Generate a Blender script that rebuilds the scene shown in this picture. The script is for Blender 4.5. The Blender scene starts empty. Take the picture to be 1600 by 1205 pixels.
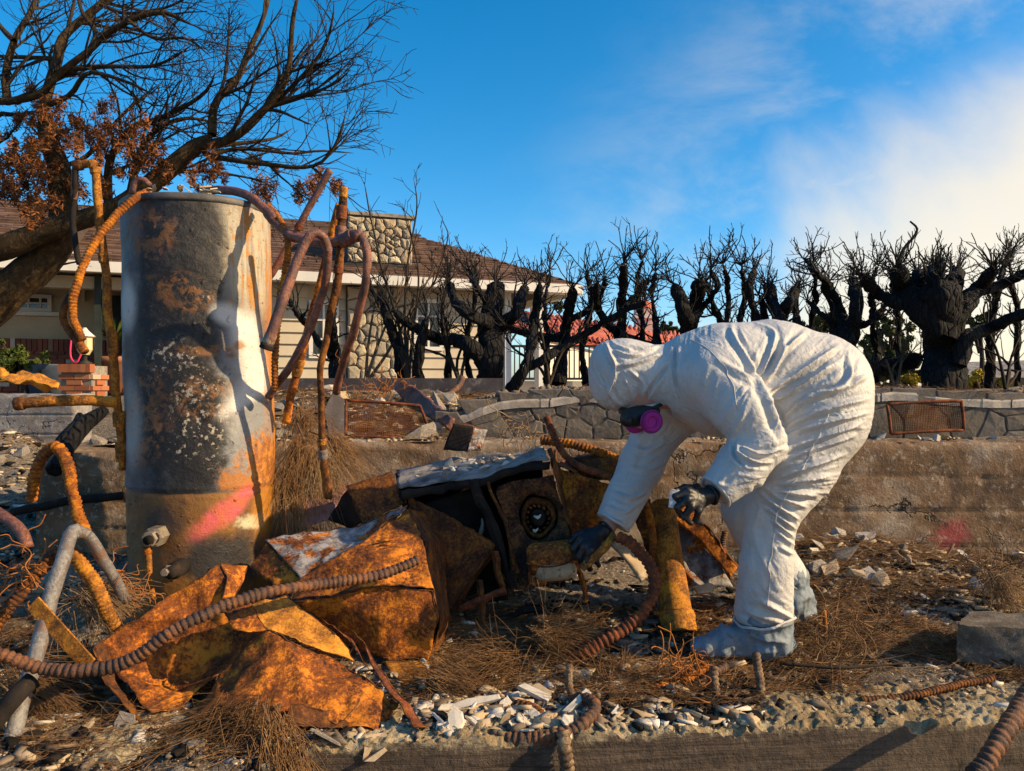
import bpy, math, random
import numpy as np
from mathutils import Vector

# ------------------------------------------------------------------ camera, sky, sun, exposure
SC = bpy.context.scene
COL = SC.collection
CH = 0.94                 # camera height above the lot
FPX = 1200.0              # focal length in photo pixels (photo 1600 x 1205)
cd = bpy.data.cameras.new('camera'); cam = bpy.data.objects.new('camera', cd); COL.objects.link(cam)
cd.sensor_width = 36; cd.lens = 36 * FPX / 1600; cd.clip_start = 0.05; cd.clip_end = 3000
cam.location = (0, 0, CH); cam.rotation_euler = (math.radians(90), 0, 0)
SC.camera = cam

SUN_EL, SUN_AZ = math.radians(27), math.radians(103)    # azimuth from +Y towards +X
S = Vector((math.cos(SUN_EL)*math.sin(SUN_AZ), math.cos(SUN_EL)*math.cos(SUN_AZ), math.sin(SUN_EL)))
sl = bpy.data.lights.new('sun', 'SUN'); sun = bpy.data.objects.new('sun', sl); COL.objects.link(sun)
sl.energy = 4.6; sl.angle = math.radians(0.5); sl.color = (1.0, 0.74, 0.42)
sun.rotation_euler = (-S).to_track_quat('-Z', 'Y').to_euler(); sun.location = S * 30

W = bpy.data.worlds.new('World'); SC.world = W; W.use_nodes = True
wt = W.node_tree
for n_ in list(wt.nodes): wt.nodes.remove(n_)
def wn(t, **k):
    n = wt.nodes.new(t)
    for a, b in k.items(): setattr(n, a, b)
    return n
def wl(a, b): wt.links.new(a, b)
sky = wn('ShaderNodeTexSky', sky_type='NISHITA'); sky.sun_disc = False
sky.sun_elevation = SUN_EL; sky.sun_rotation = SUN_AZ
sky.air_density = 0.8; sky.dust_density = 1.0; sky.ozone_density = 2.5
hs = wn('ShaderNodeHueSaturation'); hs.inputs['Hue'].default_value = .490; hs.inputs['Saturation'].default_value = 1.42; hs.inputs['Value'].default_value = 1.0
wl(sky.outputs[0], hs.inputs['Color'])
tc = wn('ShaderNodeTexCoord'); sx = wn('ShaderNodeSeparateXYZ'); wl(tc.outputs['Generated'], sx.inputs[0])
def wm(op, a, b=None, c=None):
    n = wn('ShaderNodeMath', operation=op)
    for i, v in enumerate((a, b, c)):
        if v is None: continue
        if isinstance(v, (int, float)): n.inputs[i].default_value = v
        else: wl(v, n.inputs[i])
    return n.outputs[0]
nz = wn('ShaderNodeTexNoise'); nz.inputs['Scale'].default_value = 2.3; nz.inputs['Detail'].default_value = 7; nz.inputs['Roughness'].default_value = .55; nz.inputs['Distortion'].default_value = .4
wl(tc.outputs['Generated'], nz.inputs['Vector'])
s_ = wm('SUBTRACT', sx.outputs[0], wm('MULTIPLY', sx.outputs[2], 1.05))        # smoke bank, low on the sun's side
s_ = wm('ADD', s_, wm('MULTIPLY', wm('SUBTRACT', nz.outputs[0], .5), .75))
mr = wn('ShaderNodeMapRange'); mr.interpolation_type = 'SMOOTHSTEP'
mr.inputs['From Min'].default_value = .05; mr.inputs['From Max'].default_value = .36
wl(s_, mr.inputs['Value'])
mp = wn('ShaderNodeMapping'); mp.inputs['Scale'].default_value = (1.6, 1.6, 3.4); mp.inputs['Rotation'].default_value = (0, .5, .3); wl(tc.outputs['Generated'], mp.inputs[0])
n2 = wn('ShaderNodeTexNoise'); n2.inputs['Scale'].default_value = 2.6; n2.inputs['Detail'].default_value = 9; n2.inputs['Roughness'].default_value = .62; n2.inputs['Distortion'].default_value = .25
wl(mp.outputs[0], n2.inputs['Vector'])
w2 = wn('ShaderNodeMapRange'); w2.interpolation_type = 'SMOOTHSTEP'; w2.inputs['From Min'].default_value = .44; w2.inputs['From Max'].default_value = .80; wl(n2.outputs[0], w2.inputs['Value'])
w3 = wn('ShaderNodeMapRange'); w3.interpolation_type = 'SMOOTHSTEP'; w3.inputs['From Min'].default_value = -.30; w3.inputs['From Max'].default_value = .30; wl(wm('SUBTRACT', sx.outputs[0], wm('MULTIPLY', sx.outputs[2], .9)), w3.inputs['Value'])
cover = wm('MAXIMUM', wm('MULTIPLY', mr.outputs[0], .80), wm('MULTIPLY', wm('MULTIPLY', w2.outputs[0], w3.outputs[0]), .62))
cl = wn('ShaderNodeMix', data_type='RGBA'); wl(cover, cl.inputs[0])
wl(hs.outputs[0], cl.inputs[6]); cl.inputs[7].default_value = (5.2, 4.4, 3.2, 1)
bg = wn('ShaderNodeBackground'); bg.inputs['Strength'].default_value = 0.14
wl(cl.outputs[2], bg.inputs['Color'])
wo = wn('ShaderNodeOutputWorld'); wl(bg.outputs[0], wo.inputs[0])

SC.view_settings.view_transform = 'Standard'; SC.view_settings.look = 'None'
SC.view_settings.exposure = 0.68; SC.view_settings.gamma = 1.0; SC.view_settings.use_curve_mapping = False
SC.cycles.max_bounces = 6; SC.cycles.transparent_max_bounces = 12

# ------------------------------------------------------------------ helpers
RNG = np.random.default_rng(11); random.seed(5)
def P(px, py, d): return np.array([(px - 800.0) / FPX * d, d, CH - (py - 602.5) / FPX * d])
def PP(l): return np.array([P(*q) for q in l])

def _hash(i, j, k, seed):
    h = (i * 374761393 + j * 668265263 + k * 2147483647 + seed * 974634777) & 0xffffffff
    h = ((h ^ (h >> 13)) * 1274126177) & 0xffffffff
    h = h ^ (h >> 16)
    return (h & 0xffff) / 32767.5 - 1.0
def vn(p, scale=1.0, seed=0):
    p = np.asarray(p, float) * scale; i = np.floor(p).astype(np.int64); f = p - i; f = f * f * (3 - 2 * f)
    r = 0
    for a in (0, 1):
        for b in (0, 1):
            for c in (0, 1):
                w = (f[..., 0] if a else 1 - f[..., 0]) * (f[..., 1] if b else 1 - f[..., 1]) * (f[..., 2] if c else 1 - f[..., 2])
                r = r + w * _hash(i[..., 0] + a, i[..., 1] + b, i[..., 2] + c, seed)
    return r
def fbm(p, scale=1.0, octv=4, seed=0, gain=.5):
    r = 0; a = 1.0
    for o in range(octv):
        r = r + a * vn(p, scale * 2 ** o, seed + o); a *= gain
    return r
def sstep(a, b, x):
    t = np.clip((x - a) / (b - a), 0, 1); return t * t * (3 - 2 * t)

def mesh_np(name, V, Fq):
    """V (n,3); Fq an (m,4) or (m,3) array or a list of such arrays / of tuples"""
    me = bpy.data.meshes.new(name)
    if isinstance(Fq, np.ndarray): Fq = [Fq]
    if len(Fq) and not isinstance(Fq[0], np.ndarray):
        me.from_pydata([tuple(v) for v in np.asarray(V).tolist()], [], [tuple(int(i) for i in f) for f in Fq]); me.update(); return me
    V = np.asarray(V, np.float32)
    me.vertices.add(len(V)); me.vertices.foreach_set('co', V.ravel())
    loops = np.concatenate([f.ravel() for f in Fq]).astype(np.int32)
    starts = []; o = 0
    for f in Fq:
        starts.append(o + np.arange(len(f)) * f.shape[1]); o += f.size
    starts = np.concatenate(starts).astype(np.int32)
    me.loops.add(len(loops)); me.loops.foreach_set('vertex_index', loops)
    me.polygons.add(len(starts)); me.polygons.foreach_set('loop_start', starts)
    me.update(calc_edges=True); me.validate()
    return me

LABELS = {}
def tag(o, label, cat, group=None):
    o['label'] = label; o['category'] = cat
    if group: o['group'] = group
    LABELS.setdefault(label, []).append(group)
    return o
WORLD = {}
def obj(name, V, F, mat, parent=None, smooth=True, origin=None, kind=None):
    V = np.asarray(V, float)
    if origin is None:
        mn, mx = V.min(0), V.max(0); origin = np.array([(mn[0]+mx[0])/2, (mn[1]+mx[1])/2, mn[2]])
    me = mesh_np(name, V - origin, F)
    if mat is not None: me.materials.append(mat)
    if smooth: me.polygons.foreach_set('use_smooth', np.ones(len(me.polygons), bool))
    return place(name, me, origin, parent, kind)
def place(name, me, origin, parent=None, kind=None, rot=None, scale=None):
    o = bpy.data.objects.new(name, me); COL.objects.link(o)
    origin = np.asarray(origin, float)
    WORLD[o.name] = origin
    o.location = origin - (WORLD[parent.name] if parent else 0)
    if parent: o.parent = parent
    if rot is not None: o.rotation_euler = rot
    if scale is not None: o.scale = scale
    if kind: o['kind'] = kind
    return o
def thing(name, loc, label, cat, group=None):
    o = bpy.data.objects.new(name, None); COL.objects.link(o); o.empty_display_size = .05
    o.location = loc; WORLD[o.name] = np.asarray(loc, float)
    return tag(o, label, cat, group)
def struct(o): o['kind'] = 'structure'; return o

def warp(root, amp, scale, seed=0):
    for ch in root.children:
        me = ch.data; n = len(me.vertices); a = np.empty(n*3, np.float32); me.vertices.foreach_get('co', a); v = a.reshape(-1, 3).astype(float)
        w = v + WORLD[ch.name]; v = v + amp*np.stack([vn(w, scale, seed), vn(w, scale, seed+1), vn(w, scale, seed+2)], 1)
        me.vertices.foreach_set('co', v.astype(np.float32).ravel()); me.update()
        if ch.children: warp(ch, amp, scale, seed)
class MB:
    """collects shapes for one mesh"""
    def __init__(s): s.v = []; s.f = []; s.n = 0
    def add(s, V, F):
        V = np.asarray(V, float); s.v.append(V)
        for f in (F if isinstance(F, list) else [F]):
            if isinstance(f, np.ndarray): s.f += (f + s.n).tolist()
            else: s.f.append([i + s.n for i in f])
        s.n += len(V); return s
    def build(s, name, mat, parent=None, smooth=False, origin=None, kind=None):
        return obj(name, np.concatenate(s.v), [tuple(f) for f in s.f], mat, parent, smooth, origin, kind)
def box8(c):   # c: 8 corners, bottom ring then top ring
    return np.asarray(c, float), [(3, 2, 1, 0), (4, 5, 6, 7), (0, 1, 5, 4), (1, 2, 6, 5), (2, 3, 7, 6), (3, 0, 4, 7)]
def boxv(lo, hi, fr=None):
    x0, y0, z0 = lo; x1, y1, z1 = hi
    c = np.array([(x0,y0,z0),(x1,y0,z0),(x1,y1,z0),(x0,y1,z0),(x0,y0,z1),(x1,y0,z1),(x1,y1,z1),(x0,y1,z1)], float)
    if fr is not None: c = fr(c)
    return box8(c)

def catmull(pts, step):
    p = np.asarray(pts, float); n = len(p)
    if n == 2:
        m = max(2, int(np.linalg.norm(p[1]-p[0]) / step) + 1); t = np.linspace(0, 1, m)[:, None]; return p[0]*(1-t)+p[1]*t
    q = np.vstack([2*p[0]-p[1], p, 2*p[-1]-p[-2]]); out = []
    for i in range(n-1):
        a, b, c, d = q[i:i+4]; t = np.linspace(0, 1, 13)[:-1, None]
        out.append(.5*((2*b)+(-a+c)*t+(2*a-5*b+4*c-d)*t**2+(-a+3*b-3*c+d)*t**3))
    out = np.vstack(out + [p[-1:]])
    L = np.r_[0, np.cumsum(np.linalg.norm(np.diff(out, axis=0), axis=1))]
    m = max(2, int(L[-1] / step) + 1); s = np.linspace(0, L[-1], m)
    return np.stack([np.interp(s, L, out[:, k]) for k in range(out.shape[1])], 1)

def tube_arrays(Pm, Rm, sides, ref=None):
    """Pm (m,n,3), Rm (m,n) -> verts, quads for m tubes at once"""
    m, n, _ = Pm.shape
    T = np.gradient(Pm, axis=1); T /= np.linalg.norm(T, axis=2, keepdims=True) + 1e-12
    if ref is None:
        mean = np.abs(T.mean(1)); ref = np.zeros((m, 1, 3))
        k = np.argmin(mean, 1); ref[np.arange(m), 0, k] = 1
    B1 = np.cross(T, ref); B1 /= np.linalg.norm(B1, axis=2, keepdims=True) + 1e-12
    B2 = np.cross(T, B1)
    a = np.arange(sides) * 2 * np.pi / sides
    V = Pm[:, :, None, :] + Rm[:, :, None, None] * (np.cos(a)[None, None, :, None] * B1[:, :, None, :] + np.sin(a)[None, None, :, None] * B2[:, :, None, :])
    idx = np.arange(m * n * sides).reshape(m, n, sides)
    i0 = idx[:, :-1, :]; i1 = idx[:, 1:, :]
    F = np.stack([i0, np.roll(i0, -1, 2), np.roll(i1, -1, 2), i1], -1).reshape(-1, 4)
    return V.reshape(-1, 3), F
def batch_tubes(polys):
    """polys: list of (pts, radii, sides) -> one V, F"""
    groups = {}
    for p, r, s in polys: groups.setdefault((len(p), s), []).append((p, r))
    Vs, Fs, o = [], [], 0
    for (n, s), l in groups.items():
        V, F = tube_arrays(np.array([a for a, _ in l], float), np.array([b for _, b in l], float), s)
        Vs.append(V); Fs.append(F + o); o += len(V)
    return np.concatenate(Vs), np.concatenate(Fs)
def plane_ref(p):
    c = p - p.mean(0)
    if len(p) < 3: return None
    u, s, vt = np.linalg.svd(c, full_matrices=False)
    if s[1] < 1e-4: return None
    return vt[2][None, None, :]
def tube(pts, r, sides=14, step=.012, cap=True, wob=0, hollow=None):
    """smooth round tube through points; r number or list. hollow: wall ratio for open ends"""
    p = catmull(pts, step); n = len(p)
    rr = np.interp(np.linspace(0, 1, n), np.linspace(0, 1, len(r)), r) if isinstance(r, (list, tuple)) else np.full(n, r)
    if wob: p = p + wob * np.stack([vn(p, 9, 3), vn(p, 9, 4), vn(p, 9, 5)], 1); rr = rr * (1 + .06 * vn(p, 30, 6))
    V, F = tube_arrays(p[None], rr[None], sides, plane_ref(p))
    F = list(map(tuple, F.tolist()))
    if hollow:
        V2, F2 = tube_arrays(p[None], rr[None] * hollow, sides, plane_ref(p)); o = len(V)
        V = np.concatenate([V, V2]); F += [tuple(reversed([i + o for i in f])) for f in F2.tolist()]
        for e in (0, (n-1)*sides):
            F += [(e+i, e+(i+1) % sides, o+e+(i+1) % sides, o+e+i) for i in range(sides)]
    elif cap:
        F += [tuple(reversed(range(sides))), tuple(range((n-1)*sides, n*sides))]
    return V, F
def conduit(pts, r, pitch=None, sides=16, depth=.2, hollow=True):
    """interlocked flexible metal conduit: real corrugations round a swept tube"""
    pitch = pitch or r * .75
    p = catmull(pts, pitch / 6); n = len(p)
    pat = np.array([1-depth, 1-depth*.75, 1.0, 1.0, 1-depth*.1, 1-depth*.6])
    rr = r * pat[np.arange(n) % 6] * (1 + .05 * vn(p, 40, 8) + .07*vn(p, 9, 9))
    p = p + r * .42 * np.stack([vn(p, 7, 13), vn(p, 7, 14), vn(p, 7, 15)], 1) + r*.12*np.stack([vn(p, 25, 16), vn(p, 25, 17), vn(p, 25, 18)], 1)
    V, F = tube_arrays(p[None], rr[None], sides, plane_ref(p)); F = list(map(tuple, F.tolist())); V = V + r*.10*np.stack([vn(V, 30, 21), vn(V, 30, 22), vn(V, 30, 23)], 1)
    k = min(8, n)
    for e, sgn in ((0, 1), (n-1, -1)):        # dark open mouths
        o = len(V); ring = p[[max(0, min(n-1, e + sgn*j)) for j in range(k)]]
        V2, F2 = tube_arrays(ring[None], np.full((1, k), r*.66), sides, plane_ref(p) )
        V = np.concatenate([V, V2]); F += [tuple(reversed([i+o for i in f])) for f in F2.tolist()]
        F += [(e*sides+i, e*sides+(i+1) % sides, o+(i+1) % sides, o+i) for i in range(sides)]
    return V, F

def patch(ctrl, cell=.012, th=.0015, crumple=.004, dents=(), seed=0, jag=.004):
    """sheet metal: piecewise bilinear through a grid of (px,py,d) control points, with thickness"""
    C = np.array([[P(*q) if len(q) == 3 else np.array(q[:3]) for q in row] for row in ctrl])
    R, K = C.shape[:2]
    nu = [max(2, int(np.linalg.norm(C[i+1]-C[i], axis=-1).max() / cell)) for i in range(R-1)]
    nv = [max(2, int(np.linalg.norm(C[:, j+1]-C[:, j], axis=-1).max() / cell)) for j in range(K-1)]
    us = np.concatenate([i + np.arange(nu[i]) / nu[i] for i in range(R-1)] + [[R-1]])
    vs = np.concatenate([j + np.arange(nv[j]) / nv[j] for j in range(K-1)] + [[K-1]])
    iu = np.minimum(us.astype(int), R-2); fu = (us - iu)[:, None, None]
    jv = np.minimum(vs.astype(int), K-2); fv = (vs - jv)[None, :, None]
    g = C[iu][:, jv]*(1-fu)*(1-fv) + C[iu+1][:, jv]*fu*(1-fv) + C[iu][:, jv+1]*(1-fu)*fv + C[iu+1][:, jv+1]*fu*fv
    def nrm(g):
        n = np.cross(np.gradient(g, axis=0), np.gradient(g, axis=1)); return n / (np.linalg.norm(n, axis=2, keepdims=True) + 1e-12)
    N = nrm(g)
    h = crumple * 1.5 * (fbm(g, 5, 3, seed) + .35 * fbm(g, 26, 2, seed + 9))
    h = h*.55 + crumple * 2.2 * (1 - 2*np.abs(vn(g, 6.5, seed + 20))) + crumple * 1.0 * (1 - 2*np.abs(vn(g, 15, seed + 25)))            # sharp creases
    g = g + N * h[..., None]
    if jag:
        e = np.zeros(g.shape[:2]); e[0] = e[-1] = 1; e[:, 0] = e[:, -1] = 1
        g = g + (e * jag)[..., None] * (np.stack([vn(g, 22, seed+31), vn(g, 22, seed+32), vn(g, 22, seed+33)], -1) + .7*np.stack([vn(g, 60, seed+34), vn(g, 60, seed+35), vn(g, 60, seed+36)], -1))
    for (q, rad, dep) in dents:
        c = P(*q); g = g + N * (dep * np.exp(-(np.linalg.norm(g - c, axis=2) / rad)**2))[..., None]
    N = nrm(g); a, b = g.shape[:2]
    V = np.concatenate([(g + N*th/2).reshape(-1, 3), (g - N*th/2).reshape(-1, 3)])
    I = np.arange(a*b).reshape(a, b)
    q = np.stack([I[:-1, :-1], I[1:, :-1], I[1:, 1:], I[:-1, 1:]], -1).reshape(-1, 4)
    F = [q, q[:, ::-1] + a*b]
    rim = np.concatenate([I[0], I[1:, -1], I[-1, ::-1][1:], I[::-1, 0][1:]])
    r0, r1 = rim[:-1], rim[1:]
    F.append(np.stack([r0, r1, r1 + a*b, r0 + a*b], -1))
    global LAST_RIM; LAST_RIM = V[rim]
    return V, F
def panel(name, pf, mat, parent, r=.0022, edge='rust_dark', rivets=0, seed=0):
    """sheet panel with a rolled, broken edge and a few rivet heads"""
    o = obj(name, *pf, mat, parent); q = LAST_RIM; n = len(q); rg_ = np.random.default_rng(n + seed)
    i = 0
    while i < n - 3:
        L = int(rg_.integers(8, 34)); s_ = q[i:i+L]
        if len(s_) > 3 and rg_.random() < .75:
            V, F = tube_arrays(s_[None], np.full((1, len(s_)), r*rg_.uniform(.6, 1.3)), 5); obj('rolled_edge', V, F, M[edge], o)
        i += L + int(rg_.integers(0, 5))
    return o

def snet(V, lo, h):
    """naive surface nets over a signed distance grid"""
    lo = np.asarray(lo); s = V < 0; nx, ny, nz = V.shape
    cs = [(i, j, k) for i in (0, 1) for j in (0, 1) for k in (0, 1)]
    cnt = sum(s[i:nx-1+i, j:ny-1+j, k:nz-1+k].astype(np.int8) for i, j, k in cs)
    act = (cnt > 0) & (cnt < 8); ijk = np.argwhere(act); idx = np.full(act.shape, -1, np.int64); idx[act] = np.arange(len(ijk))
    pos = np.zeros((len(ijk), 3)); num = np.zeros(len(ijk))
    for a in cs:
        for ax in range(3):
            if a[ax]: continue
            b = list(a); b[ax] = 1
            va = V[tuple((ijk + a).T)]; vb = V[tuple((ijk + b).T)]; m = (va < 0) != (vb < 0)
            t = np.where(m, va / np.where(m, va - vb, 1), 0)
            p = np.tile(np.array(a, float), (len(ijk), 1)); p[:, ax] += t
            pos[m] += p[m]; num += m
    pos /= num[:, None]; verts = lo + (ijk + pos) * h
    F = []
    for ax in range(3):
        sl0 = [slice(None)]*3; sl1 = [slice(None)]*3; sl0[ax] = slice(0, -1); sl1[ax] = slice(1, None)
        d = s[tuple(sl0)] != s[tuple(sl1)]; e = np.argwhere(d); o1, o2 = [(1, 2), (2, 0), (0, 1)][ax]
        ok = (e[:, o1] > 0) & (e[:, o2] > 0) & (e[:, o1] < V.shape[o1]-1) & (e[:, o2] < V.shape[o2]-1); e = e[ok]
        inside = s[tuple(e.T)]
        def cell(d1, d2):
            c = e.copy(); c[:, o1] -= d1; c[:, o2] -= d2; return idx[tuple(c.T)]
        q = np.stack([cell(1, 1), cell(0, 1), cell(0, 0), cell(1, 0)], -1)
        q[~inside] = q[~inside][:, ::-1]; F.append(q)
    return verts, np.concatenate(F)
def roundcone(p, a, b, r1, r2):
    ba = b - a; l2 = ba @ ba; rr = r1 - r2; a2 = l2 - rr*rr; il2 = 1/l2
    pa = p - a; y = pa @ ba; z = y - l2
    x = pa*l2 - y[..., None]*ba; x2 = (x*x).sum(-1); y2 = y*y*l2; z2 = z*z*l2
    k = np.sign(rr)*rr*rr*x2
    d = (np.sqrt(x2*a2*il2) + y*rr)*il2 - r1
    d = np.where(np.sign(y)*a2*y2 < k, np.sqrt(x2+y2)*il2 - r1, d)
    d = np.where(np.sign(z)*a2*z2 > k, np.sqrt(x2+z2)*il2 - r2, d)
    return d
def sdf_mesh(prims, h, margin=.07, cuts=()):
    """prims: (a, b, ra, rb, k, yscale); smooth union, then plane cuts (point, normal, near, radius)"""
    lo = np.min([np.minimum(p[0], p[1]) - max(p[2], p[3])*max(1, p[5]) for p in prims], 0) - .02
    hi = np.max([np.maximum(p[0], p[1]) + max(p[2], p[3])*max(1, p[5]) for p in prims], 0) + .02
    n = np.ceil((hi - lo) / h).astype(int) + 1
    D = np.full(n, 1.0, np.float32)
    ax = [lo[i] + np.arange(n[i]) * h for i in range(3)]
    for a, b, ra, rb, k, ys in prims:
        r = max(ra, rb) * max(1, ys)
        l = np.clip(np.floor((np.minimum(a, b) - r - margin - lo) / h).astype(int), 0, n)
        u = np.clip(np.ceil((np.maximum(a, b) + r + margin - lo) / h).astype(int), 0, n)
        X, Y, Z = np.meshgrid(ax[0][l[0]:u[0]], ax[1][l[1]:u[1]], ax[2][l[2]:u[2]], indexing='ij')
        my = (a[1] + b[1]) / 2
        p = np.stack([X, my + (Y - my) / ys, Z], -1); aa, bb = a.copy(), b.copy()
        aa[1] = my + (aa[1]-my)/ys; bb[1] = my + (bb[1]-my)/ys
        d = roundcone(p, aa, bb, ra, rb)
        sub = D[l[0]:u[0], l[1]:u[1], l[2]:u[2]]
        t = np.clip(.5 + .5*(sub - d)/k, 0, 1)
        D[l[0]:u[0], l[1]:u[1], l[2]:u[2]] = sub*(1-t) + d*t - k*t*(1-t)
    for pt, nr, rad in cuts:
        G = np.stack(np.meshgrid(*ax, indexing='ij'), -1).astype(np.float32) - np.asarray(pt, np.float32)
        pl = G @ np.asarray(nr, np.float32); near = (G*G).sum(-1) < rad*rad
        D = np.where(near, np.maximum(D, pl), D)
    return snet(D, lo, h)
def laplace(V, F, it=2, w=.5):
    E = np.concatenate([F[:, [0, 1]], F[:, [1, 2]], F[:, [2, 3]], F[:, [3, 0]]]); n = len(V)
    deg = np.bincount(E.ravel(), minlength=n).astype(float)[:, None]
    for _ in range(it):
        A = np.stack([np.bincount(E[:, 0], V[E[:, 1], k], n) + np.bincount(E[:, 1], V[E[:, 0], k], n) for k in range(3)], 1)
        V = V + w * (A / np.maximum(deg, 1) - V)
    return V
def vnormals(V, F):
    fn = np.cross(V[F[:, 2]] - V[F[:, 0]], V[F[:, 3]] - V[F[:, 1]]); n = len(V)
    N = sum(np.stack([np.bincount(F[:, j], fn[:, k], n) for k in range(3)], 1) for j in range(4))
    return N / (np.linalg.norm(N, axis=1, keepdims=True) + 1e-12)

# ------------------------------------------------------------------ materials
class G:
    def __init__(s, name):
        s.m = bpy.data.materials.new(name); s.m.use_nodes = True; s.t = s.m.node_tree
        s.b = next(n for n in s.t.nodes if n.type == 'BSDF_PRINCIPLED'); s._c = None
    def N(s, t, **k):
        n = s.t.nodes.new(t)
        for a, b in k.items(): setattr(n, a, b)
        return n
    def L(s, v, sock):
        if hasattr(v, 'is_linked') or hasattr(v, 'links'): s.t.links.new(v, sock)
        elif isinstance(v, (tuple, list)) and len(v) == 3 and sock.type == 'RGBA': sock.default_value = (*v, 1)
        else: sock.default_value = v
    def co(s, which='Object'):
        if s._c is None: s._c = s.N('ShaderNodeTexCoord')
        return s._c.outputs[which]
    def geo(s): return s.N('ShaderNodeNewGeometry')
    def mapv(s, scale=(1, 1, 1), rot=(0, 0, 0), loc=(0, 0, 0), vec=None):
        n = s.N('ShaderNodeMapping'); n.inputs['Scale'].default_value = scale; n.inputs['Rotation'].default_value = rot; n.inputs['Location'].default_value = loc
        s.L(vec or s.co(), n.inputs[0]); return n.outputs[0]
    def noise(s, scale, det=5, rough=.6, dist=0, vec=None, out=0):
        n = s.N('ShaderNodeTexNoise'); n.inputs['Scale'].default_value = scale; n.inputs['Detail'].default_value = det
        n.inputs['Roughness'].default_value = rough; n.inputs['Distortion'].default_value = dist
        s.L(vec or s.co(), n.inputs['Vector']); return n.outputs[out]
    def vor(s, scale, feat='F1', vec=None, out='Distance', rnd=1):
        n = s.N('ShaderNodeTexVoronoi', feature=feat); n.inputs['Scale'].default_value = scale; n.inputs['Randomness'].default_value = rnd
        s.L(vec or s.co(), n.inputs['Vector']); return n.outputs[out]
    def ramp(s, f, *st):
        n = s.N('ShaderNodeValToRGB'); e = n.color_ramp.elements
        while len(e) < len(st): e.new(.5)
        for el, (p, c) in zip(e, st):
            el.position = p; el.color = (*c, 1) if not isinstance(c, (int, float)) else (c, c, c, 1)
        s.L(f, n.inputs[0]); return n.outputs[0]
    def step(s, f, a, b): 
        n = s.N('ShaderNodeMapRange'); n.interpolation_type = 'SMOOTHSTEP'; n.inputs['From Min'].default_value = a; n.inputs['From Max'].default_value = b
        s.L(f, n.inputs['Value']); return n.outputs[0]
    def mix(s, f, a, b, mode='MIX'):
        n = s.N('ShaderNodeMix', data_type='RGBA', blend_type=mode); s.L(f, n.inputs[0]); s.L(a, n.inputs[6]); s.L(b, n.inputs[7]); return n.outputs[2]
    def ma(s, op, a, b=None, c=None):
        n = s.N('ShaderNodeMath', operation=op)
        for i, v in enumerate((a, b, c)):
            if v is not None: s.L(v, n.inputs[i])
        return n.outputs[0]
    def xyz(s, vec=None):
        n = s.N('ShaderNodeSeparateXYZ'); s.L(vec or s.co(), n.inputs[0]); return n.outputs
    def bump(s, h, strength=.5, dist=.01):
        n = s.N('ShaderNodeBump'); n.inputs['Strength'].default_value = strength; n.inputs['Distance'].default_value = dist
        s.L(h, n.inputs['Height']); s.L(n.outputs[0], s.b.inputs['Normal'])
        return n
    def rnd(s):
        return s.N('ShaderNodeObjectInfo').outputs['Random']
    def done(s, col, rough=.8, metal=0., spec=None, **k):
        s.L(col, s.b.inputs['Base Color']); s.L(rough, s.b.inputs['Roughness']); s.L(metal, s.b.inputs['Metallic'])
        if spec is not None: s.b.inputs['Specular IOR Level'].default_value = spec
        for a, v in k.items(): s.L(v, s.b.inputs[a.replace('_', ' ')])
        return s.m

def rust(name, bright=(.60, .195, .017), mid=(.25, .072, .013), dark=(.030, .014, .009), scale=7, char=.35, grey=.0, rough=.85, spec=.25, speck=.8):
    g = G(name)
    a = g.noise(scale, 7, .65, .3); b = g.noise(scale*3.1, 6, .7, .2); f = g.noise(scale*13, 4, .75)
    v = g.ma('ADD', a, g.ma('ADD', g.ma('MULTIPLY', g.ma('SUBTRACT', b, .5), .55), g.ma('MULTIPLY', g.ma('SUBTRACT', f, .5), .85*speck)))
    c = g.ramp(v, (.28, dark), (.42, tuple(x*.6+y*.4 for x, y in zip(mid, dark))), (.50, mid), (.60, bright), (.78, tuple(min(.7, x*1.15) for x in bright)))
    c = g.mix(g.ma('MULTIPLY', g.step(g.noise(scale*.75, 6, .65, .6), .60-.22*char, .68-.18*char), min(.92, char*1.7)), c, g.mix(g.step(f, .45, .6), tuple(x*.6 for x in dark), mid))
    if grey: c = g.mix(g.ma('MULTIPLY', g.step(g.ma('ADD', g.noise(scale*1.3, 6, .6), g.ma('MULTIPLY', g.ma('SUBTRACT', f, .5), .25)), .62-.3*grey, .66-.3*grey), .92), c, g.mix(g.step(b, .4, .62), (.13, .13, .14), (.36, .35, .34)))
    c = g.mix(g.ma('MULTIPLY', g.step(g.noise(scale*28, 3, .6), .60, .70), .55), c, dark)
    g.bump(g.ma('ADD', g.ma('MULTIPLY', f, .8), b), .75, .005)
    return g.done(c, rough, .0, spec)
def plain(name, c1, c2, scale=8, rough=.85, bump=.3, bd=.004, spec=.3, c3=None, metal=0.):
    g = G(name); a = g.noise(scale, 7, .65); c = g.ramp(a, (.35, c1), (.65, c2))
    if c3: c = g.mix(g.step(g.noise(scale*2.3, 6, .7, .4), .55, .68), c, c3)
    if bump: g.bump(g.noise(scale*5, 5, .7), bump, bd)
    return g.done(c, rough, metal, spec)
def stone_mat(name, cols, scale=6, bump=.5, bd=.006, soot=0.):
    """colour varies from piece to piece"""
    g = G(name); r = g.rnd()
    c = g.ramp(r, *[(i/(len(cols)-1), q) for i, q in enumerate(cols)])
    n = g.noise(scale, 7, .65); c = g.mix(g.ma('MULTIPLY', g.step(n, .4, .7), .5), c, (.10, .09, .075))
    if soot: c = g.mix(g.ma('MULTIPLY', g.step(g.noise(scale*.5, 5, .6), .45, .62), soot), c, (.03, .028, .026))
    g.bump(g.noise(scale*6, 6, .7), bump, bd)
    return g.done(c, .9, 0, .2)
M = {}
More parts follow.
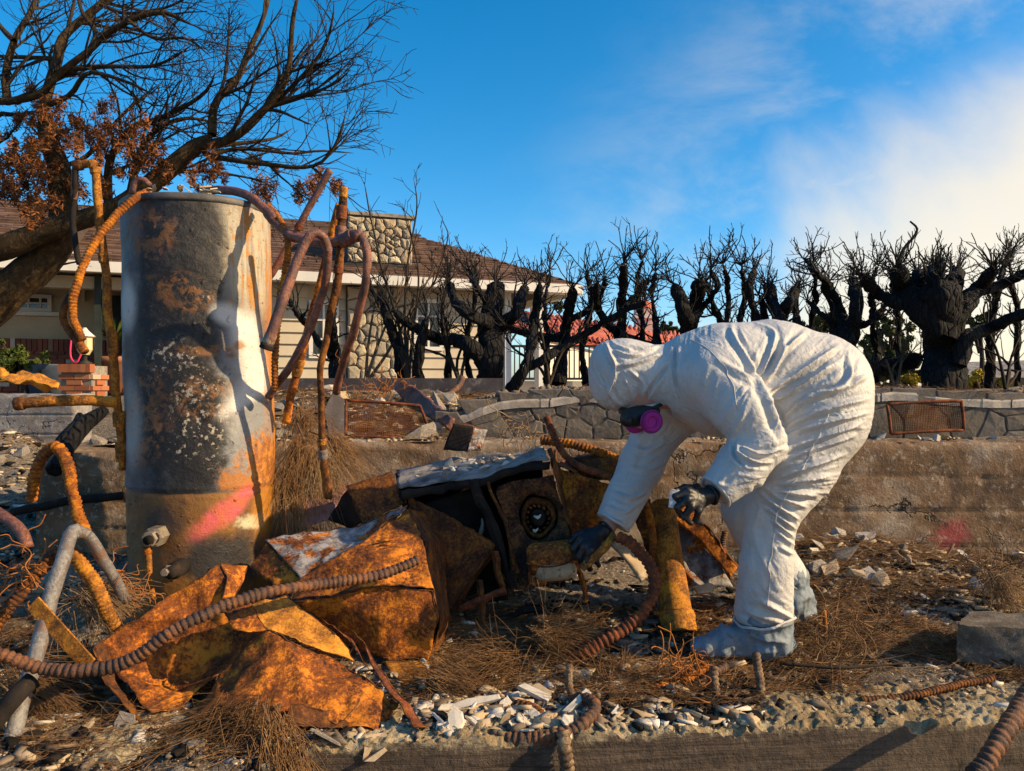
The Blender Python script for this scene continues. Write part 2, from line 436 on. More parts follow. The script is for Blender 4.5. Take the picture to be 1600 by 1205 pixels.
# specific materials
M['rust'] = rust('rust_orange', char=.42)
M['rust_dark'] = rust('rust_dark', bright=(.24, .085, .012), mid=(.12, .042, .012), dark=(.022, .013, .01), char=.5)
M['rust_grey'] = rust('rust_grey', char=.2, grey=.62)
M['rust_gold'] = rust('rust_gold', bright=(.52, .21, .022), mid=(.28, .105, .018), dark=(.05, .03, .015), scale=11, char=.2)
M['rust_red'] = rust('rust_red', bright=(.26, .075, .022), mid=(.15, .045, .02), dark=(.04, .02, .014), scale=14, char=.3)
M['rust_orange_fine'] = rust('rust_fine', bright=(.50, .17, .012), mid=(.28, .085, .012), dark=(.07, .03, .015), scale=18, char=.15)
M['copper'] = rust('burnt_copper', bright=(.25, .095, .06), mid=(.14, .055, .04), dark=(.05, .026, .022), scale=10, char=.25, rough=.55, spec=.5)
M['grey_pipe'] = rust('burnt_galvanised', bright=(.20, .19, .18), mid=(.12, .115, .115), dark=(.16, .07, .035), scale=8, char=.2, rough=.5, spec=.5)
M['conduit_brown'] = rust('conduit_brown', bright=(.20, .075, .025), mid=(.11, .05, .028), dark=(.035, .022, .018), scale=16, char=.35, rough=.65, spec=.4)
M['conduit_zebra'] = rust('conduit_pale', bright=(.30, .22, .13), mid=(.16, .09, .045), dark=(.04, .024, .016), scale=16, char=.3, rough=.65, spec=.4)
M['char_metal'] = plain('charred_metal', (.010, .009, .009), (.030, .023, .019), 9, .85, .6, .005, .15, c3=(.06, .03, .018))
M['char_in'] = plain('soot', (.008, .007, .007), (.025, .02, .017), 12, .95, .5, .006, .1)
M['char_wood'] = None
def bark(name, c1, c2, c3, vs=(9, 9, 2.2), bd=.03, bs=1.0, crack=1):
    g = G(name); v = g.mapv(vs)
    a = g.noise(3, 7, .7, .6, v); c = g.ramp(a, (.3, c1), (.55, c2), (.75, c3))
    if not crack:
        g.bump(g.ma('ADD', a, g.noise(9, 5, .7, .5, v)), bs, bd); return g.done(c, .9, 0, .15)
    cr = g.vor(2.2, 'DISTANCE_TO_EDGE', v); c = g.mix(g.step(cr, .0, .09), tuple(x*.5 for x in c1), c)
    g.bump(g.ma('ADD', a, g.step(cr, 0, .2)), bs, bd); return g.done(c, .85, 0, .25)
M['bark_black'] = bark('burnt_bark', (.006, .006, .007), (.012, .011, .012), (.035, .032, .034))
M['bark_brown'] = bark('scorched_bark', (.022, .014, .008), (.075, .047, .022), (.20, .13, .065), vs=(7, 7, 3.5), bd=.03, crack=0)
M['twig_dark'] = plain('scorched_twigs', (.012, .009, .007), (.05, .032, .02), 4, .9, 0)
M['twig_black'] = plain('burnt_twigs', (.007, .007, .007), (.022, .02, .019), 4, .85, 0)
M['twig_tan'] = plain('dry_twigs', (.06, .035, .02), (.17, .10, .055), 4, .9, 0)
M['dead_leaf'] = plain('dead_leaves', (.10, .035, .012), (.26, .10, .03), 2.5, .9, 0)
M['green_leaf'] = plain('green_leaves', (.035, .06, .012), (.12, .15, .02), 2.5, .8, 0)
M['lime_leaf'] = plain('lime_leaves', (.08, .13, .015), (.22, .25, .03), 2.5, .8, 0)  # brighter yellow-green leaf colour
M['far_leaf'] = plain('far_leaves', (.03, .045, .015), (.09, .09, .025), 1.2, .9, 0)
M['yellow_leaf'] = plain('yellow_leaves', (.25, .16, .01), (.5, .36, .02), 2.5, .8, 0)
M['needle'] = None
g = G('pine_needles'); r_ = g.noise(9, 4, .7)
c = g.ramp(r_, (.3, (.05, .028, .014)), (.5, (.17, .085, .032)), (.68, (.33, .19, .08)))
M['needle'] = g.done(c, .75, 0, .3)
g = G('pale_needles'); r_ = g.noise(7, 4, .7)
M['needle_pale'] = g.done(g.ramp(r_, (.3, (.12, .07, .035)), (.5, (.28, .17, .08)), (.68, (.42, .29, .15))), .75, 0, .3)
M['wire'] = plain('rusty_wire', (.20, .06, .012), (.40, .15, .03), 20, .8, 0)
M['mesh_wire'] = plain('rusty_lath', (.10, .035, .012), (.24, .09, .025), 12, .8, 0)

def ash_ground():
    g = G('ash_and_rubble')
    a = g.noise(2.2, 8, .65, .3); b = g.noise(9, 8, .7, .2); f = g.noise(60, 5, .75); h = g.noise(140, 4, .7)
    c = g.ramp(a, (.30, (.07, .058, .048)), (.45, (.16, .13, .102)), (.60, (.25, .195, .14)), (.75, (.32, .235, .155)))
    c = g.mix(g.ma('MULTIPLY', g.step(b, .50, .64), .8), c, (.065, .052, .044))
    c = g.mix(g.ma('MULTIPLY', g.step(f, .50, .60), .8), c, (.46, .40, .32))
    c = g.mix(g.ma('MULTIPLY', g.step(h, .55, .65), .6), c, (.07, .055, .046))
    c = g.mix(g.ma('MULTIPLY', g.step(g.noise(26, 5, .7), .60, .70), .7), c, (.035, .028, .024))
    o = g.noise(1.6, 4, .6, .4, g.mapv(loc=(3.1, 2.2, 0)))
    c = g.mix(g.ma('MULTIPLY', g.ma('MULTIPLY', g.step(o, .54, .68), g.step(f, .40, .6)), .75), c, (.50, .26, .075))
    g.bump(g.ma('ADD', g.ma('ADD', f, h), g.ma('MULTIPLY', b, 2)), 1.0, .016); return g.done(c, .95, 0, .1)
M['ground'] = ash_ground()
def concrete(name, base, stain, dark, scale=2.5, boards=None, paint=None):
    g = G(name); a = g.noise(scale, 8, .68, .3); b = g.noise(scale*6, 7, .7)
    c = g.ramp(a, (.32, dark), (.48, stain), (.66, base))
    c = g.mix(g.ma('MULTIPLY', g.step(g.noise(scale*1.7, 6, .7, .2, g.mapv((1, 1, .35), loc=(4, 1, 7))), .5, .68), .75), c, tuple(x*.45 for x in stain))
    c = g.mix(g.ma('MULTIPLY', g.step(b, .55, .7), .55), c, tuple(min(.6, x*1.35) for x in base))
    c = g.mix(g.ma('MULTIPLY', g.step(g.noise(scale*26, 4, .7), .62, .7), .6), c, tuple(x*.5 for x in dark))
    if paint:
        x, y, z = g.xyz()
        for (cx, cz, rx, rz, col, amt) in paint:
            dx = g.ma('DIVIDE', g.ma('SUBTRACT', x, cx), rx); dz = g.ma('DIVIDE', g.ma('SUBTRACT', z, cz), rz)
            r = g.ma('SQRT', g.ma('ADD', g.ma('MULTIPLY', dx, dx), g.ma('MULTIPLY', dz, dz)))
            r = g.ma('ADD', r, g.ma('MULTIPLY', g.ma('SUBTRACT', g.noise(9, 6, .7, .3), .5), 1.8))
            c = g.mix(g.ma('MULTIPLY', g.ma('SUBTRACT', 1, g.step(g.ma('ADD', r, g.ma('MULTIPLY', g.ma('SUBTRACT', g.noise(90, 4, .7), .5), .9)), .35, .9)), amt), c, col)
    dv = g.N('ShaderNodeVectorMath', operation='ADD'); g.L(g.co(), dv.inputs[0]); nn_ = g.noise(5, 4, .6, 0, out=1); sc2 = g.N('ShaderNodeVectorMath', operation='SCALE'); g.L(nn_, sc2.inputs[0]); sc2.inputs['Scale'].default_value = .35; g.L(sc2.outputs[0], dv.inputs[1])
    ck = g.ma('SUBTRACT', 1, g.step(g.vor(1.7, 'DISTANCE_TO_EDGE', dv.outputs[0]), .002, .012)); ck = g.ma('MULTIPLY', ck, g.step(g.noise(2.1, 3, .5), .46, .56))
    c = g.mix(g.ma('MULTIPLY', ck, .85), c, tuple(x*.3 for x in dark))
    c = g.mix(g.ma('MULTIPLY', g.step(g.noise(scale*11, 7, .75, .4), .57, .62), .65), c, tuple(min(.6, x*1.25) for x in base))
    g.bump(g.ma('SUBTRACT', g.ma('ADD', b, g.ma('MULTIPLY', g.noise(scale*30, 4, .7), .6)), ck), .85, .010)
    return g.done(c, .93, 0, .15)
M['concrete'] = concrete('stained_concrete', (.36, .30, .235), (.20, .125, .072), (.075, .055, .042),
    paint=[(.62, .33, .12, .10, (.42, .05, .07), .6), (.58, .12, .13, .05, (.60, .015, .12), 1.0), (.60, .10, .34, .10, (.035, .03, .045), .8), (1.0, .08, .30, .09, (.06, .055, .06), .7)])
M['ledge'] = concrete('scoured_ledge', (.46, .38, .25), (.30, .215, .115), (.09, .072, .056), 8)
M['ledge_board'] = None
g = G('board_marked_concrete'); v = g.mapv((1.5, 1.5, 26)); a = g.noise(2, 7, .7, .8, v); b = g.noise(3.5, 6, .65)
c = g.ramp(a, (.35, (.05, .037, .029)), (.6, (.12, .09, .068))); c = g.mix(g.step(b, .5, .7), c, (.022, .018, .016))  # dark base paints the front's shade into the colour, under grain and stains
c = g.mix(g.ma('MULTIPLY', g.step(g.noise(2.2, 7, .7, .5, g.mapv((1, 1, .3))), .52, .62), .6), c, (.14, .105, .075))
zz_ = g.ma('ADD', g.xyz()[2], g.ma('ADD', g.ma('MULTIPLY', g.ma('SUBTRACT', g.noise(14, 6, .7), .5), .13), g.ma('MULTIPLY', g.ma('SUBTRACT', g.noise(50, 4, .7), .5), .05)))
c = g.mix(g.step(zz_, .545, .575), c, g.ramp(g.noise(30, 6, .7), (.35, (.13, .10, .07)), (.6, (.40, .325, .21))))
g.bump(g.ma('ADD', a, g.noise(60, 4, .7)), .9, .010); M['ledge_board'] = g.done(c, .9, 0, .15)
M['block'] = concrete('grey_block', (.34, .32, .30), (.22, .20, .19), (.10, .09, .085), 3)
M['flag'] = stone_mat('flagstone', [(.48, .42, .34), (.54, .47, .39), (.44, .385, .32), (.51, .44, .35)], 5, .6, .008)
M['flag_sooty'] = stone_mat('sooty_flagstone', [(.17, .145, .12), (.14, .12, .10), (.20, .175, .145)], 2.4, .8, .010, soot=.85)
M['flag_joint'] = plain('sooty_joint', (.06, .052, .044), (.12, .104, .087), 9, .95, .3)
M['mortar_dark'] = plain('dark_joint', (.02, .018, .016), (.06, .05, .042), 12, .95, .3)
M['mortar'] = plain('mortar', (.16, .14, .12), (.30, .27, .23), 14, .95, .3)
M['plaster'] = plain('plaster', (.42, .37, .30), (.68, .62, .53), 14, .92, .5, .003, .15, c3=(.22, .17, .13))
M['plaster_tan'] = plain('tan_plaster', (.30, .215, .13), (.54, .42, .28), 12, .92, .5, .003, .15, c3=(.15, .10, .06))
M['plaster_grey'] = plain('grey_plaster', (.13, .11, .09), (.32, .28, .235), 12, .92, .5, .003, .15, c3=(.05, .04, .035))
M['house_stone'] = stone_mat('house_stone', [(.46, .38, .26), (.30, .26, .20), (.54, .47, .34), (.40, .31, .20), (.24, .21, .18), (.50, .42, .28)], 4, .5, .02)
M['siding'] = plain('cream_siding', (.42, .36, .27), (.52, .46, .36), 1.2, .8, .1)
M['wall_cream'] = plain('cream_stucco', (.40, .33, .22), (.48, .40, .28), 1.5, .9, .2)
M['trim'] = plain('white_trim', (.55, .54, .52), (.68, .66, .63), 1.5, .6, 0)
M['shingle'] = plain('roof_shingle', (.07, .042, .032), (.19, .115, .085), 3.2, .9, .3, .01)
M['roof_under'] = plain('roof_deck', (.05, .035, .03), (.08, .055, .045), 3, .9, 0)
M['tile'] = plain('red_tile', (.28, .065, .04), (.50, .15, .09), 1.2, .85, .2)
M['white_wall'] = plain('white_stucco', (.56, .52, .46), (.66, .62, .56), .8, .9, .1)
M['pink_wall'] = plain('pink_stucco', (.58, .40, .36), (.66, .48, .42), .8, .9, .1)
M['dark_paint'] = plain('dark_green_paint', (.012, .018, .016), (.03, .04, .036), 4, .6, 0)
M['iron'] = plain('iron_rail', (.012, .011, .011), (.03, .028, .026), 4, .6, 0)
M['planter'] = plain('charred_kerb', (.04, .034, .036), (.09, .078, .078), 5, .9, .4, .006, c3=(.20, .17, .15))
g = G('house_brick'); r_ = g.rnd()
c = g.ramp(r_, (0, (.15, .052, .038)), (.35, (.23, .085, .055)), (.62, (.11, .045, .04)), (.87, (.20, .08, .05)), (.90, (.5, .42, .34)), (1, (.42, .34, .28)))
g.bump(g.noise(30, 5, .7), .5, .006); M['brick'] = g.done(c, .9, 0, .15)
g = G('pillar_brick'); r_ = g.rnd()
c = g.ramp(r_, (0, (.40, .14, .06)), (.5, (.30, .10, .05)), (.8, (.46, .19, .09)), (.88, (.5, .42, .32)), (1, (.36, .12, .06)))
g.bump(g.noise(30, 5, .7), .5, .006); M['brick_orange'] = g.done(c, .9, 0, .15)
g = G('window_glass'); M['glass'] = g.done((.03, .035, .04), .06, 0, .6)
g = G('lantern_glass'); M['lantern_glass'] = g.done((.55, .50, .30), .3, 0, .5)
M['pink'] = plain('pink_ribbon', (.55, .03, .10), (.65, .05, .14), 8, .6, 0)
M['terracotta'] = plain('terracotta', (.24, .10, .06), (.34, .15, .09), 6, .9, .2)
M['bin_blue'] = plain('blue_grey_tub', (.05, .07, .11), (.09, .12, .17), 4, .6, 0)
M['tan_sheet'] = rust('tan_rust_sheet', bright=(.60, .26, .03), mid=(.42, .165, .025), dark=(.09, .045, .02), char=.1, scale=10)

# ------------------------------------------------------------------ ground
def ledge_front(x): return 1.996 + .0946 * x
def ground_z(x, y):
    p = np.stack([x, y, x*0], -1)
    z = .012 + .045 * sstep(2.55, 3.0, y) + .10 * sstep(3.05, 3.62, y) * (1 + .5*vn(p, 1.3, 3))
    k = x / np.maximum(y, .1)
    bank = sstep(-.52, -.66, k); z = z + bank * .42 * sstep(3.0, 5.2, y)                 # left bank
    z = z + .05 * sstep(.2, -.6, x) * sstep(2.2, 3.0, y)
    z = z + .07 * np.exp(-((x-1.55)/.5)**2 - ((y-3.35)/.25)**2) + .05 * np.exp(-((x-.75)/.25)**2 - ((y-3.0)/.2)**2)
    z = z + .018 * fbm(p, 3.1, 3, 5) + .010 * fbm(p, 14, 4, 6, .65) + .006*np.abs(fbm(p, 33, 2, 16))
    fl = ledge_front(x); fill = sstep(-.42, -.62, x)                                     # rubble spills over the ledge at left
    drop = sstep(fl + .20, fl + .06, y) * (1 - fill)
    z = z * (1 - drop) - .5 * drop
    return z
gx = np.arange(-5.2, 5.2, .019); gy = np.concatenate([np.arange(1.1, 3.9, .019), np.arange(3.9, 6.6, .06)])
X, Y = np.meshgrid(gx, gy, indexing='ij'); Z = ground_z(X, Y)
behind = (Y > 3.74) & (X > -2.15); Z = np.where(behind, -.1, Z)
I = np.arange(X.size).reshape(X.shape)
Fq = np.stack([I[:-1, :-1], I[1:, :-1], I[1:, 1:], I[:-1, 1:]], -1).reshape(-1, 4)
struct(obj('ground', np.stack([X, Y, Z], -1).reshape(-1, 3), Fq, M['ground'], origin=(0, 0, 0)))
# upper terrace behind the retaining wall, running out to the horizon
def terrace_z(x, y):
    p = np.stack([x, y, x*0], -1)
    z = .66 + .20 * sstep(3.85, 5.6, y) + .05 * fbm(p, 1.4, 4, 21) * sstep(3.7, 4.0, y)
    z = z - .45 * sstep(-2.0, -3.2, x) * sstep(9.5, 5.5, y) - .35 * sstep(8, 13, y)
    return z + .02 * fbm(p, 7, 3, 22)
tx = np.concatenate([[-900, -200, -60, -25], np.arange(-14, 14, .09), [25, 60, 200, 900]])
ty = np.concatenate([np.arange(3.72, 7.6, .06), np.arange(7.6, 14, .3), [16, 20, 30, 60, 150, 400, 1200]])
X, Y = np.meshgrid(tx, ty, indexing='ij'); Z = terrace_z(X, Y)
Z = np.where((X < -2.2) & (Y < 5.0), -.3, Z)
I = np.arange(X.size).reshape(X.shape)
Fq = np.stack([I[:-1, :-1], I[1:, :-1], I[1:, 1:], I[:-1, 1:]], -1).reshape(-1, 4)
struct(obj('terrain', np.stack([X, Y, Z], -1).reshape(-1, 3), Fq, M['ground'], origin=(0, 0, 0)))
# low ground on this side of the ledge
X, Y = np.meshgrid(np.array([-900, -60, -6, 0, 6, 60, 900.]), np.array([-900, -60, -5, 0, 1.1, 1.7]), indexing='ij')
I = np.arange(X.size).reshape(X.shape)
Fq = np.stack([I[:-1, :-1], I[1:, :-1], I[1:, 1:], I[:-1, 1:]], -1).reshape(-1, 4)
struct(obj('near_ground', np.stack([X, Y, X*0 - .53], -1).reshape(-1, 3), Fq, M['ground'], origin=(0, 0, 0)))
# side grounds outside the lot
for sgn in (-1, 1):
    v = np.array([(sgn*5.15, 1.0, -.06), (sgn*900, 1.0, -.06), (sgn*900, 4.0, .2), (sgn*5.15, 4.0, .2)])
    struct(obj('side_ground', v, [(0, 1, 2, 3)] if sgn < 0 else [(3, 2, 1, 0)], M['ground'], origin=(0, 0, 0)))

# ------------------------------------------------------------------ concrete: front ledge, retaining wall
def rough_beam(name, path, width, zt, zb, mat, mat2, label, cat, nx=520, rough=.012, seed=1, erode=.03):
    """beam along path (two points), front edge on the path, rough worn top, board-marked faces"""
    a, b = np.array(path[0]), np.array(path[1]); L = np.linalg.norm(b-a); t = (b-a)/L; nn = np.array([-t[1], t[0]])
    ws = np.linspace(0, 1, 44)**1.25; us = np.linspace(0, L, nx)
    U, Wd = np.meshgrid(us, ws, indexing='ij')
    p = a + U[..., None]*t + (Wd*width)[..., None]*nn
    q = np.stack([p[..., 0], p[..., 1], p[..., 0]*0], -1)
    z = zt + rough*fbm(q, 9, 5, seed, .62)
    z = z - erode * np.exp(-Wd*11) * (.25 + .6*np.clip(fbm(q, 19, 5, seed+4, .65)+.25, 0, 1.4))
    z = z + .008*np.abs(fbm(q, 26, 4, seed+14, .65)) + .004*fbm(q, 75, 2, seed+15)
    top = np.stack([p[..., 0], p[..., 1], z], -1)
    th = thing(name, (*(a + (b-a)/2), zb), label, cat)
    n, m = top.shape[:2]; I = np.arange(n*m).reshape(n, m)
    F = np.stack([I[:-1, :-1], I[1:, :-1], I[1:, 1:], I[:-1, 1:]], -1).reshape(-1, 4)
    obj('worn_top', top.reshape(-1, 3), F, mat, th)
    zs = np.linspace(0, 1, 40)**.8; f3 = np.zeros((n, 40, 3)); f3[..., :2] = top[:, :1, :2]
    f3[..., 2] = zb + (top[:, :1, 2] - zb)*zs; dep = .005*fbm(f3*np.array([1, 1, 3.]), 8, 4, seed+9) + .004*sstep(.8, 1, zs)*fbm(f3, 35, 3, seed+19); dep = dep*(1-zs**12)
    f3[..., :2] -= nn*dep[..., None]
    I = np.arange(n*40).reshape(n, 40); F = np.stack([I[:-1, :-1], I[1:, :-1], I[1:, 1:], I[:-1, 1:]], -1).reshape(-1, 4)
    obj('front_face', f3.reshape(-1, 3), F, mat2, th)
    b3 = np.array([(*(a + nn*width), zb), (*(b + nn*width), zb), (*(b + nn*width), zt-.01), (*(a + nn*width), zt-.01)])
    obj('back_face', b3, [(3, 2, 1, 0)], mat2, th)
    return th
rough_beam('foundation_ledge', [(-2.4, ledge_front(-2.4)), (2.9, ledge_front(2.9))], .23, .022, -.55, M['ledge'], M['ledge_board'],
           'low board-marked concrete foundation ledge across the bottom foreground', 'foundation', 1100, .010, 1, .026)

def wall_block(name, x0, x1, y, zt, zb, depth, mat, label, joints=(), seed=1, nx=200, end=True, parent=None):
    us = np.linspace(x0, x1, nx); zs = np.linspace(0, 1, 60)
    U, Q = np.meshgrid(us, zs, indexing='ij'); Zz = zb + (zt-zb)*Q
    p = np.stack([U, U*0+y, Zz], -1); dep = .006*fbm(p*np.array([1, 1, 2.]), 6, 5, seed) 
    for j in joints: dep = dep - .010*np.exp(-((Zz - j - .004*fbm(p, 4, 3, seed+2))/.006)**2)
    dep = dep - .03*sstep(zt-.03, zt, Zz)*(.4+.6*np.clip(fbm(p, 9, 4, seed+3)+.2, 0, 1.5))
    p[..., 1] -= dep
    ws = np.linspace(0, 1, 14)[1:]; U2, Wd = np.meshgrid(us, ws, indexing='ij')
    t3 = np.stack([U2, y + Wd*depth, U2*0+zt], -1); t3[..., 2] += .010*fbm(t3, 9, 4, seed+5)
    G2 = np.concatenate([p, t3], 1); n, m = G2.shape[:2]; I = np.arange(n*m).reshape(n, m)
    F = np.stack([I[:-1, :-1], I[1:, :-1], I[1:, 1:], I[:-1, 1:]], -1).reshape(-1, 4)
    V = G2.reshape(-1, 3); F = F.tolist()
    if end:
        for e, flip in ((0, 1), (n-1, 0)):
            k = len(V); bb = np.array([[us[e], y+depth, zb]]); V = np.concatenate([V, bb])
            ring = [int(i) for i in I[e]] + [k]; F.append(ring if flip else ring[::-1])
    o = obj(name, V, [tuple(f) for f in F], mat, parent)
    if not parent: tag(o, label, 'wall')
    return o
wall_block('retaining_wall', -1.66, 4.6, 3.66, .668, -.1, .26, M['concrete'], 'long stained concrete retaining wall behind the person, pink spray on it',
           joints=(.17, .34, .505), seed=31, nx=520)
wall_block('foundation_block', -2.12, -1.70, 3.42, .64, -.05, .42, M['concrete'], 'short stained concrete foundation block left of the water heater', joints=(.30, .42), seed=51, nx=80)

# ---- pieces from a Voronoi split of a rectangle
def vor_cells(w, h, n, seed, relax=1, ar=1.0):
    r = np.random.default_rng(seed); pts = r.random((n, 2)) * (w, h)
    def cells(pts):
        out = []
        for i, p in enumerate(pts):
            poly = [(0, 0), (w, 0), (w, h), (0, h)]
            for j, q in enumerate(pts):
                if i == j: continue
                m = (p + q)/2; d = (q - p); d = d*np.array([1, ar]); new = []
                for a, b in zip(poly, poly[1:] + poly[:1]):
                    sa = (np.array(a)-m) @ d; sb = (np.array(b)-m) @ d
                    if sa <= 0: new.append(a)
                    if (sa < 0) != (sb < 0) and abs(sa-sb) > 1e-12:
                        t = sa/(sa-sb); new.append(tuple(np.array(a)*(1-t) + np.array(b)*t))
                poly = new
                if len(poly) < 3: break
            if len(poly) >= 3: out.append(np.array(poly))
        return out
    for _ in range(relax): pts = np.array([c.mean(0) for c in cells(pts)])
    return cells(pts)
def inset_poly(c, d, seed=0, rough=.0):
    """shrink towards the centroid by about d and add points along the edges"""
    m = c.mean(0); out = []; r = np.random.default_rng(seed)
    for a, b in zip(c, np.roll(c, -1, 0)):
        L = np.linalg.norm(b-a); k = 1 if L < .05 else 3
        for t in np.arange(k)/k: out.append(a*(1-t)+b*t)
    out = np.array(out); v = out - m; l = np.linalg.norm(v, axis=1, keepdims=True)
    out = m + v*np.maximum(.3, (l-d)/np.maximum(l, 1e-6))
    return out + (r.random(out.shape)-.5)*rough
def stone_piece(name, poly, fr, depth, bev, mat, parent, seed, dome=.0):
    """poly in (u,w) -> prism proud of the surface along fr's third axis"""
    n = len(poly); m = poly.mean(0); l = np.linalg.norm(poly-m, axis=1, keepdims=True)
    inn = m + (poly-m)*np.maximum(.4, (l-bev)/np.maximum(l, 1e-6))
    r = np.random.default_rng(seed)
    top = depth*(1+.25*(r.random((n, 1))-.5))
    V = np.concatenate([np.c_[poly, np.full(n, -.02)], np.c_[poly, np.full(n, depth*.55)], np.c_[inn, top], [[*m, depth*(1+dome)]]])
    F = [(i, (i+1) % n, n+(i+1) % n, n+i) for i in range(n)] + [(n+i, n+(i+1) % n, 2*n+(i+1) % n, 2*n+i) for i in range(n)] + [(2*n+i, 2*n+(i+1) % n, 3*n) for i in range(n)]
    return obj(name, fr(V), F, mat, parent, False)

# upper tier: flagstone-faced wall set back on the retaining wall
def flag_wall(x0, x1, y, zb, ztf, depth, label, n_face, n_top, seed, sooty=True):
    th = thing('flagstone_wall', ((x0+x1)/2, y + depth/2, zb), label, 'wall')
    us = np.linspace(x0, x1, 60); zt = ztf(us)
    V = []; 
    for u, z in zip(us, zt): V += [(u, y+.0165, zb-.05), (u, y+.0165, z-.0135), (u, y+depth-.03, z-.0135), (u, y+depth-.03, zb-.05)]
    F = []
    for i in range(59):
        k = 4*i
        F += [(k, k+4, k+5, k+1), (k+1, k+5, k+6, k+2), (k+2, k+6, k+7, k+3)]
    F += [(0, 1, 2, 3), (4*59+3, 4*59+2, 4*59+1, 4*59)]
    obj('core', np.array(V), F, M['flag_joint'], th, False)
    hmax = float(zt.max() - zb); w = x1 - x0
    for i, c in enumerate(vor_cells(w, hmax, n_face, seed, 1, 1.3)):
        m = c.mean(0); zl = float(ztf(np.array([x0+m[0]]))[0]) - zb
        c = c.copy(); c[:, 1] = c[:, 1] * zl / hmax
        pl = inset_poly(c, .0022, seed+i, .006)
        def fr(Vl): return np.stack([x0 + Vl[:, 0], y + .03 - Vl[:, 2] + .006*vn(np.c_[x0+Vl[:, 0], Vl[:, 1], Vl[:, 0]*0], 9, seed), zb + Vl[:, 1]], -1)
        stone_piece('stone', pl, fr, .018, .006, M['flag_sooty'] if sooty else M['flag'], th, seed+i, .2)
    for i, c in enumerate(vor_cells(w, depth+.05, n_top, seed+500, 1)):
        pl = inset_poly(c, .0022, seed+i+900, .008)
        def fr(Vl):
            xx = x0 + Vl[:, 0]; return np.stack([xx, y + .004 + Vl[:, 1], ztf(xx) - .03 + Vl[:, 2] - .03*np.exp(-((Vl[:, 1])/.05)**2) + .016*vn(np.c_[xx, Vl[:, 1], xx*0], 5, 8)], -1)
        stone_piece('cap_stone', pl, fr, .022, .007, M['flag'], th, seed+i+700, .1)
    return th
# irregular top line, traced from the skyline of the wall
def top_mid(u): return .895 + .012*np.sin(u*5) + .02*np.exp(-((u-.25)/.30)**2) - .10*sstep(-.05, -.42, u)
def top_right(u): return .925 - .015*sstep(1.9, 2.6, u) + .006*np.sin(u*7)
flag_wall(-.40, 1.42, 3.94, .66, top_mid, .36, 'sooty cracked flagstone wall behind the hooded head and arm', 34, 26, 71)
flag_wall(1.432, 4.4, 3.94, .66, top_right, .36, 'sooty flagstone wall with pale top stones under the thick burnt trunk', 46, 40, 72)
# far grey block wall and shelf at left
o = wall_block('block_wall', -6.6, -3.42, 6.0, .868, .40, .25, M['block'], 'pale grey block wall in the left background above dark rubble', joints=(.56, .71), seed=61, nx=120)
# ------------------------------------------------------------------ houses
M['stone_joint'] = plain('stone_joint', (.07, .058, .045), (.13, .108, .085), 9, .95, .3)
HO = np.array([(430-800)/FPX*13.0, 13.0]); HA = math.radians(20)
ht = np.array([math.cos(HA), math.sin(HA)]); hn = np.array([math.sin(HA), -math.cos(HA)])     # along the front, outward
def hu(px): k = (px-800)/FPX; return (k*HO[1]-HO[0])/(ht[0]-k*ht[1])
def hz(px, py, out=0.):
    u = hu(px); d = HO[1] + u*ht[1] + out*hn[1]; return CH - (py-602.5)/FPX*d
def HF(V):    # (u, outward, z) -> world
    V = np.asarray(V, float); xy = HO + V[:, :1]*ht + V[:, 1:2]*hn; return np.c_[xy, V[:, 2]]
def hbox(name, u0, u1, o0, o1, z0, z1, mat, parent, kind=None):
    v, f = boxv((u0, -o1, z0), (u1, -o0, z1)); v = np.stack([v[:, 0], -v[:, 1], v[:, 2]], -1)
    return obj(name, HF(v), f, mat, parent, False, kind=kind)
EZ = hz(430, 432)                # eave height
GZ = .45                         # house ground
uL, uR = hu(-420), hu(792)
house = thing('ranch_house', (*(HO + ht*(uL+uR)/2 - hn*3), GZ), 'cream ranch house with brown shingle roof and stone chimney', 'house')
# wall core
hbox('wall', hu(195), uR, -6.0, -.06, GZ-.3, EZ-.02, M['siding'], house)
